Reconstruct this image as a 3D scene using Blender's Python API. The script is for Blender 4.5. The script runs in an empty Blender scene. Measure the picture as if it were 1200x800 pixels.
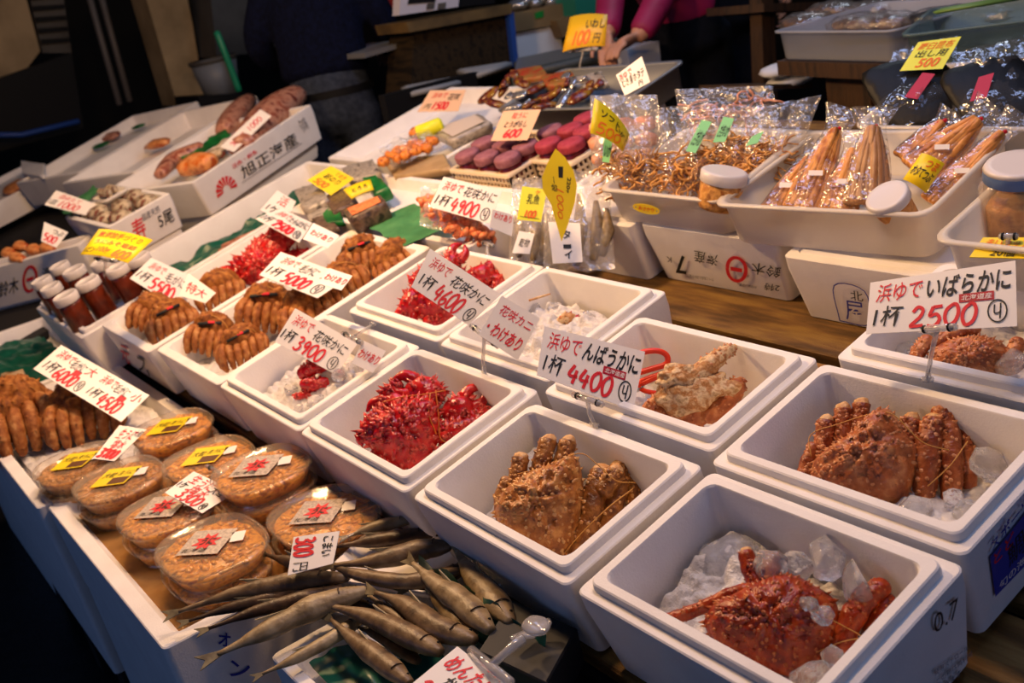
import bpy, bmesh, math, random
import numpy as np
from mathutils import Vector, Matrix, noise, Euler

# ------------------------------------------------------------------ camera, world, light
scene = bpy.context.scene
COL = scene.collection
FOCAL = 1274.45                                   # pixels in a 1200 x 800 frame
TILT = math.radians(11.5)                         # the stall deck leans towards the customer
T = Matrix.Rotation(TILT, 4, 'X')
CAM_T = Vector((1.49420574, -0.49658101, 0.96055327))
ROWS = [Vector((0.5813325, 0.7348407, -0.3493733)), Vector((0.1792810, -0.5345095, -0.8259285)),
        Vector((-0.7936692, 0.4175031, -0.4424707))]          # right, down, forward in the deck's own axes
cam_loc = T @ CAM_T
RW = [T.to_3x3() @ r for r in ROWS]
cd = bpy.data.cameras.new('camera')
cam = bpy.data.objects.new('camera', cd); COL.objects.link(cam)
m = Matrix.Identity(4)
for i in range(3):
    m[i][0] = RW[0][i]; m[i][1] = -RW[1][i]; m[i][2] = -RW[2][i]; m[i][3] = cam_loc[i]
cam.matrix_world = m
cd.sensor_width = 36.0
cd.lens = FOCAL * 36.0 / 1200.0
cd.clip_start = 0.02
cd.dof.use_dof = True
cd.dof.focus_distance = 1.68
cd.dof.aperture_fstop = 5.6
scene.camera = cam

w = bpy.data.worlds.new('world'); scene.world = w; w.use_nodes = True
bg = w.node_tree.nodes['Background']
bg.inputs[0].default_value = (0.42, 0.55, 0.9, 1); bg.inputs[1].default_value = 0.024
scene.view_settings.view_transform = 'Standard'
scene.view_settings.look = 'None'
scene.view_settings.gamma = 1.0
scene.view_settings.use_curve_mapping = False
scene.view_settings.exposure = 0.06


def lamp(name, kind, loc, energy, color, size=0.1, target=None, size_y=None):
    l = bpy.data.lights.new(name, kind)
    l.energy = energy; l.color = color
    if kind == 'AREA':
        l.size = size
        if size_y:
            l.shape = 'RECTANGLE'; l.size_y = size_y
    else:
        l.shadow_soft_size = size
    o = bpy.data.objects.new(name, l); COL.objects.link(o); o.location = loc
    if target is not None:
        o.rotation_euler = (Vector(target) - Vector(loc)).to_track_quat('-Z', 'Y').to_euler()
    return o


WARM = (1.0, 0.60, 0.29)
lamp('stall_bulb', 'POINT', (-1.05, 0.14, 1.25), 92, WARM, 0.10)
lamp('stall_bulb', 'POINT', (0.25, 0.40, 1.40), 42, WARM, 0.10)
lamp('stall_bulb', 'POINT', (-2.65, 0.25, 1.45), 40, WARM, 0.10)
lamp('street_daylight', 'AREA', (-0.9, -4.2, 1.1), 14, (0.18, 0.38, 1.0), 3.5, (-0.4, 0, -0.3), 1.6)
lamp('side_daylight', 'AREA', (4.2, -0.6, 1.3), 14, (0.36, 0.5, 1.0), 2.2, (0.7, 0.2, -0.1), 1.4)
lamp('back_fill', 'AREA', (-1.3, 2.9, 2.3), 15, (0.72, 0.84, 1.0), 1.2, (-2.7, 2.2, 0.3), 0.3)  # unseen cool lamp, added to brighten the boxes and tables behind the stall
lamp('overhead_fill', 'AREA', (-0.2, 1.0, 2.7), 34, (0.42, 0.56, 1.0), 3.0, (-0.2, 0.9, 0), 0.6)  # unseen cool overhead light, added as fill for the box interiors

# ------------------------------------------------------------------ frames and pixels
FR = T.copy()                                     # frame being built in: T = the leaning deck, identity = level ground


def deck():
    global FR
    FR = T.copy()


def level():
    global FR
    FR = Matrix.Identity(4)


def camf():
    inv = FR.inverted()
    return inv @ cam_loc, [inv.to_3x3() @ r for r in RW]


def ray(px, py):
    c, r = camf()
    d = r[0] * ((px - 600) / FOCAL) + r[1] * ((py - 400) / FOCAL) + r[2]
    return c, d


def at(px, py, z):
    c, d = ray(px, py)
    return c + d * ((z - c.z) / d.z)


def at_v(px, py, v):
    c, d = ray(px, py)
    return c + d * ((v - c.y) / d.y)


def at_u(px, py, u):
    c, d = ray(px, py)
    return c + d * ((u - c.x) / d.x)


def at_plane(px, py, p, n):
    c, d = ray(px, py)
    return c + d * ((p - c).dot(n) / d.dot(n))


def at_depth(px, py, depth):
    c, d = ray(px, py)
    return c + d * depth


def depth_of(p):
    c, r = camf()
    return (p - c).dot(r[2])


# ------------------------------------------------------------------ materials
def lin(c):
    if isinstance(c, str):
        c = c.lstrip('#'); c = [int(c[i:i + 2], 16) / 255 for i in (0, 2, 4)]
        c = [x / 12.92 if x <= 0.04045 else ((x + 0.055) / 1.055) ** 2.4 for x in c]
    return (c[0], c[1], c[2], 1)


MATS = {}


def mat(key, col, rough=0.5, col2=None, scale=20.0, bump=0.0, bscale=None, spec=0.5, trans=0.0, metal=0.0, alpha=1.0,
        sss=0.0, stops=(0.35, 0.65), ior=1.45, coat=0.0, detail=4.0, stretch=None):
    if key in MATS:
        return MATS[key]
    mt = bpy.data.materials.new(key); mt.use_nodes = True
    nt = mt.node_tree; b = nt.nodes['Principled BSDF']
    b.inputs['Base Color'].default_value = lin(col)
    b.inputs['Roughness'].default_value = rough
    b.inputs['Specular IOR Level'].default_value = spec
    b.inputs['Metallic'].default_value = metal
    b.inputs['Transmission Weight'].default_value = trans
    b.inputs['IOR'].default_value = ior
    b.inputs['Alpha'].default_value = alpha
    b.inputs['Coat Weight'].default_value = coat
    if sss:
        b.inputs['Subsurface Weight'].default_value = sss
        b.inputs['Subsurface Scale'].default_value = 0.01
        b.inputs['Subsurface Radius'].default_value = (1, .7, .5)
    tc = nt.nodes.new('ShaderNodeTexCoord'); src = tc.outputs['Object']
    if stretch:
        mp = nt.nodes.new('ShaderNodeMapping'); mp.inputs['Scale'].default_value = stretch
        nt.links.new(src, mp.inputs[0]); src = mp.outputs[0]
    if col2 is not None:
        n = nt.nodes.new('ShaderNodeTexNoise'); n.inputs['Scale'].default_value = scale; n.inputs['Detail'].default_value = detail
        nt.links.new(src, n.inputs['Vector'])
        r = nt.nodes.new('ShaderNodeValToRGB')
        cols = [col, col2] if not isinstance(col2, list) else [col] + col2
        el = r.color_ramp.elements
        el[0].position = stops[0]; el[0].color = lin(cols[0])
        el[1].position = stops[1]; el[1].color = lin(cols[-1])
        for i, c in enumerate(cols[1:-1]):
            e = el.new(stops[0] + (stops[1] - stops[0]) * (i + 1) / (len(cols) - 1)); e.color = lin(c)
        nt.links.new(n.outputs['Fac'], r.inputs[0]); nt.links.new(r.outputs[0], b.inputs['Base Color'])
    if bump:
        n2 = nt.nodes.new('ShaderNodeTexNoise'); n2.inputs['Scale'].default_value = bscale or scale * 3
        n2.inputs['Detail'].default_value = 3
        nt.links.new(src, n2.inputs['Vector'])
        bp = nt.nodes.new('ShaderNodeBump'); bp.inputs['Strength'].default_value = bump; bp.inputs['Distance'].default_value = 0.004
        nt.links.new(n2.outputs['Fac'], bp.inputs['Height']); nt.links.new(bp.outputs[0], b.inputs['Normal'])
    MATS[key] = mt
    return mt


def film(key, clear=0.8, tint='#ffffff', rough=0.12, bump=0.5, bscale=40, blend=0.16, base=0.0):
    """clear plastic film: mostly transparent, the rest glossy and a little milky"""
    if key in MATS:
        return MATS[key]
    mt = bpy.data.materials.new(key); mt.use_nodes = True
    nt = mt.node_tree; b = nt.nodes['Principled BSDF']; out = nt.nodes['Material Output']
    b.inputs['Base Color'].default_value = lin(tint); b.inputs['Roughness'].default_value = rough
    b.inputs['Specular IOR Level'].default_value = 1.0
    tr = nt.nodes.new('ShaderNodeBsdfTransparent'); gl = nt.nodes.new('ShaderNodeBsdfGlossy')
    gl.inputs['Roughness'].default_value = rough
    mx = nt.nodes.new('ShaderNodeMixShader'); mx2 = nt.nodes.new('ShaderNodeMixShader')
    fr = nt.nodes.new('ShaderNodeLayerWeight'); fr.inputs['Blend'].default_value = blend
    n = nt.nodes.new('ShaderNodeTexNoise'); n.inputs['Scale'].default_value = bscale; n.inputs['Detail'].default_value = 2
    tc = nt.nodes.new('ShaderNodeTexCoord'); nt.links.new(tc.outputs['Object'], n.inputs['Vector'])
    bp = nt.nodes.new('ShaderNodeBump'); bp.inputs['Strength'].default_value = bump; bp.inputs['Distance'].default_value = 0.012
    nt.links.new(n.outputs['Fac'], bp.inputs['Height'])
    for x in (b, gl, fr):
        nt.links.new(bp.outputs[0], x.inputs['Normal'])
    mx.inputs[0].default_value = clear
    nt.links.new(b.outputs[0], mx.inputs[1]); nt.links.new(tr.outputs[0], mx.inputs[2])
    mu = nt.nodes.new('ShaderNodeMath'); mu.operation = 'MULTIPLY_ADD'; mu.inputs[1].default_value = 0.45; mu.inputs[2].default_value = base
    nt.links.new(fr.outputs['Fresnel'], mu.inputs[0]); nt.links.new(mu.outputs[0], mx2.inputs[0])
    nt.links.new(mx.outputs[0], mx2.inputs[1]); nt.links.new(gl.outputs[0], mx2.inputs[2])
    nt.links.new(mx2.outputs[0], out.inputs['Surface'])
    MATS[key] = mt
    return mt


M_FOAM = mat('styrofoam', '#e9e4de', 0.62, '#e2dcd6', 14, 0.12, 260, 0.3)
M_FOAM2 = mat('styrofoam_wet', '#dcd8d4', 0.45, '#cfcac4', 9, 0.3, 200, 0.4)
M_CARD = mat('card_white', '#eee7dd', 0.35, spec=0.5)
M_CARDY = mat('card_yellow', '#f0d51a', 0.4, '#e8c916', 8)
M_CARDLY = mat('card_lemon', '#e9ea25', 0.4, '#dfe01e', 8)
M_GREENTAG = mat('tag_green', '#7fd08a', 0.5)
M_REDTAG = mat('tag_red', '#b01028', 0.45)
M_RED = mat('ink_red', '#d8202c', 0.6)
M_BLACK = mat('ink_black', '#111113', 0.6)
M_BLUE = mat('ink_blue', '#2a3498', 0.6)
M_ORANGE = mat('ink_orange', '#e8731a', 0.6)
M_WHITEINK = mat('ink_white', '#f0e8e0', 0.6)
M_GREYINK = mat('ink_grey', '#6c6a70', 0.6)
M_CLEAR = film('clear_plastic', 0.55, '#cfcac4', 0.08, 0.1, 30)
M_KELPF = film('kelp_film', 0.97, '#f0ece8', 0.14, 1.0, 34, 0.3, 0.10)
M_BAG = film('bag_film', 0.92, '#efe7df', 0.13, 1.0, 40, 0.22, 0.07)
M_BAGM = film('bag_film_milky', 0.76, '#e6ded2', 0.16, 0.9, 30, 0.2, 0.07)
M_TUB = film('tub_plastic', 0.80, '#e8d2b0', 0.12, 0.15, 20, 0.2)
M_TRAY = mat('tray_milky_plastic', '#e2d8c8', 0.3, alpha=0.66, spec=0.5)
M_STEEL = mat('steel_dull', '#74777b', 0.4, metal=0.35)
M_DARK = mat('dark_metal', '#0b0c0f', 0.6, spec=0.2)
M_BLK = mat('black_card', '#0b0b0c', 0.6)
M_GREEN = mat('green_sheet', '#0f5a45', 0.35, '#0a4636', 15, 0.4, 12)
M_ICE = mat('ice_clear', '#f8f6f4', 0.12, trans=0.84, ior=1.31, bump=1.0, bscale=110)
M_ICEW = mat('ice_crushed', '#eeeae6', 0.28, '#d9d3ce', 60, 0.9, 140, 0.7, trans=0.25, ior=1.31)


# ------------------------------------------------------------------ meshes
LOCAL = {}


def thing(name, label, cat, loc=(0, 0, 0), group=None, rot=None):
    o = bpy.data.objects.new(name, None); COL.objects.link(o)
    o.empty_display_size = 0.02
    L = Matrix.Translation(Vector(loc)) @ (rot.to_4x4() if rot is not None else Matrix.Identity(4))
    LOCAL[o.name] = L
    o.matrix_world = FR @ L
    tag(o, label, cat, group)
    return o


def tag(o, label=None, cat=None, group=None, kind=None):
    if label: o['label'] = label
    if cat: o['category'] = cat
    if group: o['group'] = group
    if kind: o['kind'] = kind
    return o


def mk(name, parts, mats, parent=None, smooth=True, local=False, base=None):
    """one mesh object from shapes given in the current frame (or in the parent's own axes when local)"""
    if isinstance(parts, tuple): parts = [parts]
    if not isinstance(mats, (list, tuple)): mats = [mats]
    V, Fc, I = [], [], []
    for i, p in enumerate(parts):
        v, f = p[0], p[1]; mi = p[2] if len(p) > 2 else 0
        n = len(V); V.extend(v); Fc.extend([tuple(a + n for a in q) for q in f]); I.extend([mi] * len(f))
    L = None
    if parent is None and base is None:
        base = Vector((sum(a[0] for a in V) / len(V), sum(a[1] for a in V) / len(V), min(a[2] for a in V)))
    if parent is not None:
        if not local:
            L = ROOTL(parent).inverted()
    elif base is not None:
        L = Matrix.Translation(-Vector(base))
    if L is not None:
        V = [L @ Vector(a) for a in V]
    me = bpy.data.meshes.new(name)
    me.from_pydata([tuple(a) for a in V], [], Fc)
    for m_ in mats: me.materials.append(m_)
    if len(mats) > 1: me.polygons.foreach_set('material_index', I)
    if smooth: me.polygons.foreach_set('use_smooth', [True] * len(Fc))
    me.update()
    o = bpy.data.objects.new(name, me); COL.objects.link(o)
    if parent is not None:
        o.parent = parent
        LOCAL[o.name] = Matrix.Identity(4) if not local else Matrix.Identity(4)
        PAR[o.name] = parent.name
    else:
        B = Matrix.Translation(Vector(base)) if base is not None else Matrix.Identity(4)
        o.matrix_world = FR @ B
        LOCAL[o.name] = B
    return o


PAR = {}


def ROOTL(o):
    n = o.name; L = LOCAL[n]
    while n in PAR:
        n = PAR[n]; L = LOCAL[n] @ L
    return L


def fixn(o):
    bm = bmesh.new(); bm.from_mesh(o.data); bmesh.ops.recalc_face_normals(bm, faces=bm.faces); bm.to_mesh(o.data); bm.free()
    return o


def sharp(o, ang=40):
    try:
        o.data.set_sharp_from_angle(angle=math.radians(ang))
    except Exception:
        pass
    return o


def xf(part, M_):
    return ([M_ @ Vector(a) for a in part[0]],) + tuple(part[1:])


def setm(part, i):
    return (part[0], part[1], i)


def loft(rings, cap0=True, cap1=True, closed=True):
    n = len(rings[0]); V = [Vector(p) for r in rings for p in r]; Fc = []
    for i in range(len(rings) - 1):
        for j in range(n if closed else n - 1):
            k = (j + 1) % n
            Fc.append((i * n + j, i * n + k, (i + 1) * n + k, (i + 1) * n + j))
    if cap0: Fc.append(tuple(range(n - 1, -1, -1)))
    if cap1: Fc.append(tuple((len(rings) - 1) * n + j for j in range(n)))
    return V, Fc


def rrect(x0, y0, x1, y1, r, z, n=4):
    r = max(1e-4, min(r, (x1 - x0) / 2.01, (y1 - y0) / 2.01)); P = []
    for cx, cy, a0 in ((x1 - r, y1 - r, 0), (x0 + r, y1 - r, 90), (x0 + r, y0 + r, 180), (x1 - r, y0 + r, 270)):
        for k in range(n + 1):
            a = math.radians(a0 + 90 * k / n); P.append(Vector((cx + r * math.cos(a), cy + r * math.sin(a), z)))
    return P


def oval(cx, cy, rx, ry, z, n=32, e=2.0):
    P = []
    for k in range(n):
        a = 2 * math.pi * k / n; c, s = math.cos(a), math.sin(a)
        P.append(Vector((cx + rx * math.copysign(abs(c) ** (2 / e), c), cy + ry * math.copysign(abs(s) ** (2 / e), s), z)))
    return P


def lathe(prof, n=24, cap0=True, cap1=True):
    return loft([[Vector((r * math.cos(2 * math.pi * k / n), r * math.sin(2 * math.pi * k / n), z)) for k in range(n)] for r, z in prof], cap0, cap1)


def box(x0, y0, z0, x1, y1, z1):
    v = [Vector((x, y, z)) for z in (z0, z1) for x, y in ((x0, y0), (x1, y0), (x1, y1), (x0, y1))]
    return v, [(3, 2, 1, 0), (4, 5, 6, 7), (0, 1, 5, 4), (1, 2, 6, 5), (2, 3, 7, 6), (3, 0, 4, 7)]


def rbox(x0, y0, z0, x1, y1, z1, r=0.01, n=3, e=None):
    e = e or min(r, (z1 - z0) / 3)
    R = [rrect(x0 + e, y0 + e, x1 - e, y1 - e, r, z0, n), rrect(x0, y0, x1, y1, r, z0 + e, n),
         rrect(x0, y0, x1, y1, r, z1 - e, n), rrect(x0 + e, y0 + e, x1 - e, y1 - e, r, z1, n)]
    return loft(R)


def tube(pts, radii, n=10, cap=True, squash=1.0, up=None, flat=False):
    pts = [Vector(p) for p in pts]
    if not isinstance(radii, (list, tuple)): radii = [radii] * len(pts)
    rings = []; prev = None
    for i, p in enumerate(pts):
        t = (pts[min(i + 1, len(pts) - 1)] - pts[max(i - 1, 0)])
        t = t.normalized() if t.length > 1e-9 else Vector((0, 0, 1))
        if prev is None:
            a = up if up is not None else (Vector((0, 0, 1)) if abs(t.z) < 0.9 else Vector((1, 0, 0)))
            s = t.cross(a).normalized()
        else:
            s = (prev - t * prev.dot(t))
            s = s.normalized() if s.length > 1e-6 else t.orthogonal().normalized()
        prev = s; u = s.cross(t).normalized()
        rings.append([p + (s * math.cos(2 * math.pi * k / n) + u * (math.sin(2 * math.pi * k / n) * squash)) * radii[i] for k in range(n)])
    if cap:
        t0 = (pts[0] - pts[1]).normalized(); t1 = (pts[-1] - pts[-2]).normalized()
        def dome(r, c, t, rad):
            return [c + (q - c) * 0.62 + t * rad * 0.32 for q in r]
        rings = [dome(rings[0], pts[0], t0, radii[0])] + rings + ([[pts[-1] + (q - pts[-1]) * .9 + t1 * radii[-1] * .08 for q in rings[-1]]] if flat else [dome(rings[-1], pts[-1], t1, radii[-1])])
    return loft(rings)


def smooth_path(pts, sub=4):
    """Catmull-Rom through points of any length"""
    P = [np.array(p, float) for p in pts]
    if len(P) < 3: sub = max(sub, 2)
    P = [2 * P[0] - P[1]] + P + [2 * P[-1] - P[-2]]; out = []
    for i in range(1, len(P) - 2):
        for k in range(sub):
            t = k / sub
            out.append(0.5 * ((2 * P[i]) + (-P[i - 1] + P[i + 1]) * t + (2 * P[i - 1] - 5 * P[i] + 4 * P[i + 1] - P[i + 2]) * t * t
                              + (-P[i - 1] + 3 * P[i] - 3 * P[i + 1] + P[i + 2]) * t ** 3))
    out.append(P[-2])
    return out


def cone(p, d, r, l, n=5):
    d = d.normalized(); s = d.orthogonal().normalized(); u = d.cross(s)
    V = [p + (s * math.cos(2 * math.pi * k / n) + u * math.sin(2 * math.pi * k / n)) * r - d * r * 0.4 for k in range(n)] + [p + d * l]
    return V, [(k, (k + 1) % n, n) for k in range(n)]


def blob(c, r, seed=0, amp=0.2, freq=1.3, sub=2, scale=(1, 1, 1)):
    bm = bmesh.new(); bmesh.ops.create_icosphere(bm, subdivisions=sub, radius=1)
    V = []
    for v in bm.verts:
        d = v.co.normalized(); k = 1 + amp * noise.noise(d * freq + Vector((seed * 7.1, seed * 3.3, seed)))
        V.append(Vector(c) + Vector((d.x * scale[0], d.y * scale[1], d.z * scale[2])) * r * k)
    Fc = [tuple(x.index for x in f.verts) for f in bm.faces]; bm.free()
    return V, Fc


def chunk(c, r, rng, scale=(1, 1, 1)):
    """an angular lump of ice"""
    bm = bmesh.new()
    for _ in range(30):
        d = Vector((rng.gauss(0, 1), rng.gauss(0, 1), rng.gauss(0, 1))).normalized() * rng.uniform(0.78, 1.1)
        bm.verts.new((d.x * scale[0], d.y * scale[1], d.z * scale[2]))
    bmesh.ops.convex_hull(bm, input=bm.verts)
    bmesh.ops.bevel(bm, geom=list(bm.edges), offset=0.08, segments=1, affect='EDGES', clamp_overlap=True)
    for v in bm.verts:
        if v.co.length > 1.3: v.co = v.co.normalized() * 1.1
    bm.verts.index_update()
    V = [Vector(c) + v.co * r for v in bm.verts]; Fc = [tuple(x.index for x in f.verts) for f in bm.faces]; bm.free()
    return V, Fc


# ------------------------------------------------------------------ writing
TXT = {}


def glyphs(s, bold=0.0):
    if any(ord(ch) > 0x4e00 for ch in s) and bold > 0.004: bold = 0.004      # dense characters fill up when thickened more
    k = (s, bold)
    if k in TXT: return TXT[k]
    cu = bpy.data.curves.new('t', 'FONT'); cu.body = s; cu.offset = bold; cu.resolution_u = 3; cu.fill_mode = 'BOTH'
    o = bpy.data.objects.new('t', cu); COL.objects.link(o)
    dg = bpy.context.evaluated_depsgraph_get(); dg.update()
    me = bpy.data.meshes.new_from_object(o.evaluated_get(dg))
    V = [(v.co.x, v.co.y) for v in me.vertices]; Fc = [tuple(p.vertices) for p in me.polygons]
    bpy.data.objects.remove(o); bpy.data.curves.remove(cu); bpy.data.meshes.remove(me)
    if V:
        x0 = min(v[0] for v in V); y0 = min(v[1] for v in V); x1 = max(v[0] for v in V); y1 = max(v[1] for v in V)
    else:
        x0 = y0 = 0; x1 = y1 = 1
    TXT[k] = (V, Fc, x0, y0, x1, y1)
    return TXT[k]


def seg2d(pts, wd):
    """a pen stroke in 2D as a ribbon"""
    P = [Vector((float(a[0]), float(a[1]))) for a in pts]; V = []; Fc = []
    for i, p in enumerate(P):
        t = P[min(i + 1, len(P) - 1)] - P[max(i - 1, 0)]
        n = Vector((-t.y, t.x)).normalized() * wd / 2
        V += [tuple(p + n), tuple(p - n)]
    for i in range(len(P) - 1): Fc.append((2 * i, 2 * i + 1, 2 * i + 3, 2 * i + 2))
    return V, Fc


class Card:
    """a quad in space that can carry writing; x runs along the bottom, y up, in card heights"""
    def __init__(s, c, bulge=0.0):
        s.TL, s.TR, s.BR, s.BL = [Vector(p) for p in c]
        s.W = ((s.TR - s.TL).length + (s.BR - s.BL).length) / 2; s.H = ((s.TL - s.BL).length + (s.TR - s.BR).length) / 2
        s.n = ((s.TR - s.BL).cross(s.TL - s.BR)).normalized(); s.bulge = bulge
        c_, _ = camf()
        if s.n.dot(c_ - s.BL) < 0: s.n = -s.n

    def p(s, x, y, off=0.0):
        q = s.BL * (1 - x) * (1 - y) + s.BR * x * (1 - y) + s.TR * x * y + s.TL * (1 - x) * y
        return q + s.n * (off + s.bulge * (1 - (2 * x - 1) ** 2))

    def slab(s, th=0.0012, nx=8):
        V = []; Fc = []
        for i in range(nx + 1):
            x = i / nx
            V += [s.p(x, 0), s.p(x, 1), s.p(x, 1, -th), s.p(x, 0, -th)]
        for i in range(nx):
            a, b = 4 * i, 4 * i + 4
            Fc += [(a, b, b + 1, a + 1), (a + 1, b + 1, b + 2, a + 2), (a + 2, b + 2, b + 3, a + 3), (a + 3, b + 3, b, a)]
        Fc += [(0, 1, 2, 3), (4 * nx + 3, 4 * nx + 2, 4 * nx + 1, 4 * nx)]
        return V, Fc

    def write(s, txt, x, y, h, w=None, bold=0.018, shear=0.12, rot=0.0, wob=0.05, off=0.0011):
        """txt with its lower left at x, y (fractions of the card), h high and w wide (fractions), like a marker's hand"""
        if not txt: return [], []
        V, Fc, x0, y0, x1, y1 = glyphs(txt, bold)
        sy = h / max(1e-6, y1 - y0); wr = w if w else (x1 - x0) * sy * s.H / s.W
        out = []
        for a, b in V:
            gx = (a - x0) / max(1e-6, x1 - x0); gy = (b - y0) / max(1e-6, y1 - y0)
            if wob:
                d = noise.noise_vector(Vector((gx * len(txt) * 1.7, gy * 1.7, len(txt) + x * 9)))
                gx += d.x * wob / len(txt); gy += d.y * wob
            X = gx * wr + shear * gy * h * s.H / s.W; Y = gy * h
            X2 = X - Y * rot * s.H / s.W; Y2 = Y + X * rot * s.W / s.H
            out.append(s.p(x + X2, y + Y2, off))
        return out, Fc

    def stroke(s, pts, wd=0.04, off=0.0011, sub=5):
        pp = smooth_path([(a, b) for a, b in pts], sub) if sub > 1 else pts
        r = s.W / s.H
        V, Fc = seg2d([(a[0] * r, a[1]) for a in pp], wd)
        return [s.p(a / r, b, off) for a, b in V], Fc

    def rect(s, x0, y0, x1, y1, off=0.0008):
        return [s.p(x0, y0, off), s.p(x1, y0, off), s.p(x1, y1, off), s.p(x0, y1, off)], [(0, 1, 2, 3)]


def find_quad(px, anchor, n0):
    """the plane through anchor on which the four pixels make the squarest card"""
    A = Vector(anchor); n0 = Vector(n0).normalized(); best = None
    a1 = n0.orthogonal().normalized(); a2 = n0.cross(a1)
    for i in range(-9, 10):
        for j in range(-9, 10):
            n = (n0 + a1 * math.tan(math.radians(5 * i)) + a2 * math.tan(math.radians(5 * j))).normalized()
            try:
                q = [at_plane(x, y, A, n) for x, y in px]
            except ZeroDivisionError:
                continue
            c = 0
            for k in range(4):
                u = (q[(k + 1) % 4] - q[k]).normalized(); v_ = (q[k - 1] - q[k]).normalized(); c += u.dot(v_) ** 2
            c += 0.35 * (1 - n.dot(n0))
            if best is None or c < best[0]: best = (c, q)
    return best[1]


# ------------------------------------------------------------------ makers
def foam_box(label, x0, y0, x1, y1, zt, h=0.15, depth=0.118, lip=True, group=None, ledge=0.015, wall=0.017, flange=False, m_=None, name='foam_box', floor_mat=None):
    r = 0.013; zl = zt
    if lip: zi = zt + 0.013
    else: zi = zt
    R = [rrect(x0 + .012, y0 + .012, x1 - .012, y1 - .012, r, zl - h)]
    if flange:
        R += [rrect(x0 + .002, y0 + .002, x1 - .002, y1 - .002, r, zl - h + .004), rrect(x0 + .002, y0 + .002, x1 - .002, y1 - .002, r, zl - h + .024),
              rrect(x0 + .008, y0 + .008, x1 - .008, y1 - .008, r, zl - h + .03)]
    R += [rrect(x0, y0, x1, y1, r, zl - min(.03, h * .4)), rrect(x0, y0, x1, y1, r, zl - .002),
          rrect(x0 + .002, y0 + .002, x1 - .002, y1 - .002, r, zl)]
    a = 0.002
    if lip:
        a = ledge
        R += [rrect(x0 + a, y0 + a, x1 - a, y1 - a, r, zl), rrect(x0 + a + .001, y0 + a + .001, x1 - a - .001, y1 - a - .001, r, zi - .002),
              rrect(x0 + a + .003, y0 + a + .003, x1 - a - .003, y1 - a - .003, r, zi)]
    b = a + wall
    R += [rrect(x0 + b - .002, y0 + b - .002, x1 - b + .002, y1 - b + .002, r * 1.3, zi), rrect(x0 + b, y0 + b, x1 - b, y1 - b, r * 1.3, zi - .003),
          rrect(x0 + b + .008, y0 + b + .008, x1 - b - .008, y1 - b - .008, r * .9, zl - depth + .008),
          rrect(x0 + b + .016, y0 + b + .016, x1 - b - .016, y1 - b - .016, r * .8, zl - depth)]
    t = thing(name, label, 'box', ((x0 + x1) / 2, (y0 + y1) / 2, zl - h), group)
    o = mk('shell', loft(R), m_ or M_FOAM, t)
    sharp(o, 35)
    t_in[t.name] = (x0 + b + .01, y0 + b + .01, x1 - b - .01, y1 - b - .01, zl - depth)
    return t


t_in = {}


def ice_bed(label, rect, z, amp=0.018, seed=1, hump=None, n=56, m_=None):
    """crushed ice filling the bottom of a box; hump = list of (x, y, height, spread)"""
    x0, y0, x1, y1 = rect[:4]; V = []; Fc = []
    for j in range(n + 1):
        for i in range(n + 1):
            x = x0 + (x1 - x0) * i / n; y = y0 + (y1 - y0) * j / n
            q = Vector((x * 38 + seed * 13, y * 38, seed))
            d = noise.voronoi(q)[0]
            zz = z + amp * (0.6 - d[0]) * 1.2 + amp * 0.8 * noise.noise(q * 0.25) + amp * 0.35 * noise.noise(q * 1.9)
            for hx, hy, hh, sp in hump or []:
                zz += hh * math.exp(-((x - hx) ** 2 + (y - hy) ** 2) / (2 * sp * sp))
            V.append(Vector((x, y, zz)))
    for j in range(n):
        for i in range(n):
            a = j * (n + 1) + i; Fc.append((a, a + 1, a + n + 2, a + n + 1))
    o = mk('crushed_ice', (V, Fc), m_ or M_ICEW, smooth=True)
    tag(o, label, 'ice', kind='stuff')
    return o


def ice_chunk(px, py, z, r, seed, label, group, scale=(1, .9, .6)):
    rng = random.Random(seed)
    c = at(px, py, z)
    rot = Euler((rng.uniform(-.5, .5), rng.uniform(-.5, .5), rng.uniform(0, 6))).to_matrix().to_4x4()
    v, f = chunk((0, 0, 0), r, rng, scale)
    v = [c + (rot @ a) for a in v]
    o = mk('ice_chunk', (v, f), M_ICE, smooth=False)
    tag(o, label, 'ice', group)
    return o


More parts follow.
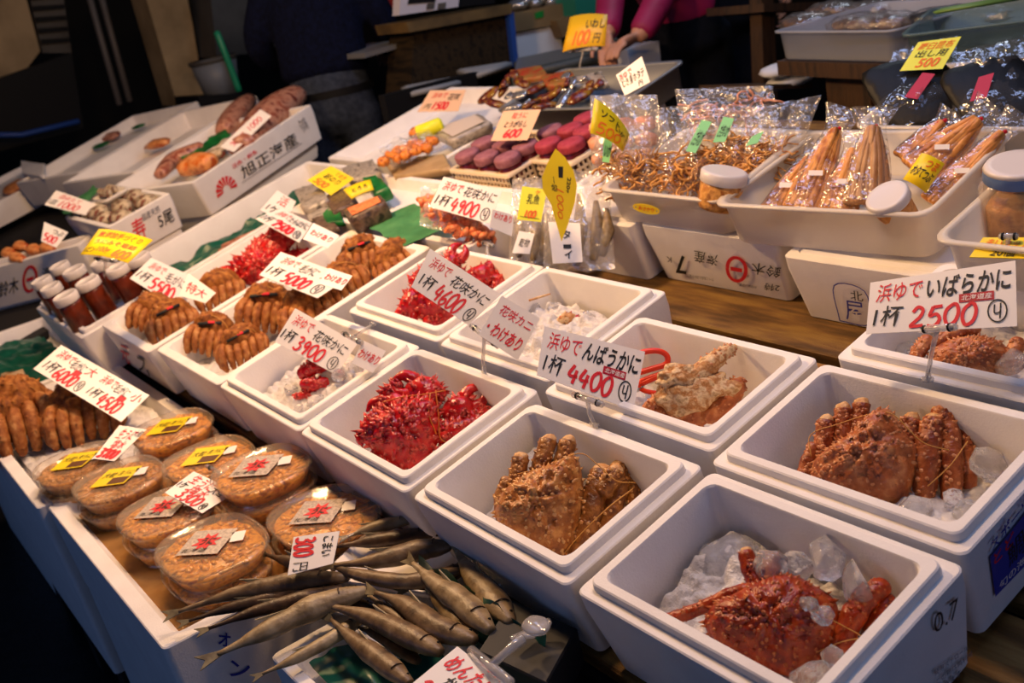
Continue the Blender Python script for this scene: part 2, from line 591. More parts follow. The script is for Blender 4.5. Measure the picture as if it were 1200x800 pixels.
class Crab:
    """a crab laid out facing the customer: x to the right, y up the picture, z out of the shell, in picture-sized units"""
    def __init__(s, name, label, cat, px, py, z, lean=0.55, group=None):
        c, r = camf(); s.O = at(px, py, z); s.px, s.py = px, py
        s.s = depth_of(s.O) / FOCAL
        toc = (c - s.O).normalized(); up = FR.inverted().to_3x3() @ Vector((0, 0, 1))
        s.Z = (toc * (1 - lean) + up * lean).normalized()
        s.X = (r[0] - s.Z * r[0].dot(s.Z)).normalized(); s.Y = s.Z.cross(s.X).normalized()
        s.k = 1.0 / max(0.5, -s.Y.dot(r[1]))
        s.rot = Matrix((s.X, s.Y, s.Z)).transposed()
        s.t = thing(name, label, cat, s.O, group, s.rot)

    def p(s, px, py, dz=0.0):
        return s.O + s.X * ((px - s.px) * s.s) + s.Y * ((s.py - py) * s.s * s.k) + s.Z * (dz * s.s)

    def carapace(s, outline, h, mats, spikes=120, sl=3.0, sr=1.6, seed=0, lumps=0.18, rim=True, name='carapace', ang=(1, 1), lumpf=3.0):
        P = [s.p(a, b) for a, b in outline]; c = sum(P, Vector()) / len(P)
        ring = smooth_path(P + [P[0]], 5)[:-1]; ring = [Vector(q) for q in ring]; n = len(ring); K = 9
        rng = random.Random(seed)
        def surf(q, f):
            """f 1 at the edge, 0 on top"""
            z = 1.25 * h * (max(0.0, 1 - f ** 2.3)) ** 0.62
            lp = 1 + lumps * noise.noise(Vector((q.x, q.y, q.z)) / (s.s * 30) * lumpf + Vector((seed, 0, 0)))
            return q + s.Z * (z * lp * s.s)
        rings = [[q - s.Z * (h * .45 * s.s) * 1 + (c - q) * .25 for q in ring], [q - s.Z * (h * .2 * s.s) for q in ring]]
        for i in range(K + 1):
            f = 1 - i / K * 0.97; rings.append([surf(c + (q - c) * f, f) for q in ring])
        parts = [setm(loft(rings), 0)]
        g = 2.399963
        for i in range(spikes):
            f = math.sqrt((i + .5) / spikes) * 0.97; th = i * g + rng.uniform(-.25, .25)
            k = int((th % (2 * math.pi)) / (2 * math.pi) * n) % n; q = c + (ring[k] - c) * f
            p0 = surf(q, f); e = 0.02
            dr = (ring[k] - c).normalized(); p1 = surf(q + dr * s.s, min(1, f + s.s / (ring[k] - c).length))
            tt = p1 - p0; nrm = (s.Z - tt * (s.Z.dot(tt) / max(1e-12, tt.dot(tt)))).normalized(); nrm = (nrm + dr * .25).normalized()
            L = sl * .95 * rng.uniform(.6, 1.35) * s.s; r = sr * 1.35 * rng.uniform(.75, 1.2) * s.s
            parts.append(setm(cone(p0, nrm + Vector((rng.uniform(-.2, .2), rng.uniform(-.2, .2), rng.uniform(-.2, .2))), r, L, 6), 1 if len(mats) > 1 and rng.random() < .75 else 0))
        if rim:
            for k in range(0, n, 2):
                dr = (ring[k] - c).normalized()
                parts.append(setm(cone(ring[k], dr + s.Z * rng.uniform(-.2, .4), sr * 1.1 * s.s, sl * 1.5 * rng.uniform(.6, 1.3) * s.s, 6), 1 if len(mats) > 1 else 0))
        return mk(name, parts, mats, s.t)

    def leg(s, pts, mats, spikes=14, sl=2.5, sr=1.4, seed=0, cut=False, name='leg', n=10, squash=0.9):
        rng = random.Random(seed)
        P = [s.p(a, b, d) for a, b, d, r in pts]; Rr = [r * s.s for *_, r in pts]
        pp = [Vector(q) for q in smooth_path(P, 5)]; rr = [float(x[0]) for x in smooth_path([(r,) for r in Rr], 5)]
        rr = [r * (1 + .07 * math.sin(i * 1.9 + seed)) for i, r in enumerate(rr)]
        parts = [setm(tube(pp, rr, n, squash=squash, flat=cut), 0)]
        for i in range(int(spikes * 1.8)):
            j = rng.uniform(0.3, len(pp) - 1.3); a = int(j); q = pp[a].lerp(pp[a + 1], j - a); t = (pp[a + 1] - pp[a]).normalized()
            th = rng.uniform(0, 6.283); s1 = t.orthogonal().normalized(); d = (s1 * math.cos(th) + t.cross(s1) * math.sin(th))
            if d.dot(s.Z) < -.35: d = -d
            parts.append(setm(cone(q + d * rr[a] * .93, d + t * .25, sr * 1.3 * rng.uniform(.8, 1.2) * s.s, sl * .95 * rng.uniform(.6, 1.3) * s.s, 6), 1 if len(mats) > 1 and rng.random() < .7 else 0))
        o = mk(name, parts, mats, s.t)
        if cut:
            e = pp[-1]; t = (pp[-1] - pp[-2]).normalized()
            c2 = blob(e + t * rr[-1] * .05, rr[-1] * .86, seed, .3, 2.5, 2, (1, 1, .7))
            mk('cut_end', c2, M_MEAT, o)
        return o

    def claw(s, px, py, dz, r, ang, mats, seed=0, spikes=26, sl=3, sr=1.8):
        """a fat pincer: palm and two fingers"""
        rng = random.Random(seed); a = math.radians(ang); d = Vector((math.cos(a), math.sin(a)))
        c = s.p(px, py, dz); D = (s.X * d.x + s.Y * d.y); N = (s.X * -d.y + s.Y * d.x); u = r * s.s
        palm = []
        v, f = blob((0, 0, 0), 1, seed, .12, 1.5, 3)
        palm = ([c + D * q.x * u * 1.15 + N * q.y * u * .85 + s.Z * q.z * u * .7 for q in v], f)
        parts = [setm(palm, 0)]
        for sg in (1, -1):
            path = [c + D * u * .7 + N * sg * u * .45, c + D * u * 1.45 + N * sg * u * .55, c + D * u * 2.0 + N * sg * u * .12]
            parts.append(setm(tube([Vector(q) for q in smooth_path(path, 4)], [float(x[0]) for x in smooth_path([(u * .42,), (u * .33,), (u * .1,)], 4)], 8), 0))
        for i in range(spikes):
            z = rng.uniform(-.2, 1); th = rng.uniform(0, 6.283); k = math.sqrt(max(0, 1 - z * z)); q = Vector((k * math.cos(th), k * math.sin(th), z))
            p0 = c + D * q.x * u * 1.12 + N * q.y * u * .83 + s.Z * q.z * u * .68
            parts.append(setm(cone(p0, D * q.x + N * q.y + s.Z * q.z, sr * s.s * rng.uniform(.7, 1.2), sl * s.s * rng.uniform(.7, 1.3), 6), 1 if len(mats) > 1 else 0))
        return mk('claw', parts, mats, s.t)

    def string(s, pts, m_, r=0.7, name='string'):
        pp = smooth_path([s.p(a, b, d) for a, b, d in pts], 5)
        return mk(name, tube(pp, r * s.s, 5), m_, s.t)


M_KING = mat('shell_king', '#7c4416', 0.36, ['#a8652a', '#cf9450'], 55, 0.5, 160, 0.5, stops=(.3, .7))
M_KINGT = mat('spine_king', '#b87838', 0.34, '#d2a468', 80)
M_KINGL = mat('leg_king', '#5c3212', 0.36, ['#8a5422', '#b07a3c'], 55, 0.5, 160, 0.5, stops=(.3, .7))
M_KINGRL = mat('leg_king_red', '#702e12', 0.36, ['#964c24', '#b86e40'], 55, 0.5, 160, 0.5, stops=(.3, .7))
M_KINGR = mat('shell_king_red', '#84401a', 0.36, ['#ad5f30', '#cf8a54'], 55, 0.5, 160, 0.5, stops=(.3, .7))
M_KINGRT = mat('spine_king_red', '#b46a38', 0.34, '#cf9060', 80)
M_SPIDER = mat('shell_spider', '#6e1c08', 0.28, ['#96300c', '#b4501c'], 55, 0.5, 160, 0.5, stops=(.3, .7))
M_SPIDERT = mat('spine_spider', '#a04418', 0.3, '#bc6c38', 80)
M_HANA = mat('shell_hanasaki', '#8c0910', 0.22, ['#b8141a', '#d93a30'], 50, 0.4, 160, 0.6, stops=(.3, .72))
M_HANAT = mat('spine_hanasaki', '#7c070c', 0.25, '#e0584a', 160)
M_HAIRY = mat('shell_hairy', '#6b3610', 0.55, ['#94561c', '#b97a34'], 70, 0.9, 300, 0.4, stops=(.3, .7))
M_HAIRYL = mat('leg_hairy', '#7a3e16', 0.5, ['#a0602a', '#c08a50'], 60, 0.8, 300, 0.4, stops=(.3, .7))
M_MEAT = mat('crab_meat', '#d9b07a', 0.5, '#b98248', 90, 0.6, 200)
M_STRING = mat('straw_string', '#c79044', 0.6)
M_STRING_O = mat('orange_string', '#c8701c', 0.5)


DIG = {'0': [[(.5, 1), (.1, .75), (.05, .35), (.35, 0), (.8, .15), (.95, .6), (.75, .95), (.45, 1)]], '1': [[(.6, 1), (.4, 0)]], '2': [[(.1, .75), (.4, 1), (.8, .85), (.7, .5), (.1, .05), (.5, .02), (1, .05)]],
       '3': [[(.1, .9), (.5, 1), (.85, .8), (.4, .55)], [(.4, .55), (.9, .4), (.8, .1), (.4, 0), (.05, .12)]], '4': [[(.4, 1), (.05, .4), (.95, .42)], [(.75, .75), (.6, -.02)]], '5': [[(.3, 1), (.15, .55), (.6, .62), (.9, .35), (.6, .03), (.05, .06)], [(.3, .98), (.95, 1)]],
       '6': [[(.7, 1), (.2, .55), (.1, .15), (.5, 0), (.9, .2), (.7, .45), (.2, .3)]], '7': [[(.1, .75), (.15, .98), (.9, .98), (.5, 0)]], '8': [[(.8, .9), (.4, 1), (.2, .8), (.8, .3), (.5, 0), (.15, .2), (.8, .8)]],
       '9': [[(.85, .8), (.5, 1), (.15, .75), (.4, .5), (.85, .75), (.6, 0)]]}


def price(txt, inkm, x, y, h, w, wd=.055):
    out = []; n = len(txt); cw = w / n
    for i, ch in enumerate(txt):
        for st in DIG.get(ch, []):
            out.append(('S', [(x + cw * (i + .06 + .82 * a + .18 * (b - .5)), y + h * (b - .05 * (i % 2))) for a, b in st], inkm, wd))
    return out


def card(name, label, cat, px, anchor, items, colour=None, n0=None, bulge=0.0, group=None, th=0.0012, quad=None):
    """a price card: px = its four corners TL TR BR BL in the reading direction; items = (text, ink, x, y, h, w)"""
    if n0 is None:
        c, r = camf(); A = Vector(anchor)
        n0 = ((c - A).normalized() + (FR.inverted().to_3x3() @ Vector((0, 0, 1))) * .35).normalized()
    q = quad or find_quad(px, anchor, n0)
    k = Card(q, bulge)
    base = (k.BL + k.BR) / 2
    t = thing(name, label, cat, base, group)
    mk('card', k.slab(th), colour or M_CARD, t, smooth=bool(bulge))
    ink(k, items, t)
    return t, k


def ink(k, items, t, name='lettering'):
    flat = []
    for it in items:
        if it[0] not in ('S', 'R') and len(it) == 6 and it[0].isdigit() and len(it[0]) > 2 and it[2] is not None and it[1].name != 'ink_blue': flat.append(price(*it))
        else: flat.append(it)
    i = 0; strokes = {}
    for it in flat:
        if isinstance(it, list):
            mk(name, [k.stroke(q[1], q[3]) for q in it], it[0][2], t, smooth=False)
        elif it[0] == 'S':
            strokes.setdefault(it[2].name, [it[2], []])[1].append(k.stroke(it[1], it[3] if len(it) > 3 else .04))
        elif it[0] == 'R':
            mk('patch', k.rect(*it[2:6]), it[1], t, smooth=False)
        else:
            o = dict(it[6]) if len(it) > 6 else {}
            mk(name, k.write(it[0], it[2], it[3], it[4], it[5] if len(it) > 5 else None, **o), it[1], t, smooth=False)
    for m_, ps in strokes.values(): mk(name, ps, m_, t, smooth=False)


def circ_yen(x, y, w, h, inkm=None):
    """the quick oval with a hooked stroke that ends each price"""
    inkm = inkm or M_BLACK
    pts = [(x + w * (.5 + .5 * math.cos(a)), y + h * (.5 + .5 * math.sin(a))) for a in [i * 2 * math.pi / 12 for i in range(13)]]
    return [('S', pts, inkm, .022), ('S', [(x + w * .35, y + h * .8), (x + w * .35, y + h * .4), (x + w * .7, y + h * .45)], inkm, .022),
            ('S', [(x + w * .68, y + h * .85), (x + w * .62, y + h * .15)], inkm, .022)]


def decal(parent, px, p, n, items, off=0.0025, name='lettering'):
    """print on a flat face: px = TL TR BR BL of the printed patch"""
    n = Vector(n).normalized(); c, _ = camf()
    if n.dot(c - Vector(p)) < 0: n = -n
    q = [at_plane(x, y, Vector(p) + n * off, n) for x, y in px]
    k = Card(q); k.n = n
    ink(k, [tuple(it) if len(it) > 6 or it[0] in ('S', 'R') else tuple(it) + ((None,) * (6 - len(it))) + ({'wob': 0, 'shear': 0.05, 'off': 0.0012},) for it in items], parent, name)
    return k


def clip(label, base, jaw_a, jaw_b, group='clear price card clips'):
    """clear plastic card clip: foot on the rim, stem, and a roll jaw that bites the card"""
    base = Vector(base); a = Vector(jaw_a); b = Vector(jaw_b); mid = (a + b) / 2
    t = thing('card_clip', label, 'clip', base, group)
    u = (b - a).normalized()
    mk('foot', tube([base - u * .008 + Vector((0, 0, .001)), base + u * .008 + Vector((0, 0, .001))], .005, 8), M_CLEAR, t)
    mk('stem', tube([base, base.lerp(mid, .5) + Vector((0, -.004, 0)), mid], [.0045, .0035, .004], 8), M_CLEAR, t)
    j = mk('jaw', tube([a, b], .0055, 10), M_CLEAR, t)
    mk('hinge', [tube([a.lerp(b, f), a.lerp(b, f) + u * .003], .0062, 8) for f in (.12, .82)], M_DARK, j)
    return t


def crush(label_rect):
    pass


def tub(px, py, zl, label, colour, sticker, rx=.100, ry=.096, h=.040, rot=0.0, seed=1, group='tubs of sea urchin'):
    """clear oval tub of sea urchin with a lid; zl = height of the lid"""
    O = at(px, py, zl); t = thing('sea_urchin_tub', label, 'tub', (O.x, O.y, zl - h), group, Matrix.Rotation(rot, 3, 'Z'))
    E_ = 2.7
    mk('container', loft([oval(0, 0, rx * .84, ry * .86, 0, 36, E_), oval(0, 0, rx * .9, ry * .92, h * .5, 36, E_), oval(0, 0, rx * .96, ry * .97, h * .8, 36, E_)], True, False), M_TUB, t, local=True)
    mk('lid', loft([oval(0, 0, rx * 1.0, ry * 1.0, h * .76, 36, E_), oval(0, 0, rx * 1.02, ry * 1.02, h * .86, 36, E_), oval(0, 0, rx, ry, h, 36, E_), oval(0, 0, rx * .93, ry * .95, h, 36, E_),
                    oval(0, 0, rx * .9, ry * .93, h * .93, 36, E_)], False, True), M_TUB, t, local=True)
    rng = random.Random(seed); parts = [loft([oval(0, 0, rx * .80, ry * .83, .002, 30, E_), oval(0, 0, rx * .90, ry * .92, h * .62, 30, E_), oval(0, 0, rx * .84, ry * .86, h * .76, 30, E_)])]
    for i in range(110):
        a = rng.uniform(0, 6.283); f = math.sqrt(rng.random()) * .86; x = math.cos(a) * f * rx; y = math.sin(a) * f * ry
        parts.append(blob((x, y, h * .76), rng.uniform(.008, .013), i + seed * 31, .3, 2, 1, (1.6 if i % 2 else .7, .7 if i % 2 else 1.6, .30)))
    mk('sea_urchin', parts, colour, t, local=True)
    z = h * 1.015
    if sticker == 'yellow':
        k = Card([(-.065, .0, z), (-.005, .06, z), (.045, .0, z), (-.01, -.06, z)]); k.n = Vector((0, 0, 1))
        s_ = mk('sticker', k.rect(0, 0, 1, 1), M_CARDY, t, local=True, smooth=False)
        mk('sticker_print', [k.rect(.45, .06, .95, .42, .0014)], M_BROWN, s_, local=True, smooth=False)
        mk('sticker_print', [k.write('大粒', .08, .45, .3, .35, wob=0, off=.0014), k.write('生うに', .5, .55, .25, .4, wob=0, off=.0014)], M_BLACK, s_, local=True, smooth=False)
    elif sticker == 'red':
        k = Card([(-.075, .0, z), (-.01, .06, z), (.045, -.005, z), (-.02, -.062, z)]); k.n = Vector((0, 0, 1))
        s_ = mk('sticker', k.rect(0, 0, 1, 1), M_STICK, t, local=True, smooth=False)
        st = [(.5 + .33 * math.cos(a) * (1 if i % 2 else .55), .5 + .38 * math.sin(a) * (1 if i % 2 else .55)) for i, a in enumerate([j * 2 * math.pi / 16 for j in range(16)])]
        mk('sticker_print', ([k.p(a, b, .0014) for a, b in st], [tuple(range(16))]), M_RED, s_, local=True, smooth=False)
        mk('sticker_print', [k.write('うに', .35, .36, .3, .32, wob=0, off=.002, bold=.03), k.write('北海道', .05, .08, .16, .6, wob=0, off=.002)], M_BLACK, s_, local=True, smooth=False)
    k2 = Card([(.012, ry * .70, z), (.042, ry * .5, z), (.026, ry * .28, z), (-.004, ry * .48, z)]); k2.n = Vector((0, 0, 1))
    mk('price_label', k2.rect(0, 0, 1, 1), M_CARD, t, local=True, smooth=False)
    return t


M_BROWN = mat('print_brown', '#5a3010', 0.5)
M_STICK = mat('sticker_silver', '#c9b9a8', 0.4, '#9a8c80', 200)
M_URCHIN = mat('urchin_orange', '#c87210', 0.3, ['#f0a428', '#a0560c'], 60, 0.4, 150, 0.6)
M_URCHINB = mat('urchin_brown', '#ac641a', 0.3, ['#d08c30', '#864a10'], 60, 0.4, 150, 0.6)
M_FISH = mat('fish_skin', '#3c2c1c', 0.45, ['#6e5638', '#8c7654'], 34, 0.45, 70, 0.5, stops=(.28, .72), stretch=(1, 1, 1))
M_FISH2 = mat('fish_skin_pale', '#57442a', 0.45, ['#8a7450', '#a89572'], 34, 0.45, 70, 0.5, stops=(.28, .72))
M_FISH3 = mat('fish_skin_dark', '#22160e', 0.45, ['#45301c', '#6a5036'], 34, 0.45, 70, 0.5, stops=(.28, .72))
M_FIN = mat('fish_fin', '#8a7c58', 0.45, '#5c4e34', 60)


def fish(label, pts, r, z, m_, seed=0, dz=None):
    """dried smelt: pts run from tail to head in the picture"""
    rng = random.Random(seed)
    zs = dz or [z] * len(pts)
    P = [at(a, b, zz) for (a, b), zz in zip(pts, zs)]; pp = [Vector(q) for q in smooth_path(P, 6)]; n = len(pp)
    s_ = depth_of(P[1]) / FOCAL * r * 1.22
    prof = []
    for i in range(n):
        f = i / (n - 1)
        k = (0.20 + 0.22 * min(1, f / .3) + 0.58 * math.sin(min(1, max(0, (f - .15) / .5)) * math.pi / 2)) if f < .66 else 1.0
        if f > .72: k = 1.0 - 0.55 * ((f - .72) / .28) ** 1.7
        prof.append(s_ * k * (1 + .16 * noise.noise(Vector((f * 7, seed, 0)))))
    t = thing('dried_fish', label, 'fish', pp[n // 2] - Vector((0, 0, s_)), 'dried fish heaped on the trays')
    mk('body', tube(pp, prof, 12, squash=.82), m_, t)
    d = (pp[0] - pp[2]).normalized(); sd = d.cross(Vector((0, 0, 1))).normalized(); up = (Vector((0, 0, 1)) * .5 + sd * .8).normalized()
    b = pp[0]; w_ = s_ * .55; L = s_ * 1.5
    th = d.cross(up).normalized() * s_ * .05
    V = [b - d * s_ * .4 + up * w_ * .25, b - d * s_ * .4 - up * w_ * .25, b + d * L - up * w_, b + d * L * .62, b + d * L + up * w_]
    V = [v + th for v in V] + [v - th for v in V]
    Fc = [(0, 1, 3, 4), (1, 2, 3), (9, 8, 6, 5), (8, 7, 6), (0, 5, 6, 1), (1, 6, 7, 2), (2, 7, 8, 3), (3, 8, 9, 4), (4, 9, 5, 0)]
    mk('tail_fin', (V, Fc), M_FIN, t, smooth=False)
    i = int(n * .45); d = (pp[i + 1] - pp[i - 1]).normalized(); sd = d.cross(Vector((0, 0, 1))).normalized(); b = pp[i] + (Vector((0, 0, 1)) * .8 - sd * .5).normalized() * prof[i] * .8
    o_ = (b - pp[i]).normalized(); th = sd * s_ * .05
    V = [b + d * s_ * .8, b - d * s_ * .8, b - d * s_ * 1.5 + o_ * s_ * .35]; V = [v + th for v in V] + [v - th for v in V]
    mk('dorsal_fin', (V, [(0, 1, 2), (5, 4, 3), (0, 3, 4, 1), (1, 4, 5, 2), (2, 5, 3, 0)]), M_FIN, t, smooth=False)
    h = pp[int(n * .9)]; d = (pp[-1] - pp[-3]).normalized(); sd = d.cross(Vector((0, 0, 1))).normalized()
    mk('eye', blob(h + (Vector((0, 0, .7)) - sd * .7).normalized() * prof[int(n * .9)] * .85, s_ * .14, 0, 0, 1, 1), M_DARK, t)
    mk('gill', tube([Vector(q) for q in smooth_path([pp[int(n * .8)] + (Vector((0, 0, math.cos(a))) - sd * math.sin(a)) * prof[int(n * .8)] * .9 for a in (-.5, .2, .9, 1.6)], 3)], s_ * .06, 5), M_FISH3, t)
    return t


# ------------------------------------------------------------------ ground and deck
level()
def struct(name, parts, m_, smooth=False):
    o = mk(name, parts, m_, smooth=smooth); tag(o, kind='structure'); return o


M_FLOOR = mat('wet_concrete', '#101114', 0.45, '#1b1c20', 30, 0.5, 80)
M_WALL = mat('dark_wall', '#0d0c0c', 0.8, '#15130f', 3)
M_DECKW = mat('deck_plank', '#6b4a22', 0.6, ['#8a6230', '#a07840'], 6, 0.5, 60, 0.3, stretch=(1.2, 9, 9))
M_DECKD = mat('deck_plank_dark', '#4a3418', 0.6, ['#6a4c26', '#80622f'], 6, 0.5, 60, 0.3, stretch=(1.2, 9, 9))
struct('floor', box(-10, -4.5, -.9, 4, 8, -.85), M_FLOOR)
struct('wall_back', box(-10, 7.0, -.85, 4, 7.1, 3.4), M_WALL)
struct('wall_left', box(-10.1, -4.5, -.85, -10, 7.1, 3.4), M_WALL)
deck()
M_TABLE = mat('table_frame', '#1a1510', 0.8)
t = thing('stall_table', 'long dark table frame carrying the leaning deck of foam boxes', 'table', (-.5, .8, -.6))
mk('table_top', box(-2.62, .0, -.215, 1.1, 1.70, -.192), M_TABLE, t, smooth=False)
for x, y in ((-2.5, .12), (1.0, .12), (-2.5, 1.6), (1.0, 1.6)):
    mk('leg', box(x - .04, y - .04, -.82 - y * .2, x + .04, y + .04, -.215), M_TABLE, t, smooth=False)
rng = random.Random(4)
PLANKL = ['under the front edge of the crab boxes', 'under the middle of the front crab boxes', 'under the second row of crab boxes', 'showing behind the opened crab box, nearest one',
          'showing behind the opened crab box, further one', 'under the upside-down printed crate', 'under the dried squid trays', 'under the far baskets of jars', 'under the back edge of the stall']
for i, lab in enumerate(PLANKL):
    y0 = .0 + i * .19 + .004
    o = mk('deck_plank', rbox(-2.6, y0, -.188, 1.08, y0 + .176, -.157 - .010 * (i % 2), .004, 2), M_DECKW if i % 2 else M_DECKD, smooth=False)
    tag(o, 'brown wooden deck plank ' + lab, 'plank', 'deck planks of the stall')

# ------------------------------------------------------------------ the foam boxes of the leaning deck
F7 = foam_box('white foam box nearest the camera holding the iced red spiny crab, side marked 0.7', .436, 0, .844, .28, 0)
F6 = foam_box('white foam box with the brown king crab, in front of the card marked 4400', 0, 0, .418, .283, 0)
F5 = foam_box('white foam box with one whole bright red spiny crab in the front row', -.44, 0, -.022, .313, 0)
F4 = foam_box('white foam box of ice and red crab legs under the card marked 3900', -.878, 0, -.446, .318, 0)
B4 = foam_box('white foam box with red crab under the card marked 4600', -.83, .345, -.418, .66, 0)
B5 = foam_box('white foam box of ice holding only a small red crab claw', -.405, .34, -.026, .66, 0)
B6 = foam_box('white foam box with the opened pale crab and red scissors', -.012, .313, .407, .573, 0)
B7 = foam_box('white foam box with the orange-brown king crab, blue label on its side', .421, .293, .834, .565, 0)
B8 = foam_box('white foam box under the card marked 2500, behind the right king crab', .43, .583, .86, .88, 0)
C_ = foam_box('long white foam box of brown hairy crabs under the card marked 5000', -1.329, 0, -.885, .645, 0, lip=False, wall=.024)
D_ = foam_box('long white foam box with brown and bright red crabs, under the card marked 5500', -1.785, -.02, -1.345, .6, 0, lip=False, wall=.024)
J_ = foam_box('small foam box packed with ice and jars of brown paste', -2.38, -.085, -1.80, .17, -.01, h=.145, lip=True, depth=.045)
S_ = foam_box('narrow foam box with green netting between the jars and the far crates', -2.24, .19, -1.80, .98, 0, lip=False, wall=.02)


def R(t, m=0.008):
    a = t_in[t.name]; return (a[0] + m, a[1] + m, a[2] - m, a[3] - m)


ice_bed('crushed ice around the red spiny crab in the nearest box', R(F7), -.088, .022, 1, [(.56, .2, .035, .07), (.78, .22, .02, .05), (.55, .06, .012, .05)])
ice_bed('crushed ice under the brown king crab in front of the 4400 card', R(F6), -.095, .016, 2, [(.05, .2, .045, .06)])
ice_bed('crushed ice under the whole bright red crab', R(F5), -.10, .014, 3)
ice_bed('crushed ice heaped over the red legs under the 3900 card', R(F4), -.07, .022, 4, [(-.75, .16, .03, .09), (-.62, .2, .02, .06)])
ice_bed('crushed ice under the red crab marked 4600', R(B4), -.075, .018, 5, [(-.7, .42, .02, .07)])
ice_bed('crushed ice around the small red claw', R(B5), -.07, .026, 6, [(-.2, .5, .03, .1)])
ice_bed('crushed ice under the opened pale crab', R(B6), -.10, .014, 7)
ice_bed('crushed ice around the orange-brown king crab in the right box', R(B7), -.095, .018, 8, [(.76, .36, .045, .06), (.63, .32, .028, .07), (.5, .47, .02, .05)])
ice_bed('crushed ice in the box under the 2500 card', R(B8), -.075, .022, 9, [(.55, .72, .03, .06), (.8, .65, .03, .06)])
ice_bed('crushed ice beneath the hairy crabs in the long box', R(C_), -.085, .016, 10)
ice_bed('crushed ice beneath the crabs under the 5500 card', R(D_), -.085, .016, 11)
ice_bed('crushed ice packed around the paste jars', R(J_), -.036, .014, 12)

# lettering on the front faces of the boxes
decal(D_, [(120, 391), (178, 420), (182, 446), (125, 416)], (-1.5, -.0205, -.03), (0, -1, -.1), [('木', M_BLACK, .02, .15, .75, .16), ('元', M_RED, .36, .15, .8, .18), ('フ、', M_BLACK, .70, .1, .7, .22)])
decal(C_, [(199, 427), (257, 457), (261, 482), (204, 452)], (-1.1, .0125, -.03), (0, -1, -.1), [('仙', M_BLACK, .02, .15, .75, .2), ('元', M_RED, .34, .12, .85, .24), ('0', M_BLACK, .78, .12, .6, .14)])
# lettering on the right faces of the two nearest boxes
decal(F7, [(1084, 722), (1120, 694), (1128, 720), (1092, 748)], (.8445, 0, -.03), (1, 0, -.1), [('0.7', M_BLACK, .08, .12, .7, .8, {'bold': -.004, 'wob': 0, 'shear': .25, 'off': .0012})])
decal(F7, [(1092, 782), (1136, 748), (1144, 778), (1100, 815)], (.8445, 0, -.03), (1, 0, -.1), [('発泡スチロール', M_GREYINK, 0, .7, .2, .9), ('この箱は再利用', M_GREYINK, 0, .4, .2, .95), ('できます', M_GREYINK, 0, .1, .2, .6)])
k = decal(B7, [(1158, 640), (1204, 580), (1216, 648), (1166, 700)], (.8345, 0, -.03), (1, 0, -.1), [('R', M_BLUE, .0, .02, 1, .8), ('スポーツ', M_BLUE, .02, .84, .2, 1.0), ('とど', M_RED, .06, .58, .2, .5), ('鯛', M_BLACK, .35, .26, .38, .4), ('旬の海産', M_WHITEINK, .1, .06, .14, .8)])

# ------------------------------------------------------------------ crabs of the two front rows
K1 = [M_KING, M_KINGT]; K2 = [M_KINGR, M_KINGRT]; K1L = [M_KINGL, M_KINGT]; K2L = [M_KINGRL, M_KINGRT]; K3 = [M_SPIDER, M_SPIDERT]; H1 = [M_HANA, M_HANAT]

# brown king crab
c = Crab('king_crab', 'brown king crab with stubby cut legs standing up, in the box before the 4400 card', 'crab', 632, 606, -.03, .26)
c.leg([(600, 585, -22, 11), (604, 560, -22, 11.5), (609, 534, -20, 11)], K1L, 26, 3, 2.2, 1, True)
c.leg([(624, 575, -24, 11), (632, 545, -24, 12), (643, 513, -22, 11.5)], K1L, 28, 3, 2.2, 2, True)
c.leg([(648, 572, -24, 11), (657, 545, -24, 12), (667, 515, -22, 11.5)], K1L, 28, 3, 2.2, 3, True)
c.leg([(664, 654, -12, 12), (684, 622, -6, 16), (696, 588, -4, 16), (706, 556, -6, 14)], K1L, 44, 3, 2.2, 4, True)
c.leg([(702, 640, -10, 12), (716, 600, -8, 14), (726, 568, -10, 13), (728, 548, -12, 12)], K1L, 40, 3, 2.2, 5, True)
c.leg([(706, 582, 4, 12), (718, 566, 6, 13), (722, 558, 6, 12)], K1L, 20, 3, 2.2, 6, True)
c.leg([(676, 662, -8, 10), (694, 654, -4, 12), (714, 640, -6, 9)], K1L, 18, 3, 2, 7)
c.leg([(736, 622, -18, 9), (742, 585, -20, 11), (738, 550, -22, 10), (726, 530, -24, 10)], K1L, 30, 3, 2.2, 8, False)
c.leg([(588, 610, -24, 8), (584, 580, -26, 9), (592, 556, -26, 8)], K1L, 20, 3, 2, 9)
c.carapace([(579, 600), (588, 578), (606, 564), (630, 552), (652, 546), (676, 538), (684, 566), (684, 596), (672, 634), (652, 656), (634, 648), (606, 632), (588, 618)], 34, K1, 190, 3.0, 2.1, 1, .3)
c.string([(606, 558, 2), (640, 553, 12), (680, 540, 16), (700, 552, 18), (722, 572, 20), (746, 572, 8)], M_STRING)
c.string([(742, 580, 14), (712, 602, 20), (680, 628, 14), (652, 656, 6)], M_STRING)
c.string([(590, 605, 14), (630, 575, 24), (668, 548, 20)], M_STRING)

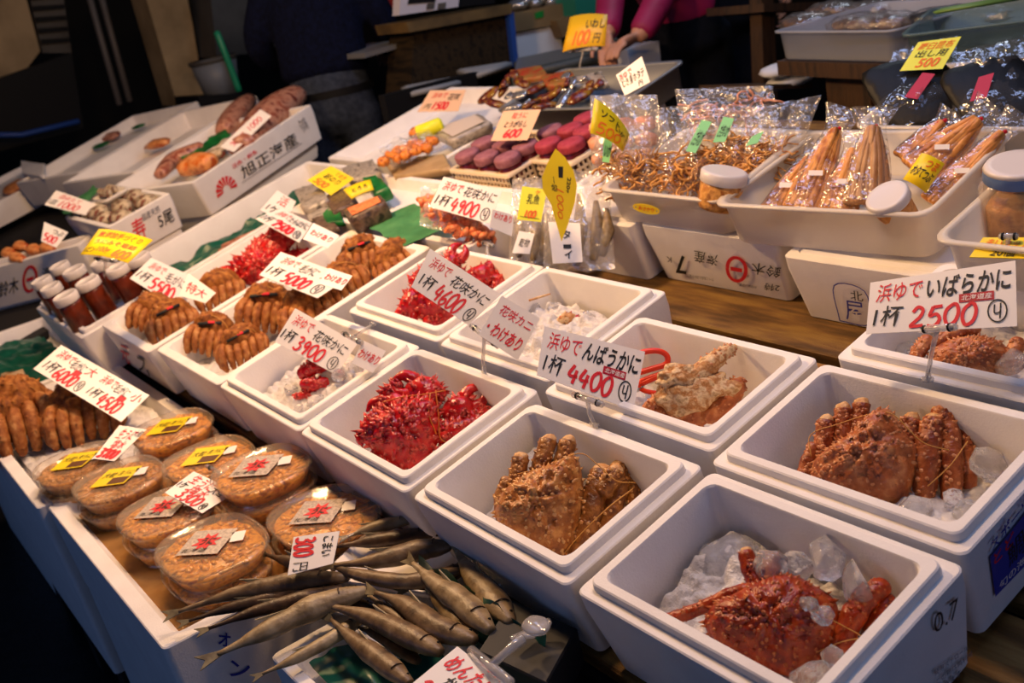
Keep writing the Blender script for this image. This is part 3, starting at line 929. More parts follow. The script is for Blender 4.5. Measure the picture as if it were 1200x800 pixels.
# orange-brown king crab on the right
c = Crab('king_crab', 'orange-brown king crab tied with straw in the right-hand box of ice', 'crab', 1026, 538, -.028, .26)
c.leg([(950, 578, -22, 8), (939, 560, -20, 9), (944, 538, -20, 9), (958, 512, -20, 9)], K2L, 26, 3, 2.2, 11)
c.leg([(966, 528, -22, 11), (970, 504, -22, 12), (975, 484, -20, 11.5)], K2L, 24, 3, 2.2, 12, True)
c.leg([(988, 520, -24, 11), (993, 496, -24, 12), (996, 472, -22, 11.5)], K2L, 24, 3, 2.2, 13, True)
c.leg([(1008, 515, -24, 10), (1014, 490, -24, 11.5), (1018, 468, -22, 11)], K2L, 22, 3, 2.2, 14, True)
c.leg([(1070, 592, -10, 12), (1080, 555, -4, 15), (1088, 520, -4, 15), (1096, 498, -6, 13)], K2L, 44, 3, 2.2, 15, True)
c.leg([(1102, 586, -12, 12), (1108, 545, -8, 14), (1110, 508, -10, 13), (1106, 484, -12, 12)], K2L, 42, 3, 2.2, 16, True)
c.leg([(1068, 524, -18, 12), (1068, 504, -16, 13), (1072, 492, -14, 12)], K2L, 22, 3, 2.2, 17, True)
c.leg([(1124, 572, -20, 9), (1127, 530, -20, 10), (1122, 492, -22, 10), (1110, 478, -24, 10)], K2L, 30, 3, 2.2, 18)
c.carapace([(950, 552), (958, 532), (982, 518), (1008, 502), (1030, 484), (1050, 484), (1062, 510), (1073, 530), (1066, 562), (1044, 592), (1008, 588), (970, 578), (952, 566)], 34, K2, 200, 3.0, 2.1, 2, .3)
c.string([(954, 530, 6), (956, 505, 4), (990, 496, 6), (1030, 490, 14), (1052, 496, 22), (1078, 528, 22), (1106, 538, 14)], M_STRING)
c.string([(980, 555, 26), (1010, 525, 28), (1048, 496, 22)], M_STRING)
c.string([(1128, 528, 6), (1105, 555, 18), (1078, 575, 14)], M_STRING)

# iced crab in the nearest box
c = Crab('spiny_crab', 'dark red-orange spiny crab under lumps of ice in the nearest box', 'crab', 925, 715, -.025, .26)
c.leg([(890, 690, 2, 8), (862, 692, -6, 9), (825, 702, -18, 9), (795, 708, -28, 9), (772, 711, -36, 9)], K3, 40, 2.4, 1.6, 21)
c.leg([(771, 710, -36, 9), (773, 725, -38, 9), (780, 737, -40, 6), (793, 746, -42, 1.5)], K3, 12, 2.0, 1.4, 22)
c.leg([(892, 690, -6, 10), (884, 668, -6, 10), (882, 648, -8, 10)], K3, 16, 2.6, 1.7, 23, True)
c.leg([(906, 686, -8, 9), (910, 668, -8, 10), (915, 654, -10, 8)], [M_KINGR, M_KINGRT], 8, 2, 1.4, 24)
c.leg([(962, 775, -4, 13), (988, 735, 0, 15), (1012, 708, 0, 15), (1036, 694, -4, 12)], K3, 40, 2.4, 1.7, 26)
c.leg([(978, 805, -8, 10), (994, 775, -6, 11), (1016, 738, -8, 12), (1038, 705, -10, 11)], K3, 30, 2.4, 1.6, 27)
c.leg([(915, 790, -6, 12), (895, 775, -6, 13), (872, 755, -10, 10)], K3, 20, 2.4, 1.6, 28)
c.carapace([(824, 722), (838, 704), (862, 694), (892, 682), (928, 676), (956, 690), (978, 708), (978, 738), (958, 765), (930, 786), (896, 778), (862, 756), (834, 742)], 28, K3, 230, 3.8, 2.2, 3, .3)
c.string([(950, 720, 22), (984, 738, 16), (1012, 752, 6)], M_STRING)
c.string([(930, 768, 16), (980, 752, 14), (1020, 748, 6)], M_STRING)
c.string([(838, 716, 12), (860, 728, 22), (848, 745, 14)], M_STRING)
IG = 'lumps of ice on the iced crab'
for i, (x, y, z, r, sc, lab) in enumerate([
        (968, 655, -.005, .034, (1.1, .8, .7), 'largest clear lump of ice behind the iced red crab'),
        (1005, 685, -.02, .028, (1.3, .7, .6), 'flat clear lump of ice at the right claw of the iced red crab'),
        (903, 662, .005, .026, (1, .9, .8), 'lump of ice caught between the upper legs of the iced red crab'),
        (948, 708, .005, .016, (1.3, .7, .6), 'small lump of ice on the shell of the iced red crab'),
        (966, 722, -.01, .017, (1, .8, .7), 'small lump of ice right of the shell of the iced red crab'),
        (932, 662, -.005, .026, (1, .8, .8), 'small lump of ice just behind the iced red crab'),
        (950, 795, -.05, .026, (1.2, .9, .6), 'lump of ice below the shell of the iced red crab'),
        (905, 800, -.07, .030, (1, .9, .6), 'lump of ice at the bottom edge below the iced red crab'),
        (975, 770, -.04, .018, (1, .9, .7), 'lump of ice against the right leg of the iced red crab'),
        (836, 728, -.085, .018, (.8, 1, .8), 'dark lump of ice inside the bent leg of the iced red crab'),
        (855, 655, -.06, .045, (1.2, .9, .5), 'wide slab of ice left of the upright leg of the iced red crab')]):
    ice_chunk(x, y, z, r, i + 3, lab, IG, sc)
for i, (x, y, z, r, lab) in enumerate([
        (968, 600, -.055, .018, 'lump of ice at the lower left of the orange-brown king crab'), (1010, 600, -.05, .022, 'white lump of ice in front of the orange-brown king crab'),
        (1072, 598, -.045, .026, 'clear lump of ice at the front right of the orange-brown king crab'), (1120, 585, -.05, .02, 'lump of ice by the last right leg of the orange-brown king crab'),
        (935, 565, -.06, .02, 'lump of ice at the left claw of the orange-brown king crab'), (1160, 545, -.05, .03, 'lump of ice heaped in the right corner of the right king crab box'),
        (1140, 600, -.06, .03, 'lump of ice in the front corner of the right king crab box')]):
    ice_chunk(x, y, z, r, i + 31, lab, 'lumps of ice around the right king crab')
ice_chunk(660, 578, -.012, .014, 50, 'thin flake of ice on the shell of the brown king crab', None, (1.4, .8, .4))
ice_chunk(620, 560, -.015, .014, 51, 'flake of ice below the left legs of the brown king crab', None, (1.6, .6, .4))

# whole bright red crab
c = Crab('hanasaki_crab', 'whole bright red spiny crab tied with orange string in the front row', 'crab', 482, 508, -.025, .26)
c.claw(497, 456, -8, 21, 165, H1, 1, 46, 7.0, 2.6)
c.claw(537, 478, -6, 19, 40, H1, 2, 40, 7.0, 2.6)
c.claw(462, 470, -12, 18, 200, H1, 3, 40, 7.0, 2.6)
c.leg([(512, 510, -4, 11), (534, 502, -4, 13), (556, 492, -8, 13), (566, 474, -10, 10)], H1, 40, 6.5, 2.6, 31)
c.leg([(515, 528, -8, 8), (532, 518, -8, 9), (548, 506, -10, 8)], H1, 26, 5.8, 2.4, 32)
c.leg([(450, 505, -6, 9), (432, 508, -6, 8), (420, 515, -8, 6)], H1, 26, 6.5, 2.4, 33)
c.leg([(424, 500, -8, 6), (436, 490, -10, 9), (450, 480, -10, 9)], H1, 22, 6.5, 2.4, 34)
c.leg([(434, 530, -12, 7), (452, 538, -8, 9), (476, 546, -8, 8)], H1, 26, 5.8, 2.4, 35)
c.leg([(466, 446, -14, 8), (450, 458, -14, 9), (445, 476, -14, 8)], H1, 26, 6.5, 2.4, 36)
c.carapace([(424, 506), (440, 488), (462, 476), (486, 466), (508, 468), (516, 490), (514, 515), (500, 536), (478, 548), (452, 536), (432, 522)], 24, H1, 95, 7.5, 2.9, 4, .35)
c.string([(448, 475, 10), (470, 470, 14), (496, 466, 12), (522, 460, 8)], M_STRING_O)
c.string([(504, 466, 16), (503, 490, 20), (512, 512, 14)], M_STRING_O)
c.string([(510, 462, 14), (514, 490, 14), (516, 514, 10), (525, 520, 6)], M_STRING_O)

# crab behind the 4600 card
c = Crab('hanasaki_crab', 'bright red spiny crab partly hidden by the card marked 4600', 'crab', 528, 345, -.015, .26)
c.claw(527, 309, -4, 15, 60, H1, 5, 34, 6.3, 2.2)
c.claw(562, 322, -6, 17, 20, H1, 6, 40, 6.3, 2.2)
c.claw(482, 355, 0, 16, 250, H1, 7, 30, 5.6, 2.2)
c.leg([(482, 330, -6, 8), (492, 320, -8, 9), (502, 312, -8, 8)], H1, 20, 5.8, 2.2, 37)
c.leg([(500, 375, 0, 10), (515, 376, 0, 11), (530, 370, -2, 9)], H1, 26, 5.1, 2.2, 38)
c.leg([(575, 345, -8, 9), (586, 332, -10, 10), (584, 314, -12, 9)], H1, 26, 5.8, 2.2, 39)
c.carapace([(478, 340), (498, 322), (520, 316), (548, 318), (570, 330), (565, 352), (545, 372), (515, 380), (490, 370)], 18, H1, 90, 6.8, 2.2, 6, .35)

# opened pale crab, scissors
c = Crab('opened_crab', 'opened pale crab with its shell broken away, beside the red scissors', 'crab', 815, 470, -.035, .26)
PK = [M_MEAT, M_KINGRT]; M_PALE = mat('meat_pale', '#cfa068', 0.5, ['#b07438', '#e0c090', '#a8804e'], 70, 0.8, 160, stops=(.3, .7))
c.carapace([(764, 478), (776, 466), (800, 462), (832, 470), (842, 482), (826, 496), (800, 504), (776, 502), (766, 492)], 10, K2, 70, 2, 1.5, 8, .4, name='shell')
mk('meat', [([c.p(815 + (q.x) * 46, 462 - q.y * 24 - q.x * 4, 14 + q.z * 16) for q in blob((0, 0, 0), 1, 3, .35, 2.2, 4)[0]], blob((0, 0, 0), 1, 3, .35, 2.2, 4)[1]),
            ([c.p(797 + (q.x) * 24, 448 - q.y * 14, 22 + q.z * 14) for q in blob((0, 0, 0), 1, 9, .4, 2.2, 4)[0]], blob((0, 0, 0), 1, 9, .4, 2.2, 4)[1])], M_PALE, c.t)
c.leg([(800, 462, 8, 14), (818, 446, 14, 15), (836, 432, 16, 13), (852, 420, 14, 9), (862, 414, 10, 7)], [M_PALE, M_KINGRT], 30, 2.5, 1.6, 41, True)
c.leg([(826, 490, 2, 12), (846, 474, 6, 15), (862, 458, 4, 13), (870, 448, 0, 5)], [M_KINGR, M_KINGRT], 26, 2.5, 1.6, 42)
c.leg([(750, 488, -4, 8), (762, 474, 0, 9), (775, 466, 2, 10)], [M_KINGR, M_KINGRT], 18, 2.5, 1.5, 43)
c.leg([(842, 500, -10, 5), (860, 488, -10, 5), (880, 474, -12, 4)], [M_SPIDER, M_SPIDERT], 12, 2, 1.2, 44)
M_PLUM = mat('shell_fragment', '#3a1c10', 0.35, '#5a2c14', 40)
for x, y, lab in ((740, 482, 'orange bit of crab leg lying left of the opened crab'), (722, 480, 'pale orange bit of crab leg lying under the 4400 card')):
    a, b = at(x - 14, y - 2, -.07), at(x + 16, y + 6, -.075)
    t = thing('crab_leg_piece', lab, 'crab leg', (a + b) / 2 - Vector((0, 0, .012)))
    mk('shell', tube([a, a.lerp(b, .5) + Vector((0, 0, .006)), b], [.008, .011, .007], 10), M_KINGR, t)
    mk('meat', blob(a, .008, 1, .2), M_MEAT, t)
M_SCIS = mat('scissor_plastic', '#e03a18', 0.35)
t = thing('scissors', 'red-orange handled scissors standing in the ice beside the opened crab', 'scissors', at(765, 462, -.1))
def px3(pts): return [at_depth(a, b, dpt) for a, b, dpt in pts]
dS = depth_of(at(768, 445, -.05))
for pts in ([(750, 436, dS), (764, 432, dS), (781, 426, dS), (781, 416, dS), (770, 411, dS), (752, 413, dS), (742, 420, dS)], [(750, 450, dS), (768, 442, dS), (786, 433, dS)]):
    mk('handle', tube(smooth_path(px3(pts), 5), .0055, 8), M_SCIS, t)
mk('handle', tube(smooth_path(px3([(786, 434, dS), (752, 446, dS), (752, 456, dS), (766, 460, dS), (778, 460, dS)]), 5), .0045, 8), M_SCIS, t)
mk('blade', tube(px3([(752, 452, dS), (742, 458, dS), (728, 470, dS)]), [.006, .006, .002], 6, squash=.3), M_STEEL, t)

# crab legs in the ice under 3900
c = Crab('hanasaki_crab', 'red crab pieces half buried in ice under the card marked 3900', 'crab', 380, 445, -.035, .26)
for i, p in enumerate([[(352, 440, 0, 8), (372, 430, 4, 10), (392, 424, 2, 9)], [(355, 450, 2, 7), (368, 452, 4, 8), (384, 448, 4, 7)], [(395, 450, 0, 7), (410, 446, 2, 8), (425, 438, 0, 7)],
                       [(362, 428, -4, 7), (370, 420, -6, 8), (382, 412, -6, 7)], [(345, 465, -6, 5), (362, 462, -2, 6), (372, 466, -4, 5)]]):
    c.leg(p, H1, 20, 3.5, 2, 60 + i)
for i, (x, y, z, r, lab) in enumerate([(340, 455, -.03, .02, 'pink lump of ice at the left of the buried red legs'), (398, 440, -.02, .024, 'clear lump of ice among the buried red legs'), (418, 428, -.015, .026, 'clear lump of ice behind the buried red legs'),
                                       (370, 470, -.045, .022, 'lump of ice in front of the buried red legs'), (350, 478, -.05, .016, 'small lump of ice in the front corner under the 3900 card')]):
    ice_chunk(x, y, z, r, i + 71, lab, 'lumps of ice under the 3900 card')
# claw behind
c = Crab('crab_claw', 'small pale and red crab claw alone on the ice behind the bright red crab', 'crab claw', 672, 376, -.045, .26)
c.leg([(655, 378, 0, 6), (664, 374, 4, 8), (674, 374, 4, 6)], [M_PALE, M_HANAT], 8, 2, 1.2, 81)
c.leg([(674, 374, 4, 5), (684, 378, 3, 5), (691, 380, 0, 3)], H1, 10, 2.2, 1.1, 82)
c.leg([(620, 350, 0, 1.5), (634, 346, 0, 1.5), (645, 343, 0, 1)], [M_PALE], 0, 1, 1, 83, name='feeler')
for i, (x, y, r) in enumerate([(690, 372, .02), (710, 348, .018), (650, 360, .02), (660, 340, .02), (625, 362, .02)]):
    ice_chunk(x, y, -.045, r, i + 91, ['lump of ice right of the small claw', 'lump of ice near the back wall behind the small claw', 'lump of ice left of the small claw', 'lump of ice behind the small claw', 'lump of ice in the left of the small claw box'][i], 'lumps of ice around the small claw')

# crab under 2500
c = Crab('spiny_crab', 'orange-red spiny crab under a scrap of film behind the card marked 2500', 'crab', 1135, 420, -.02, .26)
c.leg([(1072, 425, 0, 8), (1080, 408, 2, 9), (1095, 392, 0, 9)], K2, 20, 3, 1.6, 91)
c.leg([(1100, 400, 0, 8), (1120, 390, 2, 8), (1150, 385, 0, 8)], K2, 20, 3, 1.6, 92)
c.leg([(1160, 438, 0, 9), (1180, 425, 2, 10), (1190, 405, 0, 9)], K2, 20, 3, 1.6, 93)
c.carapace([(1085, 425), (1095, 405), (1120, 395), (1150, 395), (1172, 405), (1180, 425), (1172, 442), (1140, 440), (1105, 436)], 18, K2, 160, 3.6, 1.8, 9, .35)
ice_chunk(1185, 425, -.02, .03, 111, 'clear lump of ice on the right of the crab under the 2500 card', None)
ice_chunk(1058, 412, -.05, .025, 112, 'clear lump of ice left of the crab under the 2500 card', None)


# ------------------------------------------------------------------ hairy crabs
def hairy(label, px, py, z, S, ang=0.0, band=True, seed=0, group='hairy crabs'):
    """a crab tied with its legs folded to the front; S = its width in the picture"""
    c = Crab('hairy_crab', label, 'crab', px, py, z, .5, group)
    ca, sa = math.cos(math.radians(ang)), math.sin(math.radians(ang))
    def q(x, y, d, r=None):
        a = (px + (x * ca - y * sa) * S, py - (x * sa + y * ca) * S, d * S)
        return a + ((r * S,) if r is not None else ())
    rng = random.Random(seed); HM = [M_HAIRY]; LM = [M_HAIRYL]
    c.carapace([q(.52 * math.cos(t_), .2 + .36 * math.sin(t_), 0)[:2] for t_ in [i * 2 * math.pi / 14 for i in range(14)]], S * .36, HM, 70, S * .035, S * .018, seed, .3, rim=False)
    for i in range(6):
        x = -.43 + .172 * i; j = rng.uniform(-.03, .03)
        c.leg([q(x * .75, .16, .16, .07), q(x * 1.0, -.02 + j, .28, .092), q(x * 1.05, -.20 + j, .27, .098), q(x * 1.0, -.36 + j, .14, .08), q(x * .95, -.42 + j, .04, .05)], LM, 7, S * .03, S * .014, seed * 10 + i, n=9)
    for sx in (-1, 1):
        c.leg([q(sx * .44, .25, .02, .08), q(sx * .54, .05, .05, .10), q(sx * .50, -.2, .02, .09), q(sx * .40, -.36, -.02, .06)], LM, 8, S * .03, S * .014, seed * 10 + 6 + sx, n=9)
        c.leg([q(sx * .12, .42, .12, .08), q(sx * .26, .34, .28, .09), q(sx * .14, .2, .34, .07)], LM, 8, S * .03, S * .014, seed * 10 + 9 + sx, n=9, name='claw')
    if band:
        p = [q(-.26, .06, .40), q(0, .10, .44), q(.24, .16, .40)]
        b = mk('label_band', tube([c.p(*a) for a in p], S * .055 * c.s, 8, squash=.6), M_BLK, c.t)
        p = [q(-.02, .10, .455), q(.1, .125, .45)]
        mk('band_print', tube([c.p(*a) for a in p], S * .05 * c.s, 8, squash=.6), M_RED, b)
    c.string([q(-.5, .1, .1), q(-.1, .28, .42), q(.3, .2, .36), q(.5, 0, .12)], M_STRING, .6)
    return c


for a in [('brown hairy crab at the front left of the box marked 5000', 248, 396, -.036, 50, -8, True, 1), ('brown hairy crab at the front right of the box marked 5000', 284, 410, -.028, 50, 20, True, 2),
          ('banded brown hairy crab just behind the front pair in the 5000 box', 312, 366, -.028, 58, -5, True, 3), ('brown hairy crab under the right edge of the 5000 card', 360, 368, -.028, 56, 15, False, 4),
          ('brown hairy crab above the 5000 card with its legs toward the right', 404, 335, -.028, 52, 30, False, 5), ('brown hairy crab in the back left corner of the 5000 box', 425, 305, -.04, 50, 10, True, 6),
          ('brown hairy crab in the back right corner of the 5000 box', 466, 310, -.04, 50, 35, False, 7),
          ('brown hairy crab at the front left of the 5500 box', 178, 370, -.034, 46, -10, False, 8), ('brown hairy crab at the front right of the 5500 box with a dark band', 202, 380, -.028, 50, 20, True, 9),
          ('brown hairy crab behind the 5500 card next to the red crab', 258, 344, -.028, 48, 15, False, 10)]:
    hairy(*a)
c = Crab('hanasaki_crab', 'large bright red spiny crab in the back half of the 5500 box', 'crab', 305, 312, -.028, .26)
c.claw(318, 290, -2, 20, 60, H1, 11, 40, 5.6, 2.2); c.claw(348, 303, -4, 18, 10, H1, 12, 36, 5.6, 2.2); c.claw(282, 320, 0, 14, 200, H1, 13, 30, 5.0, 2)
c.leg([(300, 335, 0, 9), (318, 330, 2, 10), (335, 318, 0, 9)], H1, 24, 4.9, 2.2, 101)
c.leg([(355, 315, -6, 8), (365, 305, -8, 9), (372, 296, -8, 8)], H1, 20, 4.9, 2.2, 102)
c.leg([(292, 300, -4, 8), (302, 285, -6, 9), (316, 274, -8, 8)], H1, 24, 4.9, 2.2, 103)
c.carapace([(268, 314), (282, 300), (302, 292), (322, 294), (332, 306), (322, 324), (304, 336), (284, 330)], 16, H1, 90, 6.0, 2.2, 12, .35)

# ------------------------------------------------------------------ jars of paste
M_PASTE = mat('paste_brown', '#4a1606', 0.35, '#6a260c', 30); M_LIDW = mat('jar_lid_white', '#cfc8c4', 0.35); M_GLASS = film('jar_glass', 0.72, '#c9b8a8', 0.05, 0.0)
for i, (x, y, lab) in enumerate([(47, 327, 'leftmost in the front'), (58, 335, 'second in the front'), (75, 345, 'nearest the camera, with a broken-looking lid'), (68, 310, 'furthest back on the left'), (85, 315, 'second in the back row'),
                                 (101, 328, 'in the middle of the group'), (136, 312, 'under the yellow card'), (160, 300, 'at the right end behind the yellow card'), (118, 305, 'hidden behind the yellow card')]):
    R_ = .037 if x > 70 else .033; zt = .105
    p = at(x, y, zt)
    t = thing('paste_jar', 'brown paste jar with a white lid, ' + lab, 'jar', (p.x, p.y, -.026), 'jars of brown paste')
    h = zt + .026
    mk('glass', lathe([(R_ * .9, 0), (R_ * .98, .006), (R_ * .98, h * .72), (R_ * .9, h * .82)], 20), M_PASTE, t, local=True)
    mk('lid', lathe([(R_ * 1.0, h * .80), (R_ * 1.04, h * .82), (R_ * 1.04, h * .97), (R_ * .98, h), (R_ * .9, h), (R_ * .86, h * .985)], 20), M_LIDW, t, local=True)


# ------------------------------------------------------------------ front tier, level
level()
M_STAND = mat('lower_foam', '#d8d6d6', 0.6, '#c9c8ca', 12, 0.3, 120)
L2 = foam_box('long shallow white foam box holding tubs of sea urchin and part of the fish heap', -.99, -.42, -.19, .0, -.15, h=.2, depth=.03, lip=False, wall=.03)
L1 = foam_box('shallow white foam box with two brown hairy crabs and tubs at the left front', -1.90, -.44, -1.0, .0, -.15, h=.2, depth=.05, lip=False, wall=.03)
FB = foam_box('white foam box lined with green sheet under the dried fish', -.02, -.30, .54, -.055, -.15, h=.2, depth=.05, lip=False, wall=.02)
foam_box('lower white foam box standing on the floor beneath the sea urchin box', -.975, -.405, -.20, -.005, -.352, h=.495, depth=.02, lip=False, wall=.03)
foam_box('shorter lower white foam box beneath the front hairy crabs', -1.86, -.425, -1.03, -.005, -.352, h=.30, depth=.02, lip=False, wall=.03)
foam_box('lower white foam box beneath the fish box', 0.0, -.29, .52, -.06, -.352, h=.495, depth=.02, lip=False, wall=.03)
t = thing('pallet', 'dark wooden pallet under the shorter lower foam box', 'pallet', (-1.45, -.2, -.85))
mk('top', box(-1.86, -.40, -.69, -1.04, -.01, -.655), M_TABLE, t, smooth=False)
for x in (-1.8, -1.45, -1.1): mk('runner', box(x - .04, -.40, -.85, x + .04, -.01, -.69), M_TABLE, t, smooth=False)
M_WET = mat('wet_ice_water', '#e2d3ba', 0.12, '#d2bfa0', 20, 0.3, 60, 0.8)
ice_bed('crushed ice around the two hairy crabs at the left front', R(L1), -.175, .016, 21, m_=M_ICEW)
decal(L2, [(252, 735), (300, 740), (302, 795), (254, 790)], (-.1895, 0, -.18), (1, 0, -.07), [('オ', M_BLUE, .05, .62, .3, .3), ('ン', M_BLUE, .3, .0, .35, .5)])

# hairy crabs of the left front box
hairy('brown hairy crab cut by the left edge of the photo', 12, 500, -.11, 92, 30, False, 21)
hairy('brown hairy crab lying behind the front tubs at the left', 100, 486, -.12, 78, 20, False, 22)
c = Crab('crab_shell', 'dark brown crab shell standing behind the left front tubs', 'crab shell', 76, 465, -.11, .45)
c.carapace([(62, 470), (66, 452), (78, 444), (92, 452), (96, 472), (84, 486), (70, 484)], 12, [M_HAIRY], 30, 2, 1, 5, .2, rim=False)

a_ = t_in[L2.name]; q = rrect(a_[0], a_[1], a_[2], a_[3], .01, -.1788)
o = mk('melt_water', ([p for p in q] + [p - Vector((0, 0, .0008)) for p in q], [tuple(range(len(q)))] + [(i, (i + 1) % len(q), (i + 1) % len(q) + len(q), i + len(q)) for i in range(len(q))]), mat('amber_water', '#a67c48', 0.1, '#8c6436', 12, 0.2, 40, 0.8), smooth=False)
tag(o, 'thin amber melt water standing around the sea urchin tubs', 'water', kind='stuff')
# ------------------------------------------------------------------ tubs of sea urchin
ZB = -.177
TB = [  # px, py of the lid, layer, colour, sticker, label
    (140, 556, 0, M_URCHINB, None, 'lower sea urchin tub under the yellow-labelled one at the box edge'),
    (90, 541, 1, M_URCHINB, 'yellow', 'sea urchin tub with yellow label furthest left'),
    (138, 560, 1, M_URCHINB, 'yellow', 'sea urchin tub with yellow label, second from the left'),
    (200, 500, 1, M_URCHIN, 'yellow', 'sea urchin tub with yellow label behind the small hanging card'),
    (195, 596, 1, M_URCHIN, 'red', 'sea urchin tub with red star label below the 3300 card'),
    (247, 638, 1, M_URCHIN, 'red', 'sea urchin tub with red star label nearest the camera'),
    (243, 535, 1, M_URCHIN, 'yellow', 'sea urchin tub with yellow label behind the 3300 card'),
    (305, 548, 2, M_URCHIN, 'red', 'topmost sea urchin tub with red label behind the 3300 card'),
    (378, 602, 1, M_URCHIN, 'red', 'sea urchin tub with red star label beside the 300 yen card')]
H_ = .040
for i, (x, y, lay, colr, st, lab) in enumerate(TB):
    if lay == 0: continue
    zl = ZB + H_ * (lay + 1); rx = .118 if i in (5, 8) else .100
    tub(x, y, zl, lab, colr, st, rx=rx, seed=i + 1, h=H_)
    o = at(x, y, zl)
    for q in range(lay):
        Lw = tub(x, y, zl, 'lower tub under the ' + lab if q == 0 else 'bottom tub of the three-high sea urchin stack', colr, None, rx=rx, seed=i + 21 + q, h=H_)
        Lw.matrix_world = FR @ Matrix.Translation((o.x, o.y, zl - H_ * (q + 2)))

# ------------------------------------------------------------------ fish
M_SHEET = M_GREEN


def sheet(name, label, cat, poly_px, z, m_, amp=.012, seed=0, n=26, holes=None):
    """a rumpled sheet: four pixel corners on the level z"""
    q = [at(x, y, z) for x, y in poly_px]; V = []; Fc = []
    for j in range(n + 1):
        for i in range(n + 1):
            a, b = i / n, j / n
            p = q[0] * (1 - a) * (1 - b) + q[1] * a * (1 - b) + q[2] * a * b + q[3] * (1 - a) * b
            p = p + Vector((noise.noise(p * 18 + Vector((seed, 0, 0))) * .01, noise.noise(p * 15) * .01, amp * noise.noise(p * 22 + Vector((seed, 3, 1))) + amp * .6 * noise.noise(p * 60)))
            V.append(p)
    for j in range(n):
        for i in range(n): Fc.append((j * (n + 1) + i, j * (n + 1) + i + 1, (j + 1) * (n + 1) + i + 1, (j + 1) * (n + 1) + i))
    o = mk(name, (V, Fc), m_)
    tag(o, label, cat)
    return o


def sheet_xy(name, label, cat, x0, y0, x1, y1, z, m_, amp=.012, seed=0, n=30):
    V = []; Fc = []
    for j in range(n + 1):
        for i in range(n + 1):
            p = Vector((x0 + (x1 - x0) * i / n, y0 + (y1 - y0) * j / n, z))
            V.append(p + Vector((noise.noise(p * 12 + Vector((0, seed, 0))) * .006, noise.noise(p * 13) * .006, amp * noise.noise(p * 20 + Vector((seed, 3, 1))) + amp * .6 * noise.noise(p * 55))))
    for j in range(n):
        for i in range(n): Fc.append((j * (n + 1) + i, j * (n + 1) + i + 1, (j + 1) * (n + 1) + i + 1, (j + 1) * (n + 1) + i))
    return tag(mk(name, (V, Fc), m_), label, cat)


sheet_xy('green_sheet', 'rumpled dark green plastic sheet under the dried fish', 'sheet', .03, -.26, .50, -.10, -.172, M_GREEN, .012, 3)
q = [Vector((.04, -.052, -.165)), Vector((.40, -.052, -.165)), Vector((.39, -.03, -.075)), Vector((.04, -.03, -.085))]; V = []; Fc = []; n = 24
for j in range(n + 1):
    for i in range(n + 1):
        a_, b_ = i / n, j / n; p = q[0] * (1 - a_) * (1 - b_) + q[1] * a_ * (1 - b_) + q[2] * a_ * b_ + q[3] * (1 - a_) * b_
        V.append(p + Vector((0, -.012 * abs(noise.noise(p * 26)), .016 * noise.noise(p * 20))))
        if i < n and j < n: Fc.append((j * (n + 1) + i, j * (n + 1) + i + 1, (j + 1) * (n + 1) + i + 1, (j + 1) * (n + 1) + i))
tag(mk('green_sheet', (V, Fc), M_GREEN), 'crumpled green plastic pushed up between the fish and the crab boxes', 'sheet')
M_TRAYW = mat('tray_white', '#e6ded2', 0.35)


def flat_tray(label, px, py, z, w_, d_, rot):
    p = at(px, py, z); t = thing('white_tray', label, 'tray', p, 'white trays under the fish', Matrix.Rotation(rot, 3, 'Z'))
    mk('tray_body', loft([rrect(-w_ * .44, -d_ * .42, w_ * .44, d_ * .42, .03, 0), rrect(-w_ / 2, -d_ / 2, w_ / 2, d_ / 2, .035, .018), rrect(-w_ / 2 + .004, -d_ / 2 + .004, w_ / 2 - .004, d_ / 2 - .004, .035, .019),
                            rrect(-w_ * .43, -d_ * .41, w_ * .43, d_ * .41, .03, .003)]), M_TRAYW, t, local=True)
    return t


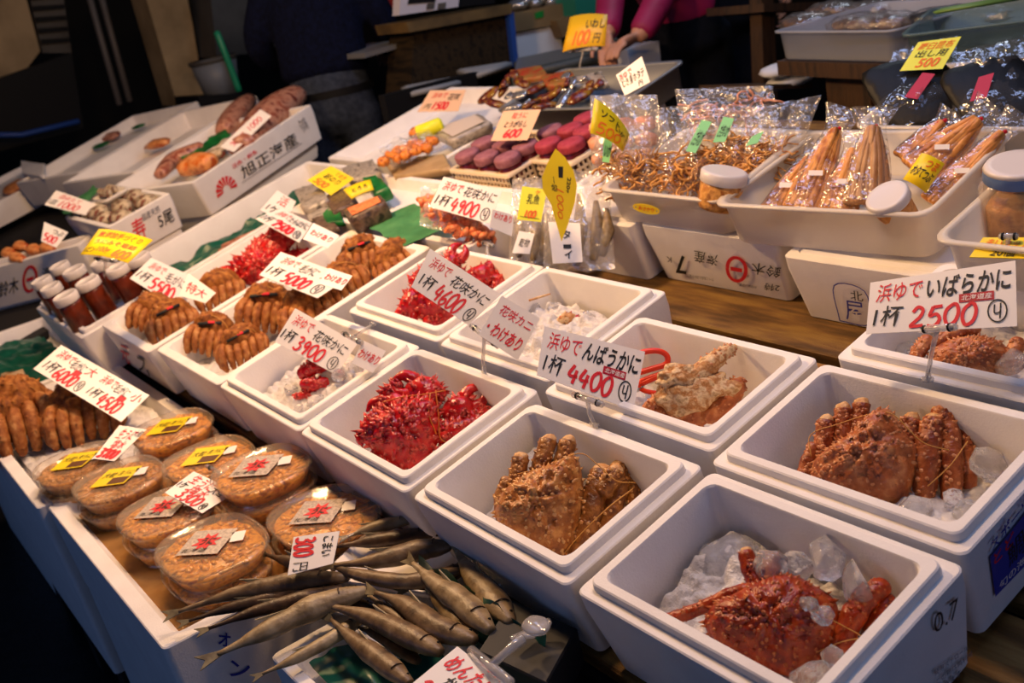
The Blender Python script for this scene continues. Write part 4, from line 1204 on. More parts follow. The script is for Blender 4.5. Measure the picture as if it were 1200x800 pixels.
flat_tray('white tray under the nearer part of the dried fish heap', 455, 728, -.160, .26, .13, .15)
flat_tray('white tray under the back part of the dried fish heap', 500, 668, -.138, .34, .17, .45)
FL = [([(395, 640), (450, 632), (514, 624)], 9, -.108, M_FISH3, 'dark brown dried fish at the back of the heap'),
      ([(408, 628), (440, 617), (486, 608)], 7, -.100, M_FISH2, 'pale dried fish highest at the back of the heap'),
      ([(392, 662), (440, 657), (490, 645), (527, 640)], 12, -.095, M_FISH, 'big dried fish just right of the 300 yen card'),
      ([(378, 658), (420, 673), (480, 681), (540, 668)], 9, -.100, M_FISH, 'thin dried fish whose tail points at the 300 yen card'),
      ([(210, 716), (280, 694), (345, 682), (408, 676)], 11, -.110, M_FISH, 'long dried fish under the 300 yen card, tail to the left'),
      ([(222, 727), (270, 712), (330, 698), (372, 690)], 8, -.122, M_FISH3, 'dark dried fish second along the left fan of tails'),
      ([(245, 736), (300, 716), (360, 700), (400, 690)], 9, -.120, M_FISH3, 'dark dried fish third along the left fan of tails'),
      ([(256, 766), (310, 740), (370, 711), (428, 692)], 14, -.105, M_FISH2, 'large pale dried fish slanting across the left of the heap'),
      ([(308, 789), (345, 772), (390, 747), (436, 716)], 8, -.128, M_FISH2, 'thin dried fish reaching furthest to the lower left'),
      ([(372, 706), (430, 722), (480, 745), (516, 764)], 12, -.105, M_FISH, 'dried fish heading to the lower right beside the front card'),
      ([(388, 726), (416, 750), (450, 776), (480, 800)], 11, -.115, M_FISH, 'dried fish lowest in the photo, heading to the front card'),
      ([(440, 694), (475, 708), (512, 735), (556, 750)], 13, -.100, M_FISH, 'grey-brown dried fish in the middle of the heap'),
      ([(434, 698), (460, 720), (492, 738)], 8, -.118, M_FISH, 'small dried fish below the middle of the heap'),
      ([(484, 660), (512, 684), (545, 708), (574, 738)], 13, -.088, M_FISH2, 'pale dried fish second from the right end of the heap'),
      ([(500, 688), (522, 710), (556, 744)], 10, -.108, M_FISH2, 'pale dried fish under the second from the right end'),
      ([(532, 640), (552, 672), (576, 700), (598, 728)], 13, -.090, M_FISH2, 'pale dried fish at the right end of the heap'),
      ([(478, 690), (510, 680), (546, 664)], 10, -.115, M_FISH3, 'dark dried fish crossing under the right end of the heap'),
      ([(330, 712), (380, 706), (440, 712)], 9, -.130, M_FISH3, 'dark dried fish at the bottom of the left half of the heap'),
      ([(312, 650), (350, 660), (392, 668)], 9, -.125, M_FISH3, 'dark dried fish mostly hidden behind the 300 yen card'),
      ([(420, 735), (450, 745), (490, 775)], 9, -.132, M_FISH3, 'dark dried fish under the front of the heap')]
for i, (pts, r, z, m_, lab) in enumerate(FL):
    fish(lab, pts, r, z, m_, i + 1)

# black stand with a card and clip at the bottom edge
bp_ = [at(560, 762, -.09), at(600, 702, -.09), at(676, 735, -.09), at(640, 800, -.09)]
t = thing('black_stand', 'black block standing at the end of the fish heap', 'stand', (bp_[0] + bp_[2]) / 2 - Vector((0, 0, .062)))
mk('block', loft([[p - Vector((0, 0, .062)) for p in bp_], [p - Vector((0, 0, .003)) for p in bp_], [p + (bp_[0].lerp(bp_[2], .5) - p) * .03 for p in bp_]]), M_BLK, t, smooth=False)
cb = at(618, 742, -.088)
t = thing('card_clip', 'big clear plastic clip on the black stand', 'clip', cb)
j0, j1 = at(552, 762, -.075), at(598, 800, -.075)
mk('jaw', tube([j0, j1], .008, 10), M_CLEAR, t)
mk('arm', tube([(j0 + j1) / 2, at(592, 765, -.06), at(612, 748, -.055)], [.007, .006, .009], 8), M_CLEAR, t)
mk('finger_pad', blob(at(628, 733, -.05), .020, 3, .12, 1.5, 3, (1.1, .9, .5)), M_CLEAR, t)
mk('finger_pad', tube([at(600, 748, -.07), at(622, 742, -.075), at(644, 728, -.065)], [.006, .012, .008], 10, squash=.5), M_CLEAR, t)

RU = [('浜ゆで', M_RED, .04, .58, .34, .34), ('1杯', M_BLACK, .04, .12, .34, .22)]
NOX = {'shear': .0}

card('price_card', 'white card lettered 300 yen standing in the dried fish heap', 'price card', [(398, 622), (390, 660), (337, 674), (344, 629)], at(368, 665, -.075),
     [('300', M_RED, .05, .08, .42, .55), ('円', M_BLACK, .72, .1, .34, .22), ('こまい', M_BLACK, .1, .68, .24, .6)])
card('price_card', 'white card with red writing in the clip of the black stand', 'price card', [(536, 757), (598, 806), (536, 848), (474, 808)], j0 + Vector((0, 0, -.001)),
     [('めんたい', M_RED, .08, .6, .3, .8), ('かに', M_BLACK, .3, .34, .24, .3), ('200', M_RED, .1, .05, .26, .5)])
card('price_card', 'white card lettered 3300 leaning on the middle tubs', 'price card', [(227, 552), (277, 576), (237, 601), (193, 577)], at(236, 590, -.085),
     [('生うに', M_RED, .12, .62, .34, .5), ('塩水', M_RED, .3, .36, .26, .4), ('大粒', M_BLACK, .62, .6, .3, .28), ('1ケ', M_BLACK, .02, .34, .24, .18), ('3300', M_RED, .22, .05, .34, .55)] + circ_yen(.82, .04, .1, .26))
clip('clear roll clip on the card marked 3300', at(268, 560, -.10), at(243, 546, -.088), at(272, 562, -.088))
card('price_card', 'narrow white card with red writing hanging between the left tubs', 'price card', [(140, 498), (172, 503), (134, 540), (109, 537)], at(125, 537, -.09),
     [('生うに', M_RED, .2, .62, .3, .6), ('塩水', M_RED, .28, .34, .25, .5), ('大粒', M_BLACK, .7, .74, .2, .3), ('3700', M_RED, .08, .06, .24, .8)])
card('price_card', 'wide white card lettered 6000 and 4500 over the left front crabs', 'price card', [(72, 404), (175, 463), (142, 494), (39, 432)], at(100, 468, -.05),
     [('浜ゆで', M_RED, .05, .62, .3, .17), ('毛がに', M_BLACK, .22, .55, .32, .14), ('大', M_RED, .38, .6, .3, .09), ('1杯', M_BLACK, .04, .14, .36, .13), ('6000', M_RED, .18, .08, .38, .22),
      ('R', M_RED, .30, .42, .37, .6), ('浜ゆで', M_RED, .54, .62, .3, .16), ('毛がに', M_BLACK, .70, .58, .3, .14), ('小', M_RED, .88, .6, .3, .1), ('1杯', M_BLACK, .54, .14, .34, .12), ('4500', M_RED, .68, .06, .4, .22),
      ('R', M_RED, .80, .44, .87, .62)] + circ_yen(.42, .06, .06, .36))
clip('clear roll clip under the wide card at the left front', at(95, 470, -.14), at(82, 455, -.085), at(105, 467, -.085))

# ------------------------------------------------------------------ price cards of the leaning deck
deck()


def std(name2, price, stamp=True, x2=.40, w2=.56, ink2=None):
    it = [('浜ゆで', M_RED, .05, .58, .34, .32), (name2, ink2 or M_BLACK, x2, .56, .36, w2), ('1杯', M_BLACK, .04, .12, .38, .20), (price, M_RED, .30, .08, .34, .46)] + circ_yen(.82, .08, .12, .34)
    if stamp: it += [('R', M_REDTAG, .63, .43, .86, .57), ('北海道産', M_WHITEINK, .645, .455, .09, .20, {'bold': .03, 'off': .0016, 'wob': 0})]
    return it


card('price_card', 'white card lettered 4400 above the opened crab', 'price card', [(638, 382), (756, 412), (742, 481), (629, 439)], at_v(686, 461, .298), std('んばうかに', '4400'))
clip('clear clip holding the card marked 4400', at(697, 498, .004), at_v(672, 462, .296), at_v(706, 474, .296))
card('price_card', 'white card lettered 2500 in front of the right-hand trays', 'price card', [(1020, 331), (1190, 305), (1192, 382), (1015, 391)], at_v(1095, 386, .572), std('いばらかに', '2500'))
clip('clear clip holding the card marked 2500', at(1087, 445, .004), at_v(1078, 386, .57), at_v(1120, 383, .57))
card('price_card', 'white card lettered 4600 over the second bright red crab', 'price card', [(504, 291), (587, 345), (549, 381), (482, 336)], at_v(520, 360, .322),
     [('浜ゆで', M_RED, .08, .62, .28, .28), ('花咲かに', M_BLACK, .42, .52, .30, .52), ('1杯', M_BLACK, .06, .14, .34, .22), ('4600', M_RED, .34, .04, .42, .42)] + circ_yen(.84, .04, .12, .34))
card('price_card', 'white card with only red writing beside the card marked 4600', 'price card', [(588, 346), (633, 373), (607, 422), (561, 392)], at_v(590, 405, .322),
     [('花咲カニ', M_RED, .12, .62, .24, .8), ('・わけあり', M_RED, .04, .12, .32, .85)])
clip('clear roll clip under the red-lettered card', at(568, 440, .004), at_v(552, 381, .32), at_v(584, 406, .32))
card('price_card', 'white card lettered 3900 over the iced red legs', 'price card', [(346, 361), (419, 402), (394, 439), (322, 400)], at(356, 416, .035),
     [('浜ゆで', M_RED, .06, .60, .3, .3), ('花咲かに', M_BLACK, .42, .5, .32, .5), ('1杯', M_BLACK, .02, .14, .34, .2), ('3900', M_RED, .26, .06, .38, .45)] + circ_yen(.80, .04, .13, .36))
card('price_card', 'small white card in red writing beside the card marked 3900', 'price card', [(426, 399), (452, 411), (437, 437), (412, 425)], at(425, 431, .03), [('わけあり', M_RED, .06, .3, .4, .88)])
clip('clear roll clip above the card marked 3900', at(437, 380, .003), at(402, 390, .075), at(424, 402, .07))
card('price_card', 'white card lettered 4900 on the bag of shrimp', 'price card', [(520, 207), (589, 223), (573, 262), (503, 242)], at_v(540, 250, .70),
     [('浜ゆで', M_RED, .06, .6, .3, .32), ('花咲かに', M_BLACK, .42, .56, .32, .52), ('1杯', M_BLACK, .04, .12, .36, .24), ('4900', M_RED, .32, .06, .40, .45)] + circ_yen(.82, .04, .13, .36))
card('price_card', 'small white card in red writing below the card marked 4900', 'price card', [(577, 245), (602, 252), (600, 277), (574, 266)], at_v(586, 270, .71), [('わけあり', M_RED, .1, .55, .35, .8)])
card('price_card', 'white card lettered 5000 over the long box of hairy crabs', 'price card', [(329, 295), (411, 324), (372, 349), (304, 322)], at_v(338, 336, .30),
     [('浜ゆで', M_RED, .1, .62, .28, .24), ('毛がに', M_BLACK, .38, .55, .32, .26), ('大', M_RED, .72, .58, .3, .16), ('1杯', M_BLACK, .04, .12, .36, .22), ('5000', M_RED, .32, .06, .38, .4)] + circ_yen(.80, .06, .13, .36))
card('price_card', 'small white card in red writing tucked beside the card marked 5000', 'price card', [(386, 314), (413, 323), (400, 340), (373, 332)], at_v(388, 336, .295), [('わけあり', M_RED, .06, .3, .4, .88)])
card('price_card', 'white card lettered 7500 over the red crab in the long box', 'price card', [(329, 244), (366, 261), (351, 284), (299, 256)], at_v(325, 270, .50),
     [('浜ゆで', M_RED, .1, .6, .3, .34), ('たらばがに', M_BLACK, .46, .56, .3, .5), ('1杯', M_BLACK, .02, .1, .36, .22), ('7500', M_RED, .3, .06, .38, .45)] + circ_yen(.80, .04, .13, .36))
card('price_card', 'small white card in red writing on the right of the card marked 7500', 'price card', [(367, 261), (398, 276), (384, 291), (355, 280)], at_v(378, 285, .50), [('わけあり', M_RED, .1, .35, .35, .8)])
card('price_card', 'white card standing behind the card marked 7500', 'price card', [(325, 223), (347, 236), (334, 262), (305, 246)], at_v(320, 254, .62),
     [('活', M_RED, .3, .55, .4, .4), ('1ケ', M_BLACK, .1, .12, .3, .4), ('800', M_RED, .5, .1, .3, .4)])
card('price_card', 'white card lettered 5500 over the left hairy crabs', 'price card', [(177, 302), (222, 322), (209, 361), (152, 326)], at_v(180, 343, .15),
     [('浜ゆで', M_RED, .1, .62, .28, .36), ('毛がに', M_BLACK, .52, .5, .32, .44), ('1杯', M_BLACK, .03, .14, .36, .26), ('5500', M_RED, .34, .06, .4, .5)])
card('price_card', 'white strip card joined to the right of the card marked 5500', 'price card', [(221, 320), (253, 343), (241, 355), (210, 346)], at_v(226, 350, .148), [('特大', M_RED, .1, .25, .5, .7)])
clip('clear stem clip holding the curved yellow card over the jars', at(124, 335, -.03), at_v(112, 303, .018), at_v(136, 306, .018))
card('price_card', 'curved yellow card over the jars of brown paste', 'price card', [(116, 268), (179, 281), (150, 308), (94, 298)], at_v(124, 303, .02),
     [('無添加手づくり', M_RED, .08, .68, .22, .8), ('うにみそ瓶詰', M_RED, .10, .42, .18, .8), ('1ビン', M_BLACK, .03, .1, .2, .2), ('100g', M_ORANGE, .26, .08, .26, .25), ('600', M_ORANGE, .62, .06, .28, .3)], M_CARDY, bulge=.008)


# ------------------------------------------------------------------ back rows of the deck
deck()


def bag(name, label, cat, quad, anchor, thick, film_m=None, seed=0, group=None, lean=.35, contents=None, crumple=.085, body=.6):
    """a clear bag: quad = TL TR BR BL in the picture, standing where anchor = (px, py, z) says"""
    TL, TR, BR, BL = [Vector(p) for p in quad]
    c = Crab(name, label, cat, anchor[0], anchor[1], anchor[2], lean, group)
    rng = random.Random(seed); NX, NY = 18, 20; parts = []
    for side in (1, -1):
        V = []; Fc = []
        for j in range(NY + 1):
            for i in range(NX + 1):
                a, b = i / NX, j / NY
                p = BL * (1 - a) * (1 - b) + BR * a * (1 - b) + TR * a * b + TL * (1 - a) * b
                prof = (math.sin(math.pi * a) ** .6) * (math.sin(min(1, (b + .06) / body) * math.pi / 2) if b < body * .5 else max(.06, 1 - max(0, b - body * .5) / (1 - body * .5)) ** .8) * min(1, (b + .02) * 8)
                nz = noise.noise(Vector((a * 4 + seed, b * 4, side * 2.0))) * 1.0 + noise.noise(Vector((a * 11 + seed, b * 9, side))) * .6
                edge = math.sin(math.pi * a)
                V.append(c.p(p.x, p.y, side * thick * prof * .5 + nz * thick * crumple * 3 * (.25 + edge)))
        for j in range(NY):
            for i in range(NX):
                k = j * (NX + 1) + i; Fc.append((k, k + 1, k + NX + 2, k + NX + 1))
        parts.append((V, Fc))
    mk('film', parts, film_m or M_BAG, c.t)
    return c


def strands(c, quad, n, m_, r=1.4, seed=0, thick=18, length=32, name='dried_strips', curl=1.0):
    TL, TR, BR, BL = [Vector(p) for p in quad]; rng = random.Random(seed); parts = []
    for _ in range(n):
        a, b = rng.random(), rng.random()
        p = BL * (1 - a) * (1 - b) + BR * a * (1 - b) + TR * a * b + TL * (1 - a) * b
        th = rng.uniform(0, 6.28); q = []
        d = rng.uniform(-.5, .5) * thick
        for k in range(5):
            q.append(c.p(p.x, p.y, d)); th += rng.uniform(-.9, .9) * curl
            p = p + Vector((math.cos(th), math.sin(th) * .7)) * length / 5; d += rng.uniform(-.15, .15) * thick
        parts.append(tube(smooth_path(q, 2), r * c.s * rng.uniform(.7, 1.3), 5))
    o = mk(name, parts, m_, c.t); o['kind'] = 'stuff'
    return o


def sticker(c, quad, dz, m_, items=(), name='sticker'):
    k = Card([c.p(x, y, dz) for x, y in quad])
    s_ = mk(name, k.slab(.0006, 2), m_, c.t, smooth=False)
    for it in items: mk('lettering', k.write(it[0], *it[2:6], **({'wob': .03})), it[1], s_, smooth=False)
    return s_


def px_tray(label, x0, y0, x1, y1, zb, zr, m_=None, rot=0.0, flare=.02, name='plastic_tray', group=None):
    cx, cy = (x0 + x1) / 2, (y0 + y1) / 2; w_, d_ = (x1 - x0) / 2, (y1 - y0) / 2; h = zr - zb
    t = thing(name, label, 'tray', (cx, cy, zb), group, Matrix.Rotation(rot, 3, 'Z'))
    f = flare; r = .03
    mk('tray_body', loft([rrect(-w_ + f, -d_ + f, w_ - f, d_ - f, r, 0), rrect(-w_ + f * .8, -d_ + f * .8, w_ - f * .8, d_ - f * .8, r, .006), rrect(-w_ + .010, -d_ + .010, w_ - .010, d_ - .010, r, h - .006),
                            rrect(-w_, -d_, w_, d_, r, h - .006), rrect(-w_, -d_, w_, d_, r, h), rrect(-w_ + .010, -d_ + .010, w_ - .010, d_ - .010, r, h),
                            rrect(-w_ + .013, -d_ + .013, w_ - .013, d_ - .013, r, h - .004), rrect(-w_ + f * .8 + .004, -d_ + f * .8 + .004, w_ - f * .8 - .004, d_ - f * .8 - .004, r, .008)]), m_ or M_TRAY, t, local=True)
    return t


M_SQUID = mat('dried_squid', '#bc7a34', 0.45, ['#dca252', '#94581e'], 50, 0.5, 120)
M_SQUID2 = mat('dried_squid_flat', '#c27a30', 0.4, ['#d8964a', '#9a541c'], 30, 0.8, 60, stretch=(1, 1, 1))
M_WEED = mat('seaweed_pack', '#8d8378', 0.3, ['#b0a698', '#5a544c'], 40, 0.6, 60)
M_GREENB = mat('green_pack', '#1c7a34', 0.35, '#0f5224', 20)
M_PACKD = mat('dark_pack', '#4a3a30', 0.3, ['#6f5a4a', '#2a201c'], 40, 0.6, 60)
M_SHRIMP = mat('dried_shrimp', '#d9683a', 0.45, ['#e89058', '#c04a24'], 70, 0.6, 100)
M_LIDR = mat('jar_cloth_red', '#8c2434', 0.7, '#a8384a', 60, 0.3, 120); M_LIDP = mat('jar_cloth_plum', '#7e4652', 0.7, '#96606a', 60, 0.3, 120)
M_JARR = mat('jar_dark_red', '#5c1420', 0.3); M_GOLD = mat('jar_label_gold', '#c98a2a', 0.5)
M_BASKET = mat('basket_plastic', '#d8c4a4', 0.4)
M_COCOA = mat('packet_dark', '#3a1c18', 0.2, ['#6a2a20', '#8a6a20'], 60); M_SILVER = mat('packet_foil', '#b8b8bc', 0.2, metal=.8, bump=.6, bscale=90)
M_PINK = mat('pink_cracker', '#c4805e', 0.5, '#d89a78', 30)
M_KELP = mat('kelp_black', '#050607', 0.5, '#0c0b09', 20, .4, 40, 0.25)
M_BLUEC = mat('crate_blue', '#1d3f86', 0.5)

PB = foam_box('foam box of seaweed packs behind the hairy crabs', -1.79, .672, -.745, .955, .0, depth=.03, lip=False, wall=.02)
decal(PB, [(508, 290), (622, 318), (622, 338), (508, 308)], (-1, .6715, -.03), (0, -1, -.1), [('ハ', M_BLACK, .08, .2, .6, .12), ('川', M_BLACK, .35, .2, .7, .2)])
BLK = foam_box('plastic-wrapped blank foam block between the bags and the printed crate', -.72, .862, -.345, 1.19, -.005, depth=.004, lip=False, flange=False)
C7 = foam_box('upside-down printed foam crate with a red circle mark and a 7', -.335, .882, .06, 1.19, -.008, h=.146, depth=.004, lip=False, flange=False)
k = decal(C7, [(916, 347), (782, 326), (776, 281), (922, 309)], (0, .8815, -.038), (0, -1, -.1),
          [('鈴木', M_BLACK, .03, .12, .34, .22), ('海産', M_BLACK, .52, .1, .32, .2), ('7', M_BLACK, .80, .30, .5, .10), ('2特', M_BLACK, .02, .66, .22, .12), ('K', M_GREYINK, .93, .4, .14, .05),
           ('すべて国産の原料を使用', M_GREYINK, .56, .78, .09, .24), ('お取扱い注意', M_GREYINK, .2, .8, .09, .14),
           ('S', [(.37 + .075 * math.cos(a), .42 + .33 * math.sin(a)) for a in [i * math.pi / 8 for i in range(17)]], M_RED, .09), ('R', M_RED, .325, .37, .42, .48)])
YA = foam_box('white foam crate with a dark blue printed label, behind the opened crab', .105, .848, .50, 1.19, -.012, h=.142, depth=.004, lip=False, flange=False)
k = decal(YA, [(977, 333), (1014, 340), (1020, 380), (984, 376)], (.2, .8475, -.042), (0, -1, -.1),
          [('S', [(.02, .02), (.02, .98), (.98, .98), (.98, .02), (.02, .02)], M_BLUE, .03), ('屋', M_BLUE, .25, .08, .55, .6), ('北', M_BLACK, .5, .66, .28, .4)])
for it in k.__dict__: pass
foam_box('white foam crate under the rightmost milky tray', .52, .885, .93, 1.19, -.0, h=.154, depth=.004, lip=False, flange=False)
foam_box('white foam crate under the tray of black kelp bags', .02, 1.20, .95, 1.52, -.012, h=.142, depth=.004, lip=False, flange=False)

# tray of shredded squid
TS = px_tray('milky tray of shredded dried squid bags on the printed crate', -.42, .862, -.03, 1.18, -.003, .085)
decal(TS, [(743, 237), (773, 243), (772, 252), (743, 246)], (0, .868, 0), (0, -1, 0), [('S', [(.5 + .5 * math.cos(a), .5 + .5 * math.sin(a)) for a in [i * math.pi / 8 for i in range(17)]], M_CARDY, .25), ('R', M_CARDY, .1, .15, .9, .85), ('おさかり', M_RED, .2, .25, .5, .6)])
GS = [('おつまみさきいか', M_BLACK, .06, .2, .6, .88)]
c = bag('squid_bag', 'bag of shredded dried squid under the folded yellow 500 card', 'bag', [(700, 150), (760, 140), (775, 232), (705, 228)], (740, 205, .07), 34, seed=1, group='bags of shredded squid')
strands(c, [(712, 192), (765, 186), (770, 224), (712, 222)], 162, M_SQUID, 1.27, 1, 24); sticker(c, [(711, 165), (721, 168), (716, 198), (708, 196)], 22, M_GREENTAG, [('いか', M_BLACK, .1, .2, .5, .8)])
c = bag('squid_bag', 'bag of shredded dried squid in the middle of the milky tray', 'bag', [(770, 120), (835, 112), (850, 228), (775, 236)], (810, 200, .07), 40, seed=2, group='bags of shredded squid')
strands(c, [(776, 186), (838, 180), (838, 222), (780, 230)], 216, M_SQUID, 1.27, 2, 30); sticker(c, [(826, 151), (837, 155), (817, 191), (806, 187)], 26, M_GREENTAG, [('さきいか', M_BLACK, .1, .2, .5, .8)])
c = bag('squid_bag', 'bag of shredded dried squid behind the white capped jar', 'bag', [(835, 118), (900, 122), (905, 210), (838, 205)], (870, 185, .075), 34, seed=3, group='bags of shredded squid')
strands(c, [(840, 165), (896, 160), (896, 198), (842, 200)], 162, M_SQUID, 1.19, 3, 24); sticker(c, [(852, 141), (864, 145), (852, 172), (838, 171)], 20, M_GREENTAG, [('さきいか', M_BLACK, .1, .2, .5, .8)])
c = bag('squid_bag', 'bag of shredded dried squid at the right end of the milky tray', 'bag', [(880, 122), (966, 116), (930, 200), (868, 225)], (895, 190, .075), 30, seed=4, group='bags of shredded squid')
strands(c, [(878, 182), (920, 175), (912, 198), (872, 216)], 144, M_SQUID, 1.10, 4, 20); sticker(c, [(884, 165), (898, 160), (890, 174), (876, 176)], 18, M_GREENTAG)
c = bag('squid_bag', 'bag of pale dried squid standing at the back with gold speckled film', 'bag', [(792, 96), (905, 105), (910, 150), (800, 155)], (850, 130, .11), 20, seed=5, group='bags of shredded squid', crumple=.09)
strands(c, [(805, 115), (895, 120), (895, 140), (810, 145)], 50, M_PINK, 1.3, 5, 14)
p = at(834, 218, .10)
t = thing('snack_jar', 'white-capped clear jar lying among the shredded squid bags', 'jar', p - Vector((0, 0, .05)), rot=Euler((math.radians(-22), math.radians(14), 0)).to_matrix())
mk('glass', lathe([(.040, 0), (.045, .01), (.045, .05), (.042, .058)], 24), M_SQUID, t, local=True); mk('lid', lathe([(.046, .055), (.048, .057), (.048, .076), (.044, .079), (.04, .079)], 24), M_LIDW, t, local=True)
c = bag('cracker_bag', 'tall clear bag of pink crackers behind the folded yellow card', 'bag', [(693, 104), (772, 110), (780, 195), (693, 205)], (735, 175, .09), 34, M_BAGM, 6)
rng = random.Random(6)
for i in range(9):
    x, y = 705 + (i % 3) * 26 + rng.uniform(-4, 4), 185 - (i // 3) * 20
    v, f = blob((0, 0, 0), 1, i, .15, 1.5, 2); mk('cracker', ([c.p(x + q.x * 15, y - q.y * 10, q.z * 7) for q in v], f), M_PINK, c.t)
card('price_card', 'folded yellow card lettered 500 on the squid bag', 'price card', [(697, 115), (738, 158), (730, 178), (692, 156)], at(715, 150, .19), [('ソフト', M_BLACK, .15, .6, .22, .5), ('いか', M_BLACK, .55, .45, .22, .3), ('500', M_ORANGE, .1, .06, .36, .7)], M_CARDY, bulge=.012)
card('price_card', 'pink-lettered white card standing behind the cracker bag', 'price card', [(722, 88), (752, 66), (762, 96), (732, 112)], at(742, 100, .20), [('浜ゆで', M_RED, .02, .62, .3, .5), ('むき身ホタテ', M_BLACK, .05, .3, .34, .85), ('円', M_BLACK, .6, .05, .2, .15)])

# tall bags at the middle with leaf card
c = bag('dried_fish_bag', 'tall clear bag with pale dried fish, behind the leaf-shaped yellow card', 'bag', [(640, 190), (716, 200), (720, 318), (636, 318)], (680, 290, -.02), 40, M_BAGM, 7)
for i, (x0, y0, x1, y1) in enumerate([(655, 305, 650, 230), (675, 310, 680, 225), (695, 305, 700, 235), (705, 300, 712, 245)]):
    mk('dried_fish', tube([c.p(x0, y0, 0), c.p((x0 + x1) / 2 + 4, (y0 + y1) / 2, 6), c.p(x1, y1, 0)], [5 * c.s, 9 * c.s, 3 * c.s], 8), M_FISH2, c.t)
sticker(c, [(645, 268), (682, 272), (684, 318), (650, 318)], 26, M_CARD, [('タ', M_BLACK, .4, .6, .2, .25), ('一', M_BLACK, .4, .35, .1, .25), ('イ', M_BLACK, .4, .1, .2, .25)])
c = bag('dried_fish_bag', 'clear bag behind the square lemon-yellow card, left of the leaf card', 'bag', [(600, 205), (645, 205), (648, 312), (596, 308)], (622, 285, -.02), 34, M_BAGM, 8)
for i, (x0, y0, x1, y1) in enumerate([(608, 300, 606, 245), (625, 305, 628, 240), (636, 300, 640, 250)]):
    mk('dried_fish', tube([c.p(x0, y0, 0), c.p((x0 + x1) / 2 + 3, (y0 + y1) / 2, 4), c.p(x1, y1, 0)], [4 * c.s, 7 * c.s, 3 * c.s], 8), M_FISH2, c.t)
sticker(c, [(610, 278), (628, 282), (622, 306), (602, 304)], 20, M_CARD, [('乾物', M_BLACK, .2, .3, .4, .6)])
# leaf card
A = at_v(655, 240, .69); cN = (camf()[0] - A).normalized()
leaf = [(651, 174), (642, 190), (635, 208), (636, 222), (646, 240), (652, 262), (658, 283), (666, 262), (674, 236), (676, 216), (672, 200), (662, 184)]
t = thing('price_card', 'leaf-shaped yellow card lettered 1000 hanging in front of the clear bags', 'price card', at_plane(658, 283, A, cN))
V = [at_plane(x, y, A, cN) for x, y in leaf]; n_ = len(V)
mk('card', (V + [v - cN * .0012 for v in V], [tuple(range(n_)), tuple(range(2 * n_ - 1, n_ - 1, -1))] + [(i, i + n_, (i + 1) % n_ + n_, (i + 1) % n_) for i in range(n_)]), M_CARDY, t, smooth=False)
kk = Card([at_plane(x, y, A, cN) for x, y in [(672, 202), (664, 262), (650, 258), (640, 200)]]); kk.n = cN
ink(kk, [('1000', M_ORANGE, .30, .35, .32, .65), ('220g', M_BLACK, .10, .74, .2, .3), ('一袋', M_BLACK, .1, .12, .26, .3), ('R', M_BLACK, -.1, .45, .12, .62)], t)
card('price_card', 'square lemon-yellow card hanging left of the leaf card', 'price card', [(612, 218), (641, 222), (634, 260), (606, 257)], at_v(622, 258, .68), [('乳魚', M_BLACK, .25, .5, .3, .5), ('100', M_ORANGE, .25, .1, .2, .5), ('ケ', M_ORANGE, .55, .8, .14, .2), ('S', [(.1, .1), (.9, .08)], M_BLACK, .015)], M_CARDLY)

# shrimp bag
c = bag('shrimp_bag', 'clear bag of orange dried shrimp under the card marked 4900', 'bag', [(490, 213), (545, 214), (578, 290), (492, 262)], (535, 255, .05), 34, M_BAGM, 9, lean=.5)
rng = random.Random(9); parts = []
for i in range(170):
    a, b = rng.random(), rng.random(); x = 488 + a * 44 + b * 46; y = 232 + b * 42 + a * 14 + rng.uniform(-8, 6); d = rng.uniform(-8, 10)
    th = rng.uniform(0, 3.1); dx, dy = math.cos(th) * 6, math.sin(th) * 6
    parts.append(tube(smooth_path([c.p(x - dx, y - dy, d), c.p(x + dy * .5, y - dx * .5, d + 2), c.p(x + dx, y + dy, d)], 3), [r_ * c.s for r_ in (3, 3, 4, 4, 4, 2.6, 1.4)][:7], 6))
o = mk('dried_shrimp', parts, M_SHRIMP, c.t); o['kind'] = 'stuff'
clip('clear roll clip at the foot of the shrimp bag', at(572, 300, .003), at(566, 284, .02), at(578, 288, .02))

# seaweed packs
sheet('green_sheet', 'flat green plastic sheet under the seaweed packs', 'sheet', [(424, 262), (486, 238), (540, 258), (474, 288)], .004, mat('green_sheet_light', '#4f8d58', 0.4, '#3f7a4a', 12), .004, 5)


def pack(label, px, z, h, m_, m2=None, group='seaweed packs', name='seaweed_pack', cat='pack', seed=0):
    """a soft rectangular pack: px = its four top corners"""
    q = [at(x, y, z + h) for x, y in px]; t = thing(name, label, cat, sum(q, Vector()) / 4 - Vector((0, 0, h)), group); cc = sum(q, Vector()) / 4
    rings = []
    for f, dz in ((.96, -h), (1.02, -h * .8), (1.03, -h * .3), (1.0, -h * .05), (.93, 0)):
        R_ = []
        for i in range(4):
            for k_ in range(5):
                p = q[i].lerp(q[(i + 1) % 4], k_ / 5); p = cc + (p - cc) * f + Vector((0, 0, dz)); p += noise.noise_vector(p * 40 + Vector((seed, 0, 0))) * .004; R_.append(p)
        rings.append(R_)
    mk('pack', loft(rings), m_, t)
    if m2:
        k = Card([cc + (p - cc) * .8 + Vector((0, 0, .003)) for p in q]); k.n = Vector((0, 0, 1)); mk('label_strip', k.slab(.001, 4), m2, t, smooth=False)
    return t


